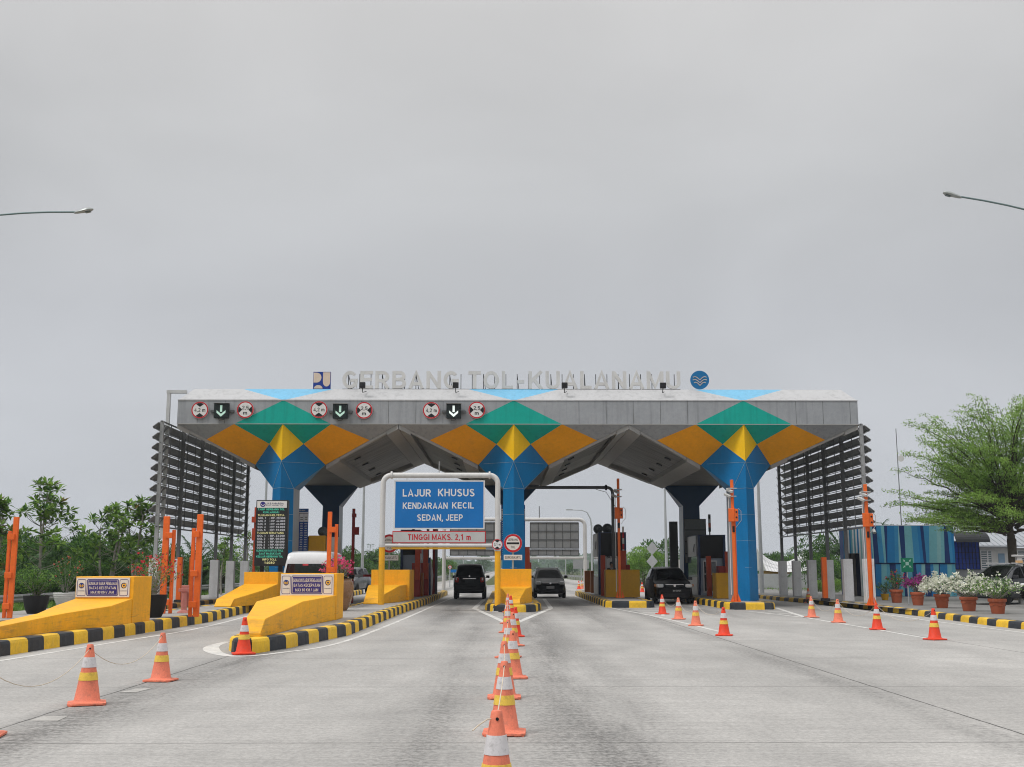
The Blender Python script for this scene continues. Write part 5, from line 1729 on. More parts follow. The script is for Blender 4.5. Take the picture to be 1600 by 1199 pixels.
class Car:
    """lofted body; local axes: nose towards -y, ground at z 0"""
    def __init__(s, name, label, cat, body, st, parent_group=None, two=None):
        dense = []
        for a, b in zip(st, st[1:]):
            k = max(1, round((b[0] - a[0]) / .09))
            dense += [[lerp(p, q, j / k) for p, q in zip(a, b)] for j in range(k)]
        dense.append(list(st[-1]))
        for _ in range(3):
            dense = [dense[0]] + [[.25 * p + .5 * q + .25 * w for p, q, w in zip(a, b, c)] for a, b, c in zip(dense, dense[1:], dense[2:])] + [dense[-1]]
        st = dense
        s.st = st
        s.t = thing(name, label, cat, (0, 0, 0), parent_group)
        mb = MB()
        rings = []
        for y, zl, zb_, zt, wl, wb, wt in st:
            zm = (zl + zb_) / 2 + .04
            h = [(0, zl), (wl * .86, zl), (wl * .97, zl + .08), (max(wl, wb) + .012, zm), (wb, zb_), (lerp(wb, wt, .5) + .012, lerp(zb_, zt - .05, .5)), (wt, zt - .05), (wt * .86, zt - .008), (wt * .5, zt + .008), (0, zt + .014)]
            ring = [(x, y, z) for x, z in h] + [(-x, y, z) for x, z in h[1:-1][::-1]]
            rings.append(ring)
        n = len(rings[0])
        vs = [p for r in rings for p in r]
        fs, ms = [], []
        for i in range(len(rings) - 1):
            for k in range(n):
                k2 = (k + 1) % n
                fs.append((i * n + k, i * n + k2, (i + 1) * n + k2, (i + 1) * n + k))
                ms.append(1 if two and k in (0, 1, 2, n - 1, n - 2, n - 3) else 0)
        fs += [tuple(range(n))[::-1], tuple((len(rings) - 1) * n + k for k in range(n))]
        ms += [0, 0]
        mb.add(vs, fs, ms)
        s.body = mb.build('body', [body, two or body], s.t, world=False, smooth=True, bevel=.02)
    def at(s, y):
        st = s.st
        for a, b in zip(st, st[1:]):
            if a[0] <= y <= b[0]:
                u = (y - a[0]) / (b[0] - a[0])
                return [lerp(p, q, u) for p, q in zip(a, b)]
        return st[0] if y < st[0][0] else st[-1]
    def top_glass(s, ya, yb, name, m=None, fa=.94, fb=.90, off=.012):
        """windscreen or rear window lying on the sloping top between stations ya and yb"""
        A, B = s.at(ya), s.at(yb)
        nz = Vector((0, -(B[3] - A[3]), (B[0] - A[0]))).normalized() * off
        mb, N = MB(), 8
        P = []
        for j in range(N + 1):
            y, f = lerp(ya, yb, j / N), lerp(fa, fb, j / N)
            q = s.at(y)
            P += [Vector((k * q[6] * f, y, q[3] + .014 - abs(k) ** 3 * .045)) + nz for k in (-1, -.8, -.4, 0, .4, .8, 1)]
        mb.add(P, [(j * 7 + i, j * 7 + i + 1, j * 7 + i + 8, j * 7 + i + 7) for j in range(N) for i in range(6)])
        return mb.build(name, m or M_tint, s.t, world=False, smooth=True)
    def side_glass(s, spans, v0=.06, v1=.93, m=None):
        for sx in (-1, 1):
            for y0, y1, k0, k1 in spans:   # k: shift of the top edge (raked pillars)
                mb = MB()
                N = 6
                lo, hi = [], []
                for i in range(N + 1):
                    u = i / N
                    for L, v, sh in ((lo, v0, 0), (hi, v1, 1)):
                        y = lerp(y0, y1, u) + sh * lerp(k0, k1, u)
                        q = s.at(y)
                        x = lerp(q[5], q[6], v) + .026 - abs(v - .5) * .02
                        L.append((sx * x, y, lerp(q[2], q[3] - .05, v)))
                mb.add(lo + hi, [(i, i + 1, i + N + 2, i + N + 1) for i in range(N)])
                mb.build('side_window', m or M_tint, s.t, world=False)
    def wheels(s, ys, r, w, x, arch=True):
        for y in ys:
            for sx in (-1, 1):
                c = (sx * (x - w), y, r)
                o = MB().lathe(c, [(r * .62, sx * 0), (r * .94, sx * .01), (r, sx * .04), (r, sx * (w - .03)), (r * .94, sx * w), (r * .62, sx * w)], 24, axis='x').build('wheel', M_tyre, s.t, world=False, smooth=True)
                MB().lathe(c, [(r * .62, sx * (w - .01)), (r * .55, sx * (w - .03)), (r * .2, sx * (w - .015)), (.01, sx * (w - .012))], 20, axis='x').build('rim', M_rim, o, world=False)
            if arch:
                mb = MB()
                for sx in (-1, 1):
                    mb.disc((sx * (s.at(y)[4] + .017), y, r + .02), r * 1.17, 0, 24, right=(0, 1, 0), up=(0, 0, 1))
                mb.build('wheel_arch', M_black, s.t, world=False)
    def part(s, name, mb, m, **k):
        return mb.build(name, m, s.t, world=False, **k)
    def mirrors(s, y, z, m=None, d=.17):
        for sx in (-1, 1):
            q = s.at(y)
            x = q[5] + .01
            s.part('side_mirror', MB().cbox((sx * (x + d * .65), y, z), (.2, .1, .15)).cbox((sx * (x + .03), y + .02, z - .06), (.14, .05, .04)), m or M_car, bevel=.03)
    def lamp(s, name, x, y, z, w, d, h, m, rz=0.0, both=True):
        for sx in ((-1, 1) if both else (1,)):
            mb = MB().cbox((sx * x, y, z), (w, d, h), rz=-sx * rz)
            s.part(name, mb, m, bevel=min(w, h) * .3)
    def place(s, x, y, z=0.0, rz=0.0):
        s.t.location = (x, y, z)
        s.t.rotation_euler = (0, 0, rz)
# black boxy car driving away
k = Car('black_car', 'boxy black car driving away under the canopy, red tail lamps', 'car', M_car, [
    (-2.2, .45, .86, .90, .70, .66, .60), (-2.1, .34, .95, 1.0, .80, .76, .70), (-1.35, .30, 1.05, 1.10, .87, .83, .76), (-1.15, .30, 1.07, 1.14, .87, .84, .74), (-.5, .30, 1.10, 1.86, .88, .86, .66), (.4, .30, 1.12, 1.95, .88, .86, .67),
    (1.75, .32, 1.14, 1.93, .88, .86, .65), (2.12, .34, 1.16, 1.22, .88, .85, .78), (2.2, .42, 1.0, 1.08, .86, .82, .76)])
k.top_glass(-1.12, -.55, 'windscreen')
k.top_glass(1.78, 2.1, 'rear_window', fa=.97, fb=.95)
k.side_glass([(-.95, -.05, .3, 0), (.02, .95, 0, 0), (1.02, 1.8, 0, -.15)])
k.wheels((-1.35, 1.3), .335, .21, .90)
k.lamp('tail_lamp', .70, 2.235, 1.06, .22, .12, .28, M_tail, .3)
k.lamp('reversing_lamp', .72, 2.262, 1.10, .08, .12, .12, M_lens, .3)
k.part('chrome_bar', MB().cbox((0, 2.225, 1.13), (.72, .04, .035)), M_chrome)
k.part('number_plate', MB().cbox((0, 2.225, .99), (.5, .025, .15)), M_platek)
k.part('rear_bumper', MB().cbox((0, 2.2, .62), (1.72, .16, .24)), M_car, bevel=.05)
k.part('badge', MB().lathe((0, 2.19, 1.27), [(.045, -.02), (.045, .02)], 12, axis='y'), M_chrome)
k.part('bumper_reflector', MB().cbox((-.5, 2.285, .68), (.22, .01, .02)).cbox((.3, 2.285, .68), (.22, .01, .02)), M_carg)
k.mirrors(-.95, 1.22, d=.2)
p = G(733.5, 936.5)
k.place(p.x, p.y + 2.0, 0, R(180))

# dark hatchback coming through the first oncoming lane
k = Car('dark_hatchback', 'dark small hatchback with chrome grille strip coming through the middle lane', 'car', M_car, [
    (-2.0, .34, .62, .68, .74, .72, .66), (-1.9, .26, .80, .86, .84, .82, .74), (-1.4, .24, .98, 1.04, .90, .87, .76), (-1.15, .24, 1.06, 1.11, .91, .88, .78), (-.45, .24, 1.12, 1.66, .92, .88, .64), (.3, .24, 1.14, 1.74, .92, .88, .66), (1.5, .26, 1.16, 1.70, .91, .86, .62), (1.95, .30, 1.1, 1.16, .88, .82, .7), (2.02, .4, .9, .95, .84, .78, .7)])
k.top_glass(-1.12, -.48, 'windscreen')
k.top_glass(1.52, 1.92, 'rear_window')
k.side_glass([(-.9, -.05, .3, 0), (.02, .9, 0, 0), (.95, 1.5, 0, -.1)])
k.wheels((-1.25, 1.25), .31, .2, .93)
k.lamp('headlamp', .69, -1.915, .86, .30, .2, .17, M_lens, .45)
k.lamp('fog_lamp', .72, -1.95, .52, .12, .12, .12, M_carg, .4)
k.part('grille', MB().cbox((0, -1.93, .84), (.95, .12, .10)), M_black, bevel=.02)
k.part('chrome_strip', MB().cbox((0, -1.995, .87), (.95, .03, .022)), M_chrome)
k.part('badge', MB().lathe((.0, -2.01, .85), [(.055, -.02), (.055, .02)], 14, axis='y'), M_chrome)
o = k.part('number_plate', MB().cbox((0, -2.03, .62), (.46, .02, .15)), M_platew)
k.part('lower_intake', MB().cbox((0, -1.99, .42), (.9, .1, .14)), M_black, bevel=.02)
k.part('lower_lip', MB().cbox((0, -1.97, .25), (1.3, .12, .035)), M_steel)
k.part('roof_rail', MB().cbox((-.60, .5, 1.755), (.04, 1.7, .05)), M_alu, bevel=.01)
k.part('roof_rail', MB().cbox((.60, .5, 1.755), (.04, 1.7, .05)), M_alu, bevel=.01)
k.part('antenna', MB().tube([(.05, .1, 1.76), (.05, .3, 1.98)], .012, 5), M_black)
k.mirrors(-.85, 1.22)
p = G(857.5, 934.6)
k.place(p.x, p.y + 1.3, 0, R(2))

# black people carrier
k = Car('black_people_carrier', 'glossy black people carrier waiting at the booth with the glass door', 'car', M_car, [
    (-2.28, .34, .66, .72, .74, .70, .62), (-2.18, .24, .84, .90, .86, .82, .72), (-1.6, .22, 1.0, 1.05, .92, .88, .78), (-1.2, .22, 1.07, 1.12, .92, .89, .80), (-.3, .22, 1.12, 1.68, .93, .89, .66), (.5, .22, 1.13, 1.77, .93, .89, .68), (1.8, .24, 1.15, 1.73, .92, .87, .63), (2.2, .28, 1.1, 1.16, .9, .83, .7), (2.28, .4, .9, .96, .86, .8, .7)])
k.top_glass(-1.17, -.34, 'windscreen')
k.top_glass(1.83, 2.16, 'rear_window')
k.side_glass([(-.95, .0, .45, 0), (.07, 1.0, 0, 0), (1.06, 1.85, 0, -.15)])
k.wheels((-1.4, 1.4), .325, .21, .94)
k.lamp('headlamp', .70, -2.19, .86, .34, .2, .18, M_lens, .4)
k.lamp('indicator', .89, -2.07, .88, .08, .16, .12, M_amber, .7)
k.part('grille', MB().cbox((0, -2.22, .84), (.85, .1, .12)), M_black, bevel=.02)
k.part('chrome_strip', MB().cbox((0, -2.265, .92), (.9, .04, .03)), M_chrome, bevel=.008)
k.part('badge', MB().lathe((0, -2.285, .87), [(.06, -.02), (.06, .02)], 14, axis='y'), M_chrome)
o = k.part('number_plate', MB().cbox((.1, -2.315, .62), (.44, .02, .13)), M_platek)
MB().text('BK 1239 QV', (.1, -2.329, .63), .38, .07, bold=.01).build('plate_characters', M_sw, o, world=False)
k.part('lower_intake', MB().cbox((0, -2.25, .42), (1.0, .1, .15)), M_black, bevel=.02)
k.part('bumper_trim', MB().cbox((0, -2.31, .34), (1.3, .03, .02)), M_carg)
k.mirrors(-.8, 1.2, M_carg)
k.part('door_handle', MB().cbox((-.945, .05, .95), (.03, .16, .03)).cbox((-.945, 1.0, .95), (.03, .16, .03)).cbox((.945, .05, .95), (.03, .16, .03)), M_chrome)
p = G(1052, 943.5)
k.place(p.x - .0, p.y + 1.7, 0, R(0))

# high roofed van
M_van = paint('van_white', (.60, .60, .61), .3, .06, 1, coat=.6)
k = Car('high_roof_van', 'pale high roofed van seen from behind between the notice wall and the tariff screen', 'van', M_van, [
    (-2.6, .45, .95, 1.0, .80, .74, .66), (-2.5, .32, 1.1, 1.15, .90, .84, .74), (-2.1, .30, 1.2, 1.28, .94, .9, .78), (-1.35, .30, 1.22, 2.12, .95, .92, .70), (-.7, .30, 1.22, 2.28, .95, .92, .74), (1.8, .30, 1.22, 2.30, .95, .92, .76), (2.42, .32, 1.22, 2.24, .95, .92, .74), (2.56, .38, 1.20, 2.10, .94, .91, .72), (2.6, .46, 1.1, 1.9, .92, .88, .70)], two=None)
k.part('rear_window', MB().add([(-.80, 2.612, 1.32), (.80, 2.612, 1.32), (.70, 2.615, 1.84), (-.70, 2.615, 1.84)], [(0, 1, 2, 3)]), M_glass)
k.part('high_stop_lamp', MB().cbox((.05, 2.612, 1.80), (.2, .03, .035)), glow('stop_lamp', (.75, .04, .05), .8))
k.top_glass(-2.05, -1.4, 'windscreen')
k.side_glass([(-1.55, -.75, .3, 0), (-.65, .75, 0, 0), (.85, 2.2, 0, 0)], .06, .8)
k.wheels((-1.7, 1.55), .34, .22, .965)
k.part('rear_bumper', MB().cbox((0, 2.62, .5), (1.8, .14, .22)), M_van, bevel=.04)
k.lamp('tail_lamp', .86, 2.6, 1.1, .12, .08, .5, M_tail)
k.mirrors(-1.75, 1.35)
k.place(-7.05, 43.0, 0, R(180))
# graphite car further along that lane
k = Car('graphite_car', 'graphite car beyond the boom gate behind the van', 'car', M_carg, [
    (-2.2, .4, .7, .76, .74, .70, .62), (-2.1, .3, .88, .94, .86, .82, .72), (-1.2, .28, 1.07, 1.12, .90, .87, .80), (-.4, .28, 1.12, 1.70, .90, .87, .66), (.5, .28, 1.13, 1.78, .90, .87, .68), (1.8, .3, 1.15, 1.74, .90, .86, .63), (2.2, .34, 1.1, 1.16, .88, .83, .7)])
k.top_glass(-1.17, -.44, 'windscreen')
k.top_glass(1.83, 2.16, 'rear_window')
k.side_glass([(-.95, .0, .4, 0), (.07, 1.0, 0, 0), (1.06, 1.85, 0, -.15)])
k.wheels((-1.4, 1.4), .33, .21, .92)
k.lamp('headlamp', .68, -2.05, .92, .3, .2, .16, M_lens, .5)
k.part('number_plate', MB().cbox((0, -2.22, .6), (.46, .02, .14)), M_platew)
k.part('bumper', MB().cbox((0, -2.12, .52), (1.7, .2, .26)), M_steel, bevel=.05)
k.mirrors(-.8, 1.2)
k.place(-10.5, 77.5, 0, R(-8))
# dark parked cars behind the flower pots
def parked(x, y, rz, label, m):
    k = Car('parked_car', label, 'car', m, [
        (-2.25, .34, .66, .72, .74, .70, .62), (-2.1, .26, .84, .90, .86, .82, .72), (-1.35, .24, 1.0, 1.05, .90, .87, .80), (-1.1, .24, 1.03, 1.08, .90, .87, .80), (-.15, .24, 1.06, 1.62, .90, .87, .66), (.5, .24, 1.07, 1.70, .90, .87, .68), (1.7, .26, 1.1, 1.62, .90, .86, .63), (2.15, .3, 1.05, 1.1, .88, .83, .7)])
    k.top_glass(-1.07, -.2, 'windscreen')
    k.top_glass(1.74, 2.1, 'rear_window')
    k.side_glass([(-.85, .05, .45, 0), (.12, 1.0, 0, 0), (1.06, 1.75, 0, -.15)])
    k.wheels((-1.35, 1.35), .32, .2, .915)
    k.lamp('headlamp', .66, -2.02, .84, .32, .2, .15, M_lens, .5)
    k.part('grille', MB().cbox((0, -2.2, .76), (.8, .08, .16)), M_chrome, bevel=.02)
    k.part('number_plate', MB().cbox((0, -2.25, .52), (.46, .02, .14)), M_platew)
    k.part('roof_rail', MB().cbox((-.6, .5, 1.71), (.05, 1.7, .05)), M_alu, bevel=.01)
    k.part('roof_rail', MB().cbox((.6, .5, 1.71), (.05, 1.7, .05)), M_alu, bevel=.01)
    k.mirrors(-.72, 1.14, m)
    k.place(x, y, .19, rz)
parked(22.4, 44.0, R(-62), 'black parked car with a raked windscreen behind the flower pots', M_car)
parked(21.6, 48.2, R(-58), 'second dark parked car mostly hidden behind the flowering pots', M_carg)

# ------------------------------------------------ street lamps, poles, far signs
M_lamp = paint('lamp_housing', (.34, .36, .36), .4, .1, 3, metal=.3)
M_lpole = paint('lamp_pole', (.16, .22, .225), .45, .1, 1.5, metal=.3)
def street_lamp(bx, by, head, s, label, h0=.0, tilt=0.0, arm=None):
    """tall post outside the frame with a swept arm ending at head"""
    t = thing('street_lamp', label, 'street lamp', (bx, by, h0), 'street lamps along the plaza')
    zt = head.z
    pts = [V(bx, by, h0)] + [V(bx, by, z) for z in (3, zt - 2.4)]
    P0, P3 = V(bx, by, zt - 2.4), head
    c1, c2 = V(bx, by, zt - .6 - tilt), V(bx + (head.x - bx) * .32, by + (head.y - by) * .32, zt + .03 - tilt * .75)
    for i in range(1, 15):
        u = i / 14
        pts.append((1 - u) ** 3 * P0 + 3 * u * (1 - u) ** 2 * c1 + 3 * u * u * (1 - u) * c2 + u ** 3 * P3)
    rs = [.10] + [.09, .07] + [.065 - .043 * min(1, i / 9) for i in range(1, 15)]
    MB().tube(pts, rs, 10).build('pole', M_lpole, t, smooth=True)
    d = V(s, 0, .22 if tilt == 0 else .30).normalized()
    up = V(-d.z * s, 0, abs(d.x))
    sd = V(0, 1, 0)
    c = head + d * .02 - up * .02
    mb = MB()
    prof = [(-.06, .022, .025), (.0, .05, .045), (.12, .07, .06), (.22, .085, .075), (.32, .08, .065), (.39, .03, .025)]
    vs, fs, n = [], [], 12
    for a, w, h in prof:
        for q in range(n):
            an = 2 * math.pi * q / n
            vs.append(c + d * a + sd * (w * math.cos(an)) + up * (h * math.sin(an) * (1 if math.sin(an) > 0 else .55)))
    for i in range(len(prof) - 1):
        fs += [(i * n + q, i * n + (q + 1) % n, (i + 1) * n + (q + 1) % n, (i + 1) * n + q) for q in range(n)]
    fs += [tuple(range(n))[::-1], tuple((len(prof) - 1) * n + q for q in range(n))]
    mb.add(vs, fs)
    o = mb.build('lamp_head', M_lamp, t, smooth=True)
    MB().cbox(c + d * .26 - up * .045, (.13, .09, .015), M=Matrix((d, sd, up)).transposed()).build('lens', M_glassg, o, bevel=.01)
hl = D(118.5, 331.5, 25.2)
street_lamp(-14.7, 25.2, hl, 1, 'grey street lamp reaching in over the wooded verge side', .19)
hr = D(1500, 307.5, 25.2)
street_lamp(14.95, 25.2, hr, -1, 'grey street lamp reaching in over the flower pot side', .2, .62)
def mast(px, Y, py_top, r, label, z0=0.0, m=None, name='lamp_post'):
    x = pxX(px, Y)
    zt = D(px, py_top, Y).z
    x2 = D(px, py_top, Y).x
    t = tag(MB().tube([V(x, Y, z0), V(x, Y, zt)], [r, r * .6], 8).build(name, m or M_pole, smooth=True), label, 'pole')
    return t
mast(566, 78, 752, .13, 'pale pole with nothing on it, beyond the van lane')
mast(411.5, 82, 700, .12, 'pale pole seen between the louvred screen and the first blue column')
mast(1041.5, 84, 750, .12, 'pale pole next to the far dark column beside the black car')
mast(1189.5, 70, 740, .14, 'pale pole just past the last blue column', .2)
mast(1412.5, 95, 670, .05, 'very thin antenna mast rising behind the striped building', .2, M_dsteel, 'antenna_mast')
c = D(1404, 717, 94.9)
c.x = pxX(1412.5, 95) + .18
tag(MB().lathe(c, [(.1, 0), (.28, .18)], 14, axis='y').build('antenna_dish', M_wpipe), 'tiny pale dish on the thin antenna mast', 'dish')
def far_lamp(px, pyb, pyt, Y, dx, label):
    x = pxX(px, Y)
    zt = hz(pyt, Y)
    t = thing('street_lamp', label, 'street lamp', (x, Y, 0), 'distant street lamps')
    pts = [V(x, Y, 0), V(x, Y, zt - 1.6), V(x + dx * .05, Y, zt - .9), V(x + dx * .22, Y, zt - .25), V(x + dx * .5, Y, zt - .03), V(x + dx, Y, zt)]
    MB().tube(pts, [.11, .08, .07, .06, .05, .04], 8).build('pole', M_pole, t, smooth=True)
    MB().cbox(V(x + dx + (.3 if dx > 0 else -.3), Y, zt + .02), (.7, .22, .12)).build('lamp_head', M_lamp, t, bevel=.04)
far_lamp(925, 885, 797, 112, -1.9, 'distant curved street lamp above the first oncoming lane')
far_lamp(884, 890, 850, 210, -1.9, 'very distant street lamp beyond the dark hatchback')
far_lamp(724, 890, 846, 190, 1.9, 'very distant street lamp beyond the black car driving away')
# diamond warning signs from behind
t = thing('diamond_sign', 'grey backs of two diamond signs on one pole before the bushes', 'road sign', (pxX(1019, 82), 82, 0))
MB().tube([V(pxX(1019, 82), 82.05, 0), V(pxX(1019, 82), 82.05, hz(848, 82))], .05, 8).build('pole', M_pole, t)
mb = MB()
for py in (857.5, 877.5):
    c = D(1019, py, 82)
    mb.slab([c + V(.42, 0, 0), c + V(0, 0, .5), c + V(-.42, 0, 0), c + V(0, 0, -.46)], (0, .02, 0))
mb.build('plate', paint('diamond_back', (.40, .41, .42), .5, .1, 2), t)
def simple_sign(px, py, Y, w, h, m, label, name='road_sign', round_=False):
    c = D(px, py, Y)
    t = thing(name, label, 'road sign', (c.x, Y, 0))
    MB().tube([V(c.x, Y + .06, 0), V(c.x, Y + .06, c.z)], .05, 6).build('pole', M_pole, t)
    if round_:
        mb = MB().lathe(c, [(w / 2, 0), (w / 2, .03)], 20, axis='y').disc(c - V(0, .034, 0), w / 2, 1, 20, r0=w * .38)
        mb.cbox(c - V(0, .036, 0), (w * .3, .01, w * .3), m=2)
        mb.build('disc', [M_sw, M_sr, M_purple], t)
    else:
        MB().box(c.x - w / 2, c.x + w / 2, Y, Y + .04, c.z - h / 2, c.z + h / 2).build('panel', m, t)
simple_sign(703, 886.5, 105, .36, .36, M_sw, 'small round sign beside the black car driving away', round_=True)
simple_sign(709, 892.5, 106, .6, .26, M_signblue, 'small blue direction board behind the black car driving away')
simple_sign(908, 882, 120, 1.7, .95, M_back, 'grey back of a road sign before the trees beyond the oncoming lane')
simple_sign(1063.5, 881, 72, .55, .52, M_sw, 'white notice between the black car and the far dark panel')
simple_sign(750.5, 897, 150, .9, .55, paint('far_teal', (.03, .36, .33), .5, .1, 1), 'tiny teal board far beyond the middle island')

# guard rails
def guard_rail(pts, label, z0=0.0):
    t = thing('guard_rail', label, 'guard rail', (pts[0][0], pts[0][1], z0), 'steel guard rails')
    P = [Vector((p[0], p[1], z0)) for p in pts]
    mb = MB()
    prof = [(-.0, .42), (.04, .50), (.0, .57), (.04, .64), (.0, .72)]
    for a, b in zip(P, P[1:]):
        d = (b - a).normalized()
        nrm = V(d.y, -d.x, 0)
        for (o1, h1), (o2, h2) in zip(prof, prof[1:]):
            mb.quad(a + nrm * o1 + V(0, 0, h1), b + nrm * o1 + V(0, 0, h1), b + nrm * o2 + V(0, 0, h2), a + nrm * o2 + V(0, 0, h2))
    mb.build('beam', M_steel, t)
    ps = MB()
    for p in resample(P, 3.0, False):
        ps.cbox(p + V(-.08, 0, .36), (.1, .12, .72))
    ps.build('posts', M_steel, t)
guard_rail([(-18.2, 20), (-18.2, 85)], 'long guard rail along the wooded verge behind the flower pots', .0)
guard_rail([(-14.8, 104), (-9.0, 156), (-8.0, 260), (-8.0, 700)], 'distant guard rail on the side of traffic driving away')
guard_rail([(15.2, 97), (12.6, 150), (9.6, 260), (9.6, 700)], 'distant guard rail on the side of the oncoming traffic')
guard_rail([(3.0, 110), (.6, 180), (-.4, 300), (-.5, 700)], 'distant guard rail down the middle of the road')

# ------------------------------------------------ striped building and service huts
def stripe_building():
    Y = 61.0
    x0, x1 = pxX(1357, Y), pxX(1492.5, Y)
    zt, zm = hz(821.5, Y), hz(880.5, Y)
    t = thing('striped_building', 'flat roofed building clad in vertical blue and turquoise stripes', 'building', ((x0 + x1) / 2, Y + 2, .19))
    cols_ = [(.010, .155, .37), (.005, .028, .125), (.135, .345, .40), (.03, .205, .40), (.075, .27, .38), (.20, .39, .42), (.60, .63, .64)]
    ms = [paint('stripe_%s' % n, c, .55, .1, .8, dirt=.12, streak=.1) for n, c in zip(('blue', 'navy', 'aqua', 'azure', 'lagoon', 'pale_aqua', 'white'), cols_)]
    U = [(0, 4), (.025, 3), (.045, 5), (.062, 1), (.115, 3), (.17, 2), (.20, 1), (.225, 0), (.31, 3), (.355, 5), (.375, 1), (.43, 2), (.52, 3), (.59, 0), (.625, 1), (.66, 3), (.71, 2), (.80, 5), (.845, 2), (.885, 1), (.935, 3), (.97, 0)]
    L = [(0, 3), (.05, 1), (.075, 0), (.14, 2), (.20, 4), (.25, 1), (.31, 3), (.36, 2), (.40, 1), (.44, 4), (.50, 1), (.555, 3), (.60, 5), (.645, 1), (.71, 0), (.75, 2), (.80, 1), (.82, 0), (.90, 2), (.95, 4)]
    MB().box(x0, x1, Y, Y + 5, .19, zt - .02).build('wall', ms[1], t)
    rr = random.Random(4)
    for nm, S, za, zb_, yo in (('upper_cladding', U, zm + .03, zt, .10), ('lower_cladding', L, .2, zm - .03, .05)):
        mb = MB()
        w = x1 - x0
        tl = [rr.uniform(-.012, .012) if 0 < u else 0 for u, c in S] + [0]
        us = [u for u, c in S] + [1.0]
        for i, (u, c) in enumerate(S):
            a0_, a1_ = us[i] - tl[i], us[i] + tl[i]
            b0_, b1_ = us[i + 1] - tl[i + 1], us[i + 1] + tl[i + 1]
            mb.quad(V(x0 + w * a0_, Y - yo, za), V(x0 + w * b0_, Y - yo, za), V(x0 + w * b1_, Y - yo, zb_), V(x0 + w * a1_, Y - yo, zb_), c)
        mb.box(x0, x1, Y - yo + .004, Y - .002, za, zb_, 1)
        mb.build(nm, ms, t)
    # entrance wing turned towards the lanes
    A, B = V(x0 - .003, Y + .05, 0), V(pxX(1319.5, Y + 1.2), Y + 1.2, 0)
    zw, zd = hz(826, Y), hz(864.5, Y)
    mb = MB()
    N = 15
    pal = [6, 3, 6, 5, 6, 0, 6, 4, 6, 2, 3, 6, 5, 6, 3]
    for i in range(N):
        a, b = A.lerp(B, i / N), A.lerp(B, (i + 1) / N)
        door = 5 <= i <= 12
        mb.quad(b + V(0, 0, zd if door else .2), a + V(0, 0, zd if door else .2), a + V(0, 0, zw), b + V(0, 0, zw), pal[i])
    mb.build('entrance_cladding', ms, t)
    mb = MB()
    a, b = A.lerp(B, 5 / N), A.lerp(B, 13 / N)
    back = V(.5, 1.5, 0)
    mb.quad(a + back + V(0, 0, .2), b + back + V(0, 0, .2), b + back + V(0, 0, zd), a + back + V(0, 0, zd))
    mb.quad(a + V(0, 0, .2), a + back + V(0, 0, .2), a + back + V(0, 0, zd), a + V(0, 0, zd))
    mb.quad(b + V(0, 0, .2), b + back + V(0, 0, .2), b + back + V(0, 0, zd), b + V(0, 0, zd))
    mb.quad(a + V(0, 0, zd), b + V(0, 0, zd), b + back + V(0, 0, zd), a + back + V(0, 0, zd))
    mb.build('doorway', paint('doorway_plaster', (.40, .37, .33), .8, .2, .8, dirt=.5), t)
    MB().box(x0 + .01, x1 - .01, Y + .0, Y + 5, zt - .015, zt + .03).slab([A + V(0, .05, zw), B + V(0, .05, zw), B + V(1.8, 3, zw), A + V(0, 3, zw)], (0, 0, .03)).slab([B + V(.02, .02, .2), B + V(1.8, 3, .2), B + V(1.8, 3, zw), B + V(.02, .02, zw)], (.05, 0, 0)).build('roof', M_bpale, t)
    MB().tube([V(x0 + .35, Y - .12, hz(828, Y)), V(x0 + .35, Y - .3, hz(833, Y))], .09, 8).build('wall_camera', M_cam, t)
stripe_building()
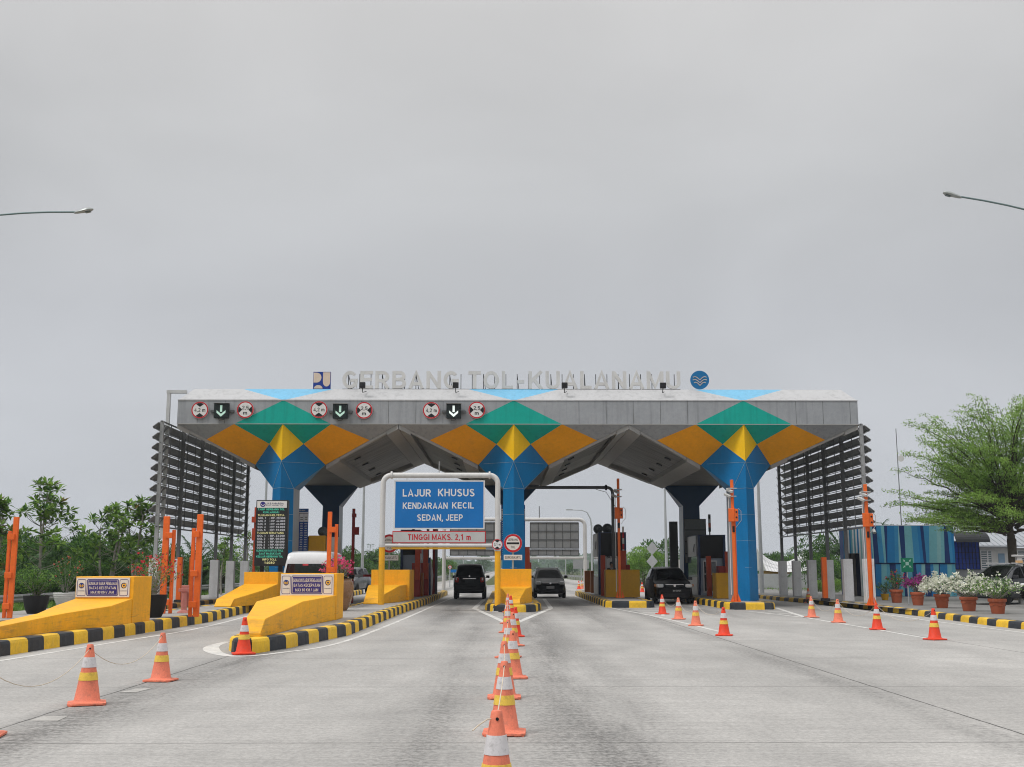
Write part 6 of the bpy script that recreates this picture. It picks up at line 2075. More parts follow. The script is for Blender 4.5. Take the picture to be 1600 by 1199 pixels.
def service_block():
    Y = 69.0
    t = thing('service_building', 'low building with a sloping grey metal roof and louvre windows behind the tree', 'building', (pxX(1570, Y), Y + 3, .19))
    x0, x1 = pxX(1496, Y), pxX(1665, Y)
    zE, zR = hz(855, Y), hz(838, Y) + .9
    M_roof = paint('metal_roof', (.34, .36, .39), .5, .12, .6, metal=.2, dirt=.12)
    w = MB().box(x0, x1, Y, Y + 7, .19, zE - .05).build('wall', paint('render_white', (.62, .61, .59), .8, .1, .6, dirt=.15, streak=.2), t)
    MB().box(x0 - .02, x1 + .02, Y - .05, Y - .003, .2, hz(890, Y)).build('dado', paint('render_grey', (.25, .255, .27), .8, .15, .6, dirt=.2), t)
    r = MB().slab([V(x0 - .4, Y - .7, zE), V(x1 + .4, Y - .7, zE), V(x1 + .4, Y + 3.5, zR), V(x0 - .4, Y + 3.5, zR)], (0, 0, .08))
    r.slab([V(x0 - .4, Y + 3.5, zR), V(x1 + .4, Y + 3.5, zR), V(x1 + .4, Y + 7.7, zE), V(x0 - .4, Y + 7.7, zE)], (0, 0, .08))
    ro = r.build('roof', M_roof, t)
    mb = MB()
    for q in range(20):
        x = x0 + (x1 - x0) * q / 19
        mb.bar(V(x, Y - .7, zE + .09), V(x, Y + 3.5, zR + .09), .05, .05)
    mb.build('roof_ribs', M_roof, ro)
    for a, b in ((1534, 1543), (1545, 1550), (1583, 1590), (1592, 1606)):
        xa, xb = pxX(a, Y), pxX(b, Y)
        za, zb_ = hz(889, Y), hz(861, Y)
        wi = MB().box(xa, xb, Y - .03, Y - .004, za, zb_).build('window', M_glassg, t)
        mb = MB()
        for q in range(9):
            z = za + (zb_ - za) * q / 8
            mb.box(xa, xb, Y - .06, Y - .032, z - .025, z + .025)
        mb.box(xa - .04, xa, Y - .065, Y - .004, za - .04, zb_ + .04).box(xb, xb + .04, Y - .065, Y - .004, za - .04, zb_ + .04)
        mb.build('louvres', M_alu, wi)
    xa, xb = pxX(1561, Y), pxX(1571, Y)
    wi = MB().box(xa, xb, Y - .03, Y - .004, hz(881, Y), hz(865, Y)).build('window', paint('pane_blue', (.22, .33, .45), .2, .1, 1), t)
    # blue shelter with black awning in front
    t2 = thing('blue_shelter', 'deep blue shelter with a drooping black awning beside the striped building', 'shelter', (pxX(1512, 64), 65, .19))
    Y2 = 64.5
    xa, xb = pxX(1493.5, Y2), pxX(1532, Y2)
    o = MB().box(xa, xb, Y2, Y2 + 2.5, hz(890, Y2), hz(846, Y2)).build('panel', paint('shelter_blue', (.008, .035, .25), .5, .15, .8), t2)
    mb = MB()
    for q in range(8):
        x = xa + (xb - xa) * q / 7
        mb.box(x - .012, x + .012, Y2 - .03, Y2 - .004, hz(890, Y2), hz(846, Y2))
    for q in range(6):
        z = lerp(hz(890, Y2), hz(846, Y2), q / 5)
        mb.box(xa, xb, Y2 - .045, Y2 - .032, z - .01, z + .01)
    mb.build('grille', M_black, o)
    MB().box(xa, xb, Y2 + .02, Y2 + 2.4, .19, hz(890, Y2) - .003).build('base', paint('render_grey2', (.22, .225, .24), .8, .15, .6, dirt=.2), t2)
    aw = []
    for i in range(7):
        u = i / 6
        aw.append((Y2 - 1.0 * math.sin(u * math.pi / 2), lerp(hz(831, Y2), hz(848, Y2), 1 - math.cos(u * math.pi / 2))))
    mb = MB()
    for (ya, za), (yb, zb_) in zip(aw, aw[1:]):
        mb.quad(V(xa - .3, ya, za), V(xb + .25, ya, za), V(xb + .25, yb, zb_), V(xa - .3, yb, zb_))
    mb.slab([V(xa - .3, Y2, hz(831, Y2)), V(xb + .25, Y2, hz(831, Y2)), V(xb + .25, Y2 + 2.6, hz(834, Y2)), V(xa - .3, Y2 + 2.6, hz(834, Y2))], (0, 0, -.05))
    mb.build('awning', paint('awning_black', (.02, .022, .025), .6, .2, 1), t2)
service_block()
# white post near the edge with a small sign box
p = G(1597, 944, .19)
t = thing('white_post', 'white square post with a flat cap by the parked black car', 'post', tuple(p))
MB().box(p.x - .11, p.x + .11, p.y - .1, p.y + .1, .19, hz(870, p.y)).build('shaft', M_wpipe, t, bevel=.01)
MB().box(p.x - .24, p.x + .5, p.y - .15, p.y + .15, hz(870, p.y) + .002, hz(867, p.y)).build('cap', M_wpipe, t, bevel=.01)
MB().box(p.x - .2, p.x + .1, p.y - .14, p.y - .104, hz(880, p.y), hz(876, p.y)).build('tag', M_trim, t)
# assembly point sign
t = thing('assembly_sign', 'green assembly point sign with white arrows in front of the striped wall', 'sign', (pxX(1417.5, 47.5), 47.5, .19))
a, b = D(1409, 894, 47.5), D(1426, 872, 47.5)
MB().tube([V((a.x + b.x) / 2, 47.56, .19), V((a.x + b.x) / 2, 47.56, b.z)], .025, 8).build('pole', M_pole, t)
MB().box(a.x, b.x, 47.5, 47.53, a.z, b.z).build('panel', paint('safety_green', (.005, .16, .085), .5, .1, 2), t)
mb = MB()
c = V((a.x + b.x) / 2, 47.496, b.z - .24)
for sx in (-1, 1):
    for sz in (-1, 1):
        d = V(sx * .7, 0, sz * .7)
        n_ = V(-sz * .7, 0, sx * .7)
        mb.poly([c + d * .11, c + d * .19 + n_ * .05, c + d * .19 - n_ * .05] if sx * sz else [], 0)
        mb.bar(c + d * .17, c + d * .24, .004, .03)
mb.disc(c, .07, 0, 14)
for q in range(4):
    mb.disc(c + V(.055 * math.cos(q * 1.57 + .8), -.002, .055 * math.sin(q * 1.57 + .8)), .035, 0, 10)
mb.build('pictogram', paint('sign_mint', (.30, .48, .42), .5, .1, 3), t)

# saddle roofed hut and low walls beyond the last island
def saddle_hut():
    Y = 92.0
    x0, x1 = pxX(1198, Y), pxX(1252, Y)
    t = thing('saddle_roof_hut', 'small ochre hut with a white saddle roof whose ends sweep up', 'hut', ((x0 + x1) / 2, Y, 0))
    MB().box(x0 + .3, x1 - .1, Y, Y + 2.5, 0, 1.55).build('wall', paint('hut_ochre', (.50, .28, .06), .7, .15, .8, dirt=.2), t)
    N = 14
    lo, hi = [], []
    for i in range(N + 1):
        u = i / N
        k = (2 * u - 1) ** 2
        x = lerp(x0 - .2, x1 + .4, u)
        lo.append((x, 1.42 + .12 * k))
        hi.append((lerp(x0 - .2, x1 + .4, u) + (u - .5) * .5, 2.25 + 1.15 * k ** 1.2))
    mb = MB()
    for s, y0, y1 in ((1, Y - .6, Y + 1.2), (-1, Y + 3.0, Y + 1.25)):
        for i in range(N):
            mb.quad(V(lo[i][0], y0, lo[i][1]), V(lo[i + 1][0], y0, lo[i + 1][1]), V(hi[i + 1][0], y1, hi[i + 1][1]), V(hi[i][0], y1, hi[i][1]))
    o = mb.build('roof', paint('roof_white', (.62, .62, .63), .6, .08, .8, dirt=.15), t)
    g = MB()
    for i in range(1, N):
        g.bar(V(lo[i][0], Y - .62, lo[i][1] + .02), V(hi[i][0], Y + 1.18, hi[i][1] + .02), .03, .02)
    for u in (.3, .6):
        for i in range(N):
            A_, B_ = [V(lerp(lo[j][0], hi[j][0], u), lerp(Y - .62, Y + 1.18, u), lerp(lo[j][1], hi[j][1], u) + .02) for j in (i, i + 1)]
            g.bar(A_, B_, .02, .02)
    g.build('tile_lines', paint('tile_grey', (.5, .51, .52), .6, .1, 1), o)
    for u in (0, N):
        MB().slab([V(lo[u][0], Y - .6, lo[u][1]), V(hi[u][0], Y + 1.2, hi[u][1]), V(lo[u][0], Y + 3, lo[u][1])], (.04, 0, 0)).build('gable', M_bpale, t)
saddle_hut()
tag(MB().box(pxX(1184, 88), pxX(1300, 88), 88.6, 88.8, 0, 1.3).build('low_wall', paint('low_wall_grey', (.45, .46, .48), .8, .1, .6, dirt=.25)), 'low grey wall behind the saddle roofed hut', 'wall')
t = thing('white_railing', 'thin white railing beyond the saddle roofed hut', 'railing', (pxX(1260, 98), 98, 0))
xa, xb = pxX(1188, 98), pxX(1345, 98)
mb = MB().box(xa, xb, 98, 98.06, hz(890, 98) - .04, hz(890, 98) + .04)
for q in range(9):
    x = lerp(xa, xb, q / 8)
    mb.box(x - .04, x + .04, 97.97, 98.03, 0, hz(890, 98) - .05)
mb.build('rails', M_wpipe, t)

# ------------------------------------------------ attendant standing by the loudspeaker booth
def attendant():
    p = V(pxX(955.5, 58.6), 58.6, ISZ)
    t = thing('person', 'attendant in dark clothes with pale straps standing by the loudspeaker booth', 'person', tuple(p))
    def skin(name, verts, edges, rad, m, sub=1):
        me = bpy.data.meshes.new(name)
        me.from_pydata(verts, edges, [])
        me.materials.append(m)
        o = bpy.data.objects.new(name, me)
        COL.objects.link(o)
        o.parent = t
        BASE[o.name] = BASE[t.name]
        o.modifiers.new('skin', 'SKIN')
        if not me.skin_vertices:
            me.skin_vertices.new()
        for i, r in enumerate(rad):
            me.skin_vertices[0].data[i].radius = (r, r) if not isinstance(r, tuple) else r
        me.skin_vertices[0].data[0].use_root = True
        o.modifiers['skin'].use_smooth_shade = True
        s = o.modifiers.new('sub', 'SUBSURF')
        s.levels = s.render_levels = sub
        return o
    V_, E_, R_ = [], [], []
    def chain(parent, pts):
        for q, r in pts:
            V_.append(q)
            R_.append(r)
            if parent is not None:
                E_.append((parent, len(V_) - 1))
            parent = len(V_) - 1
        return parent
    pel = chain(None, [((0, 0, .95), (.15, .11))])
    ch = chain(pel, [((0, 0, 1.1), (.135, .10)), ((0, 0, 1.3), (.15, .11))])
    nk = chain(ch, [((0, 0, 1.44), (.09, .08)), ((0, -.005, 1.5), (.055, .055))])
    chain(nk, [((0, -.01, 1.56), (.07, .085)), ((0, -.015, 1.63), (.078, .095)), ((0, -.005, 1.70), (.06, .075))])
    for s in (-1, 1):
        chain(pel, [((s * .1, 0, .86), .09), ((s * .11, -.01, .5), .06), ((s * .11, .01, .1), .042), ((s * .115, -.12, .045), .035)])
        w = chain(ch, [((s * .19, 0, 1.38), .06), ((s * .24, .01, 1.12), .042), ((s * .24, -.06, .88), .028)])
        h = chain(w, [((s * .24, -.075, .82), (.03, .018))])
        for q in range(4):
            chain(h, [((s * .24, -.115 + .024 * q, .76 - .004 * abs(q - 1.5)), .009), ((s * .232, -.118 + .024 * q, .725 + .006 * abs(q - 1.5)), .008), ((s * .222, -.118 + .024 * q, .70 + .008 * abs(q - 1.5)), .007)])
        chain(h, [((s * .225, -.13, .80), .010), ((s * .215, -.145, .775), .009)])
    M_skin = paint('skin_tone', (.30, .17, .11), .6, .06, 6)
    skin('body', V_, E_, R_, M_skin)
    # shirt, trousers
    M_shirt = paint('shirt_dark', (.014, .016, .022), .8, .2, 6)
    v = [(0, 0, .92), (0, 0, 1.1), (0, 0, 1.3), (0, 0, 1.42), (0, 0, 1.46)]
    e = [(0, 1), (1, 2), (2, 3), (3, 4)]
    r = [(.165, .125), (.15, .118), (.168, .125), (.11, .1), (.075, .075)]
    for s in (-1, 1):
        b = len(v)
        v += [(s * .19, 0, 1.385), (s * .245, .01, 1.12), (s * .243, -.05, .92)]
        e += [(2, b), (b, b + 1), (b + 1, b + 2)]
        r += [.076, .056, .045]
    skin('shirt', v, e, r, M_shirt)
    v = [(0, 0, .96)]
    e, r = [], [(.16, .122)]
    for s in (-1, 1):
        b = len(v)
        v += [(s * .1, 0, .84), (s * .11, -.01, .5), (s * .11, .01, .12)]
        e += [(0, b), (b, b + 1), (b + 1, b + 2)]
        r += [.105, .078, .062]
    skin('trousers', v, e, r, paint('trousers_dark', (.012, .013, .018), .85, .2, 6))
    off = BASE[t.name]
    hair = MB()
    hp = [(0.001, 1.765), (.05, 1.75), (.082, 1.715), (.096, 1.66), (.094, 1.615), (.085, 1.585)]
    hair.lathe((0, .012, 0), [(a, b) for a, b in hp][::-1], 16)
    hair.build('hair', paint('hair_black', (.008, .007, .007), .6, .2, 8), t, smooth=True, world=False)
    f = MB()
    for s in (-1, 1):
        f.lathe((s * .031, -.098, 1.655), [(.013, 0), (.01, .012)], 8, axis='y')
    f.build('eyes', M_sk, t, world=False)
    f = MB()
    f.add([(-.014, -.098, 1.612), (.014, -.098, 1.612), (0, -.13, 1.618), (0, -.10, 1.655)], [(0, 1, 2), (0, 2, 3), (1, 3, 2), (0, 3, 1)])
    f.cbox((0, -.1, 1.585), (.045, .012, .01), m=0)
    for s in (-1, 1):
        f.cbox((s * .083, .0, 1.635), (.02, .035, .055))
    f.build('features', M_skin, t, world=False, bevel=.004)
    st = MB()
    st.cbox((0, -.135, 1.22), (.05, .02, .3)).cbox((0, -.14, 1.26), (.24, .02, .06)).cbox((0, -.10, 1.425), (.15, .05, .035))
    st.build('straps', M_cam, t, world=False, bevel=.005)
attendant()
# ================================================================= PLANTS
L_mid = leafmat('leaf_mid', (.105, .215, .036))
L_lite = leafmat('leaf_light', (.19, .32, .055))
L_dark = leafmat('leaf_dark', (.05, .115, .03))
L_feather = leafmat('leaf_feather', (.25, .385, .085), .5)
L_feather2 = leafmat('leaf_feather_deep', (.15, .27, .045), .45)
L_palm = leafmat('leaf_palm', (.055, .115, .036))
L_dry = leafmat('leaf_dry', (.20, .16, .05))
M_bark = paint('bark_grey', (.33, .31, .275), .9, .3, 5, dirt=.3, bump=.6, spec=.2)
M_barkd = paint('bark_dark', (.075, .062, .048), .9, .3, 5, dirt=.2, bump=.6, spec=.2)
def leaf(mb, p, d, up, l, w, m):
    """one folded leaf blade from p along d"""
    s = d.cross(up)
    if s.length < .05:
        s = d.cross(Vector((1, .2, .1)))
    s.normalize()
    n = s.cross(d)
    mid = p + d * (l * .55) + n * (l * .04)
    mb.v += [tuple(p), tuple(mid + s * (w / 2) ), tuple(p + d * l - n * (l * .08)), tuple(mid - s * (w / 2))]
    o = len(mb.v) - 4
    mb.f.append((o, o + 1, o + 2, o + 3))
    mb.m.append(m)
def rv(r, s=1.0):
    while True:
        v = Vector((r.uniform(-1, 1), r.uniform(-1, 1), r.uniform(-1, 1)))
        if .05 < v.length < 1:
            return v * s
def rosette(mb, p, r, n, l, w, ms, up=.35):
    for i in range(n):
        d = rv(r).normalized()
        d.z = d.z * .55 + up * r.uniform(.2, 1)
        d.normalize()
        leaf(mb, p + d * .03, d, Vector((0, 0, 1)) + rv(r, .4), l * r.uniform(.65, 1.15), w * r.uniform(.7, 1.1), r.choice(ms))
def curve(a, b, bend, n=7):
    a, b = Vector(a), Vector(b)
    return [a.lerp(b, i / n) + Vector(bend) * math.sin(math.pi * i / n) for i in range(n + 1)]
PLANT_MATS = [L_mid, L_lite, L_dark, L_dry]

def slender_tree(name, label, x, y, h, w, seed, stems=2, z0=0.0, nclump=36, group='slender trees on the wooded verge', low=.38, ls=.42):
    r = random.Random(seed)
    t = thing(name, label, 'tree', (x, y, z0), group)
    tr, cr = MB(), MB()
    tips = []
    for s in range(stems):
        b = Vector((r.uniform(-.15, .15), r.uniform(-.1, .1), 0))
        f = Vector((r.uniform(-.25, .25) * w, r.uniform(-.2, .2) * w, h * r.uniform(.74, .86)))
        pts = curve(b, f, (r.uniform(-.15, .15), 0, 0), 6)
        tr.tube(pts, [.075 - .04 * i / 6 for i in range(7)], 7)
        for q in range(nclump // stems):
            a = r.uniform(0, 6.28)
            u = r.random() ** .6
            zt = h * (low + (1 - low) * r.random() ** .8)
            rad = w * .5 * u * (1.05 - .75 * max(0, (zt / h - .55) / .45))
            tip = Vector((math.cos(a) * rad + f.x * .4, math.sin(a) * rad, zt))
            k = min(max((zt - .35 * rad - .25) / f.z, .25), 1) * 6
            i = min(int(k), 5)
            st = pts[i].lerp(pts[i + 1], min(k - i, 1))
            tr.tube(curve(st, tip, (0, 0, -.08 * rad), 4), [.020, .016, .013, .010, .007], 5, caps=False)
            rosette(cr, tip, r, r.randint(12, 18), ls, ls * .40, [0, 1, 1, 1, 2] if r.random() < .92 else [3, 1])
            if r.random() < .4:
                rosette(cr, tip + rv(r, .3), r, r.randint(8, 12), ls * .85, ls * .34, [0, 1, 1])
    tr.build('trunk', M_bark, t, smooth=True, world=False)
    cr.build('crown', PLANT_MATS, t, world=False)
    return t
def xz(px, Y):
    return pxX(px, Y)
slender_tree('slender_tree', 'tall slender tree with two pale trunks and light leaf tufts behind the black round pot', xz(70, 50), 50, D(70, 757, 50).z, 3.0, 3, 2, nclump=46, low=.42)
slender_tree('slender_tree', 'slender tree with forked pale trunks rising behind the speed notice wall', xz(166, 52), 52, D(170, 790, 52).z, 2.5, 8, 3, nclump=36)
slender_tree('slender_tree', 'darker slender tree close to the first post of the louvred screen', xz(212, 54), 54, D(215, 786, 54).z, 2.8, 15, 2, nclump=38, low=.5)
slender_tree('slender_tree', 'slender tree cut by the photo edge beside the first orange post pair', xz(-12, 48), 48, D(0, 785, 48).z, 2.2, 21, 2, nclump=34)
slender_tree('slender_tree', 'thin pale stemmed tree seen under the louvred screen', xz(352, 66), 66, D(352, 838, 66).z, 2.0, 31, 1, nclump=30, ls=.26)
slender_tree('slender_tree', 'thin light leaved tree at the far end of the louvred screen', xz(378, 70), 70, D(378, 832, 70).z, 2.2, 33, 2, nclump=30, ls=.26)

def bush_mesh(seed, w, h, nblob, nleaf, l, ms, shape=.55):
    """many leaves spread through overlapping blobs, looser at the rim"""
    r = random.Random(seed)
    mb = MB()
    blobs = []
    for i in range(nblob):
        a, u = r.uniform(0, 6.28), r.random() ** .5
        z = h * (.15 + .75 * r.random())
        k = 1 - .55 * max(0, z / h - .4)
        blobs.append((Vector((math.cos(a) * u * w * .5 * k, math.sin(a) * u * w * .5 * k, z)), w * r.uniform(.13, .24)))
    for i in range(nleaf):
        c, rad = r.choice(blobs)
        d = rv(r)
        d = d.normalized() * (d.length ** .4)
        p = c + d * rad * Vector((1, 1, .8)).length / 1.6
        if p.z < .05:
            p.z = r.uniform(.05, .4)
        o = (d.normalized() + Vector((0, 0, .5)) + rv(r, .6)).normalized()
        leaf(mb, p, o, Vector((0, 0, 1)) + rv(r, .7), l * r.uniform(.6, 1.3), l * .42, r.choice(ms))
    return mb
def bush_proto(name, label, cat, group, mb, mats, trunk_h, w, loc):
    t = thing(name, label, cat, loc, group)
    tr = MB()
    r = random.Random(9)
    for i in range(4):
        a = i * 1.7
        tr.tube(curve((r.uniform(-.1, .1), r.uniform(-.1, .1), 0), (math.cos(a) * w * .22, math.sin(a) * w * .22, trunk_h), (0, 0, 0), 4), [.06, .05, .04, .03, .015], 6)
    tr.build('trunk', M_barkd, t, smooth=True, world=False)
    mb.build('crown', mats, t, world=False)
    return t
G1 = 'dense bushy trees behind the verges'
pb_ = [bush_proto('bushy_tree', 'x', 'tree', G1, bush_mesh(s, 3.6, 4.0, 26, 4200, .24, ms), PLANT_MATS, 2.4, 3.6, (0, 0, 0)) for s, ms in ((1, [0, 0, 2, 2, 2]), (2, [0, 1, 0, 2]), (3, [2, 2, 2, 0]), (4, [1, 1, 0]))]
used = set()
def put_bush(k, px, Y, pytop, label, wide=1.0, z0=0.0):
    """stand a bush so that its top reaches pytop in the photo"""
    x = pxX(px, Y)
    h = D(px, pytop, Y).z - z0
    s = h / 4.0
    sc = (s * wide, s * wide, s)
    if k not in used:
        used.add(k)
        o = pb_[k]
        o.location = (x, Y, z0)
        o.scale = sc
        o.rotation_euler.z = px * .37
        o['label'] = label
    else:
        o = dup(pb_[k], (x, Y, z0), px * .37 + Y, label, None, sc)
    return o
rb_ = random.Random(77)
lab = {0: 'mid green', 1: 'fresh green', 2: 'dark green', 3: 'light green'}
rows = []
for i, px in enumerate(range(-70, 420, 37)):          # near row on the wooded verge
    rows.append((rb_.choice([0, 2, 0, 0, 1]), px + rb_.uniform(-8, 8), 58 + rb_.uniform(-3, 5), rb_.uniform(836, 880) + (16 if px > 255 else 0), 1.05))
for i, px in enumerate(range(-60, 400, 46)):          # taller row behind it
    rows.append((rb_.choice([2, 0, 0, 1]), px + rb_.uniform(-8, 8), 74 + rb_.uniform(-4, 6), rb_.uniform(820, 858) + (20 if px > 255 else 0), .95))
for i, px in enumerate(range(-60, 250, 34)):          # low skirt at the rail
    rows.append((rb_.choice([0, 2, 1]), px + rb_.uniform(-8, 8), 51.5 + rb_.uniform(-1, 2), rb_.uniform(878, 900), 1.3))
spotL = ['beside the black round pot', 'behind the speed notice wall', 'under the louvred screen', 'beside the orange posts', 'near the tariff screen']
for n, (k, px, Y, py, wd) in enumerate(rows):
    Y = max(Y, 20.5 * 1730 / (786 - px))
    tall = 'low' if py > 870 else ('tall' if py < 830 else 'middling')
    put_bush(k, px, Y, py, '%s %s bushy tree in the dense mass %s' % (tall, lab[k], 'on the wooded verge'), wd)['group'] = G1
for k, px, Y, py, wd, l in ((0, 556, 112, 866, 1.2, 'bushy green tree beyond the boom gate behind the van'), (1, 578, 126, 862, 1.2, 'fresh green tree behind the white pole of the lane sign frame'), (2, 602, 142, 856, 1.1, 'dark tree behind the leg of the lane sign frame'), (0, 626, 150, 866, 1.2, 'bushy tree seen left of the red gate machines, beyond the rail'),
                            (2, 536, 108, 858, 1.0, 'dark tree behind the far dark column and the van'), (1, 697, 178, 872, 1.2, 'green tree behind the small round sign past the black car'), (0, 672, 166, 874, 1.3, 'green tree behind the slim dark red pole'),
                            (3, 1005, 104, 858, 1.2, 'light leafy bush beside the diamond sign backs'), (0, 1030, 108, 846, 1.0, 'tallest leafy bush beside the diamond sign backs'), (3, 985, 138, 866, 1.3, 'light bush behind the dark red gate machine'), (1, 1062, 116, 872, 1.2, 'fresh bush behind the white notice by the dark panel'),
                            (2, 925, 192, 880, 1.3, 'dark bush just beyond the loudspeaker booth'), (0, 893, 255, 882, 1.4, 'green bush behind the dark hatchback'),
                            (0, 1290, 78, 868, .9, 'bushy tree behind the slim orange red post by the white plinths'), (2, 1282, 82, 842, .8, 'dark upright tree between the last white plinths'), (1, 1318, 80, 872, 1.1, 'fresh tree beside the entrance of the striped building'),
                            (3, 1254, 110, 868, 1.0, 'yellowish green tree behind the saddle roofed hut'), (2, 1205, 118, 866, 1.1, 'dark tree behind the saddle roofed hut'), (0, 1225, 122, 868, 1.2, 'mid green tree behind the saddle roofed hut'), (3, 1300, 72, 906, 1.3, 'clipped low bush behind the slim orange red post'), (3, 1279, 74, 908, 1.3, 'clipped low bush beyond the white plinths'),
                            (2, 1180, 125, 872, 1.2, 'dark tree just past the last blue column')):
    put_bush(k, px, Y, py, l, wd)
# far wood fading into the air
for n, px in enumerate(list(range(590, 780, 17)) + list(range(815, 1010, 16))):
    Y = rb_.uniform(650, 1000)
    if 730 < px < 850:
        Y = rb_.uniform(850, 1150)
    put_bush(rb_.choice([0, 2]), px + rb_.uniform(-6, 6), Y, rb_.uniform(873, 882) if not 735 < px < 850 else rb_.uniform(882, 886), 'distant hazy tree in the far row beyond the toll plaza', 1.5)['group'] = 'distant hazy trees'
for px, Y, py in ((757, 420, 868), (746, 560, 878), (838, 560, 878), (880, 600, 875)):
    put_bush(0, px, Y, py, 'larger hazy tree standing out of the far row', .9)['group'] = 'distant hazy trees'
r = random.Random(3)
fw = MB()
for i in range(9000):
    x = r.uniform(-900, 900)
    y = r.uniform(900, 1100)
    p = Vector((x, y, r.uniform(.5, 1) ** 1.0 * (9 + 4 * math.sin(x * .03) + 3 * math.sin(x * .11)) * r.random() ** .5))
    leaf(fw, p, (rv(r) + Vector((0, 0, .4))).normalized(), Vector((0, -1, .4)) + rv(r, .3), 6, 4.5, 0)
tag(fw.build('far_wood', L_dark), 'pale far band of woodland along the horizon', 'woodland', kind='stuff')

def palm(label, px, Y, pytop, seed=1, spread=1.0, group='palms behind the verges', cat='palm tree'):
    r = random.Random(seed)
    x = pxX(px, Y)
    h = D(px, pytop, Y).z
    t = thing('palm_tree', label, cat, (x, Y, 0), group)
    th = max(h - 1.6 * spread, .6)
    MB().tube(curve((0, 0, 0), (.1, 0, th), (.08, 0, 0), 6), [.2, .18, .17, .16, .15, .14, .13], 9).build('trunk', M_barkd, t, smooth=True, world=False)
    mb = MB()
    for i in range(22):
        a = i * 2.4 + r.uniform(-.2, .2)
        e = r.uniform(.1, 1.25)
        L = 2.3 * spread * r.uniform(.8, 1.1)
        d = Vector((math.cos(a) * math.cos(e), math.sin(a) * math.cos(e), math.sin(e)))
        p0 = Vector((.1, 0, th))
        pts = [p0 + d * L * u - Vector((0, 0, 1.1 * spread * u * u * (1.2 - .5 * math.sin(e)))) for u in [q / 8 for q in range(9)]]
        mb.tube(pts, [.025] * 8 + [.01], 4, m=0, caps=False)
        for q in range(1, 9):
            for hh in range(4):
                p = pts[q - 1].lerp(pts[q], hh / 4)
                dd = (pts[q] - pts[q - 1]).normalized()
                s = dd.cross(Vector((0, 0, 1))).normalized()
                for sg in (-1, 1):
                    o = (s * sg + dd * .7 - Vector((0, 0, r.uniform(.1, .45)))).normalized()
                    leaf(mb, p, o, Vector((0, 0, 1)), .62 * spread * (1.15 - q / 9 * .6) * r.uniform(.8, 1.1), .055 * spread, 0)
    mb.build('crown', [L_palm, L_palm], t, world=False)
    return t
palm('palm among the dense trees beside the black round pot', 32, 56, 848, 1, 1.3)
palm('palm whose fronds show between the slender trees', 118, 60, 806, 2, 1.4)
palm('low palm behind the speed notice wall', 100, 54, 868, 3, 1.1)
palm('palm under the louvred screen near the second white plinth', 345, 74, 835, 4, 1.5)
palm('palm seen through the legs of the louvred screen', 305, 82, 832, 5, 1.5)
palm('big palm beside the entrance of the striped building', 1316, 84, 800, 6, 1.9)
palm('palm top showing over the striped building, nearer the orange camera post', 1369, 100, 806, 7, 1.3)
palm('palm top showing over the middle of the striped building', 1395, 104, 808, 8, 1.5)
palm('palm behind the saddle roofed hut next to the last blue column', 1200, 105, 856, 9, 1.5)
palm('upright palm behind the white plinths', 1217, 112, 858, 10, 1.7)
palm('distant palm above the trees behind the white lane frame leg', 575, 120, 845, 11, 1.6)
palm('distant palm over the dark column and trees behind the van', 551, 125, 850, 12, 1.6)

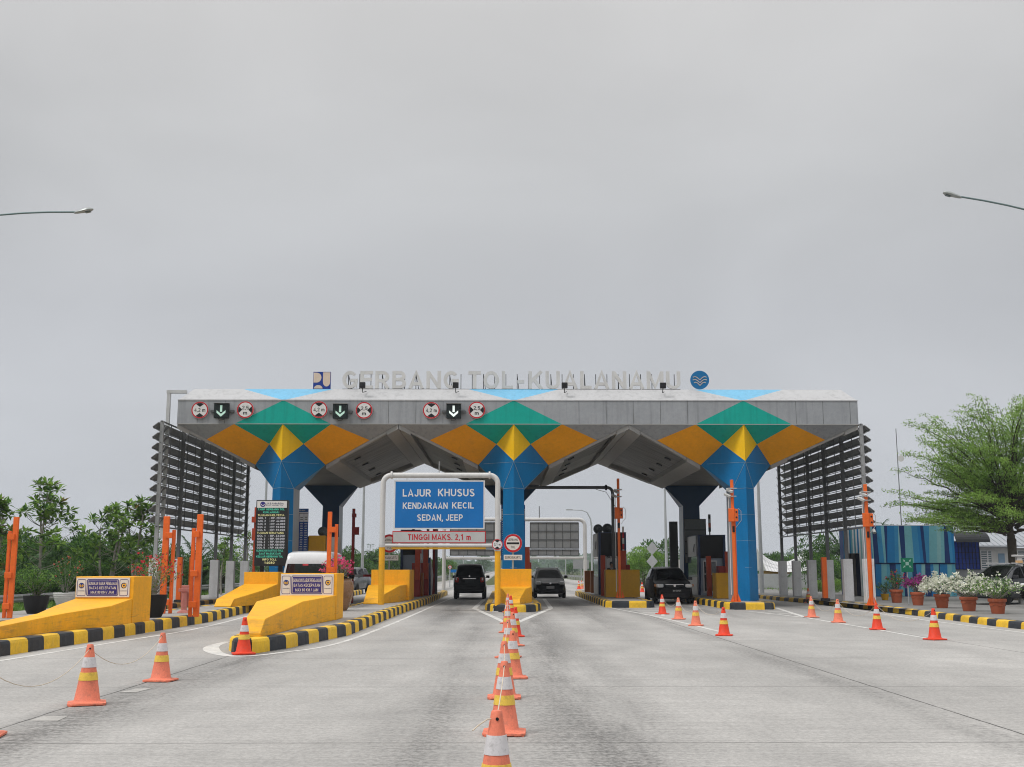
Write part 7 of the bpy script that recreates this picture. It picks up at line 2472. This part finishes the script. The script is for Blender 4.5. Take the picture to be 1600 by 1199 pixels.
# big feathery tree on the flower pot side
def feather_tree():
    r = random.Random(12)
    Y = 54.0
    bx = pxX(1584, Y)
    t = thing('feathery_tree', 'large feathery light green tree with tiered branches behind the flower pots', 'tree', (bx, Y, .19))
    o = Vector((bx, Y, .19))
    zf = D(1584, 842, Y).z - .19
    tr, cr = MB(), MB()
    tr.tube([(.0, 0, 0), (.03, 0, 1), (-.02, 0, zf * .6), (0, 0, zf)], [.30, .23, .20, .22], 12)
    tr.tube([(0, 0, zf - .05), (-.05, .05, zf + 1.2), (.15, 0, zf + 2.4)], [.19, .10, .03], 9)
    tips = []
    for px, py in ((1384, 801), (1386, 768), (1404, 783), (1408, 740), (1412, 716), (1421, 668), (1436, 690), (1442, 656), (1464, 651), (1487, 642), (1500, 668), (1522, 642), (1541, 662), (1558, 638), (1588, 617), (1600, 632), (1418, 812), (1440, 800), (1470, 822), (1452, 738), (1468, 700), (1500, 826), (1530, 830)):
        tips.append(D(px, py, Y + r.uniform(-1.5, 1.5)) - o)
    for q in list(tips):
        if r.random() < .8:
            tips.append(Vector((-q.x * r.uniform(.7, 1.0), q.y + r.uniform(-2, 2), q.z + r.uniform(-.4, .4))))
    for i in range(30):
        a = r.uniform(0, 6.28)
        z = zf + r.uniform(-.1, 4.2)
        rad = (6.4 - (z - zf) * .55) * r.uniform(.72, 1.0)
        tips.append(Vector((math.cos(a) * rad, math.sin(a) * rad, z + .8)))
    for q in list(tips):
        L0 = Vector((q.x, q.y, 0)).length
        for e in range(1):
            ang = r.uniform(-.30, .30)
            rr_ = r.uniform(.62, .9)
            tips.append(Vector(((q.x * math.cos(ang) - q.y * math.sin(ang)) * rr_, (q.x * math.sin(ang) + q.y * math.cos(ang)) * rr_, q.z - r.uniform(-.1, .25) * L0 * .3)))
    for tip in tips:
        st = Vector((tip.x * .06, tip.y * .06, zf + r.uniform(.0, .5) + .28 * max(0, tip.z - zf)))
        L = (tip - st).length
        sag = Vector((0, 0, r.uniform(-.02, .09) * L)) + rv(r, .05 * L)
        n = 10
        wk, pts = Vector(), []
        for i in range(n + 1):
            pts.append(st.lerp(tip, i / n) + sag * math.sin(math.pi * i / n) + wk)
            wk = wk * .85 + rv(r, .16)
        tr.tube(pts, [max(.062 * (1 - i / n), .008) * min(1, L / 4 + .3) for i in range(n + 1)], 6, caps=False)
        dirb = (tip - st).normalized()
        side = dirb.cross(Vector((0, 0, 1))).normalized()
        npad = max(3, int(L * 1.9))
        for q in range(npad):
            u = .34 + .68 * (q + r.random()) / npad
            u = min(u, 1.0)
            i = min(int(u * n), n - 1)
            p = pts[i].lerp(pts[i + 1], min(u * n - i, 1.0))
            sz = (.30 + .95 * max(0, 1 - u) ** .7) * r.uniform(.6, 1.15) * min(1, L / 4 + .25)
            c = p + side * r.uniform(-.8, .8) * sz + Vector((0, 0, r.uniform(-.05, .30) * sz))
            tr.tube([p, p.lerp(c, .5) + rv(r, .05), c], [.012, .008, .004], 3, caps=False)
            tilt = dirb.z * .35 + r.uniform(-.18, .22)
            deep = 1 if r.random() < .22 else 0
            for h in range(int(120 * sz)):
                a_, e_ = r.uniform(0, 6.28), r.random() ** .6
                x_, y_ = math.cos(a_) * e_ * sz * 1.15, math.sin(a_) * e_ * sz * .8
                z_ = r.gauss(0, .09) * (1.1 - e_) + x_ * tilt - .10 * e_ * e_ * sz
                flat = Vector((dirb.x, dirb.y, 0)).normalized()
                pp = c + flat * x_ + side * y_ + Vector((0, 0, z_))
                ld = (flat * .5 + rv(r, 1.0) + Vector((0, 0, .35))).normalized()
                leaf(cr, pp, ld, Vector((0, 0, 1)) + rv(r, .5), r.uniform(.08, .14), .055, deep if r.random() < .8 else 1 - deep)
    tr.build('trunk', M_barkd, t, smooth=True, world=False)
    cr.build('crown', [L_feather, L_feather2], t, world=False)
feather_tree()

# ------------------------------------------------ potted plants
M_terra = paint('terracotta', (.36, .095, .045), .75, .12, 4, dirt=.12)
M_soil = paint('soil', (.05, .035, .025), .95, .2, 6)
M_potk = paint('pot_black', (.014, .014, .015), .6, .2, 3)
M_potw = paint('pot_white', (.55, .545, .53), .7, .12, 3, dirt=.2)
M_jar = paint('jar_brown', (.25, .13, .06), .28, .3, 1.5, coat=.5)
def petalmat(name, col):
    return leafmat(name, col, .35)
P_white, P_mag, P_red, P_pink, P_or = petalmat('petal_white', (.70, .71, .62)), petalmat('petal_magenta', (.34, .045, .24)), petalmat('petal_red', (.55, .03, .05)), petalmat('petal_pink', (.68, .09, .22)), petalmat('petal_coral', (.62, .16, .10))
def plant_on(t, base, w, h, nl, nf, pm, seed, ms=(0, 2), fl=.06, off=(0, 0, 0), ll=.085, ns=14, droop=0.0):
    """shrub of arching stems with leaves and clusters of papery flowers"""
    r = random.Random(seed)
    st, lf, fl_ = MB(), MB(), MB()
    b = Vector(base)
    per = max(3, nl // ns)
    perf = max(0, nf // ns)
    for s in range(ns):
        a = s * 2.4 + r.uniform(-.3, .3)
        u = math.sqrt((s + .5) / ns)
        tip = b + Vector(off) + Vector((math.cos(a) * w * .5 * u, math.sin(a) * w * .5 * u, h * (1.05 - .45 * u * u) * r.uniform(.75, 1.05) - droop * u * u * h))
        pts = curve(b, tip, (math.cos(a) * .03, math.sin(a) * .03, h * .10), 6)
        st.tube(pts, [.014, .012, .01, .008, .006, .005, .003], 5, caps=False)
        for q in range(per):
            i = min(5, int(6 * (r.random() ** .6)))
            p = pts[i].lerp(pts[i + 1], r.random()) + rv(r, .09 * (w ** .5))
            leaf(lf, p, (rv(r) + Vector((0, 0, .4))).normalized(), Vector((0, 0, 1)) + rv(r, .6), ll * r.uniform(.6, 1.2), ll * .55, r.choice(ms))
        for q in range(perf):
            p = pts[6].lerp(pts[4], r.random() ** 1.5) + rv(r, .12 * (w ** .5))
            for e in range(3):
                d = (rv(r) + Vector((0, 0, .5))).normalized()
                leaf(fl_, p, d, rv(r), fl * r.uniform(.7, 1.2), fl * .85, 0)
    st.build('stems', M_bark, t, smooth=True)
    lf.build('foliage', PLANT_MATS, t)
    if nf:
        fl_.build('blossoms', pm, t)
def terracotta(px, py, rim_px, ph, label, w, h, nl, nf, pm, seed, **k):
    g = G(px, py, .19)
    r = rim_px / FPX * g.y / 2
    H = ph / FPX * g.y
    t = thing('potted_shrub', label, 'potted plant', tuple(g), 'terracotta pots along the kerb')
    o = MB().lathe(g, [(r * .66, 0), (r * .68, .02), (r * .80, H * .55), (r * .86, H * .78), (r * .97, H * .79), (r * 1.0, H * .83), (r * 1.0, H * .97), (r * .96, H), (r * .86, H), (r * .84, H * .9), (.01, H * .9)], 28, caps=False).build('pot', M_terra, t, smooth=True)
    sw = MB()
    for q in range(5):
        a0 = q * 2 * math.pi / 5 + .3
        pts = []
        for e in range(9):
            u = e / 8
            a = a0 + u * 2 * math.pi / 5
            z = H * (.66 - .13 * math.sin(math.pi * u))
            rr = r * (.68 + .18 * z / (H * .78)) + .004
            pts.append(g + V(math.cos(a) * rr, math.sin(a) * rr, z))
        sw.tube(pts, .014, 5)
    sw.build('swag', M_terra, o, smooth=True)
    plant_on(t, g + V(0, 0, H * .88), w, h, nl, nf, pm, seed, **k)
terracotta(1401.5, 942, 20.5, 20, 'terracotta pot with a green shrub and a few red blooms, farthest of the row', .9, .85, 620, 26, P_red, 1, fl=.085, ns=16)
terracotta(1434.5, 946, 22, 20, 'terracotta pot with a magenta flowering shrub', 1.25, .70, 420, 420, P_mag, 2, fl=.07, ns=20)
terracotta(1472.5, 950, 24, 21, 'terracotta pot with a dense white flowering shrub', 1.75, .74, 600, 1000, P_white, 3, fl=.075, ns=28, droop=.25)
terracotta(1514.5, 955, 26.5, 21.5, 'terracotta pot with a loose white flowering shrub', 2.0, .88, 760, 470, P_white, 4, fl=.075, ns=24, droop=.2)
terracotta(1559.5, 959, 27.5, 22.5, 'terracotta pot with a thin mostly green shrub, nearest of the row', 1.9, .80, 1000, 150, P_white, 5, fl=.07, ns=24, ms=(0, 1, 2), droop=.1)
def round_pot(px, py, zb_, rim_px, ph, m, label, Y=None, name='potted_shrub', ribs=False):
    g = G(px, py, zb_)
    if Y:
        g = D(px, py, Y)
        g.z = zb_
    r = rim_px / FPX * g.y / 2
    H = ph / FPX * g.y
    t = thing(name, label, 'potted plant', tuple(g), 'big round pots')
    pr = [(r * .62, 0), (r * .80, H * .25), (r * .93, H * .6), (r * .99, H * .93), (r * 1.0, H), (r * .92, H), (r * .9, H * .9), (.01, H * .9)]
    if ribs:
        pr = [(r * .55, 0)] + [(r * (.55 + .45 * math.sin(1.5 * u / 14)) * (1.0 if u % 2 else .965), H * u / 14) for u in range(1, 15)] + [(r * .9, H * .99), (r * .88, H * .9), (.01, H * .9)]
    MB().lathe(g, pr, 30, caps=False).build('pot', m, t, smooth=True)
    return t, g + V(0, 0, H * .88), r
t, b, r0 = round_pot(55, 959, .19, 38, 27, M_potk, 'black round pot with a spreading green shrub before the guard rail')
plant_on(t, b, 1.5, .95, 1500, 0, None, 7, ms=(0, 2, 2, 0, 1), ns=22, ll=.10)
t, b, r0 = round_pot(101, 950, .19, 36, 23, M_potw, 'white ribbed round pot with a leaning shrub half behind the long ramp wall', ribs=True)
plant_on(t, b, 1.7, 1.4, 900, 40, P_or, 8, ms=(0, 2, 2), ns=18, ll=.11)
t, b, r0 = round_pot(237.5, 966, .28, 43, 34, M_potk, 'black round pot with a gnarled red flowering shrub behind the notice wall', Y=32.6)
plant_on(t, b, 1.6, 1.35, 950, 110, P_red, 9, ms=(0, 2, 1, 3), ns=22, ll=.075, fl=.06)
gg = b
MB().tube([gg - V(0, 0, .1), gg + V(.03, 0, .3), gg + V(-.04, 0, .6)], [.10, .09, .05], 8).build('stump', M_bark, t, smooth=True)
# brown glazed jar on the long island
g = V(-5.25, 38.0, ISZ)
g = V(pxX(531, 38.0), 38.0, ISZ)
t = thing('potted_shrub', 'big brown glazed jar of pink bougainvillea behind the notice wall', 'potted plant', tuple(g), 'big round pots')
pr = [(.26, 0), (.36, .15), (.45, .45), (.485, .72), (.46, .93), (.40, 1.01), (.43, 1.05), (.38, 1.05), (.36, .98), (.01, .98)]
MB().lathe(g, pr, 32, caps=False).build('pot', M_jar, t, smooth=True)
plant_on(t, g + V(0, 0, .95), 1.25, .80, 480, 150, [P_pink], 10, ms=(0, 2, 3), ns=18, fl=.085, off=(-.05, -.1, 0), ll=.075)
for px, py, lab in ((1383, 938, 'small green shrub in a tub at the foot of the striped building'),):
    g = G(px, py, .19)
    t = thing('potted_shrub', lab, 'potted plant', tuple(g))
    MB().lathe(g, [(.14, 0), (.2, .3), (.01, .28)], 16, caps=False).build('pot', M_ybs, t, smooth=True)
    plant_on(t, g + V(0, 0, .25), .9, .6, 400, 0, None, 14, ns=14)

# verge grass
r = random.Random(8)
gm = MB()
for i in range(16000):
    if i % 4:
        x, y = -17.3 - 6 * r.random() ** 1.6, r.uniform(30, 80)
    else:
        x, y = r.uniform(15.2, 30), r.uniform(76, 100)
        if x < 19:
            y = r.uniform(86, 110)
    p = Vector((x, y, -.03))
    leaf(gm, p, (Vector((r.uniform(-.5, .5), r.uniform(-.5, .5), 1))).normalized(), rv(r), r.uniform(.15, .42), .045, r.choice([0, 0, 1]))
tag(gm.build('grass', [L_mid, L_lite]), 'rough green grass along the guard rail of the wooded verge', 'grass', kind='stuff')

# air: pale even haze round everything, sky outside
hz_ = MB().box(-1400, 1400, -60, 1300, -1.2, 60)
o = hz_.build('haze', NT('haze').m)
m = o.data.materials[0]
nt_ = m.node_tree
nt_.nodes.remove(nt_.nodes['Principled BSDF'])
pv = nt_.nodes.new('ShaderNodeVolumePrincipled')
pv.inputs['Color'].default_value = (.84, .91, 1.0, 1)
pv.inputs['Density'].default_value = .00036
pv.inputs['Anisotropy'].default_value = .1
nt_.links.new(pv.outputs[0], nt_.nodes['Material Output'].inputs['Volume'])
o['kind'] = 'stuff'
tag(o, 'thin pale haze over the toll plaza', 'haze', kind='stuff')
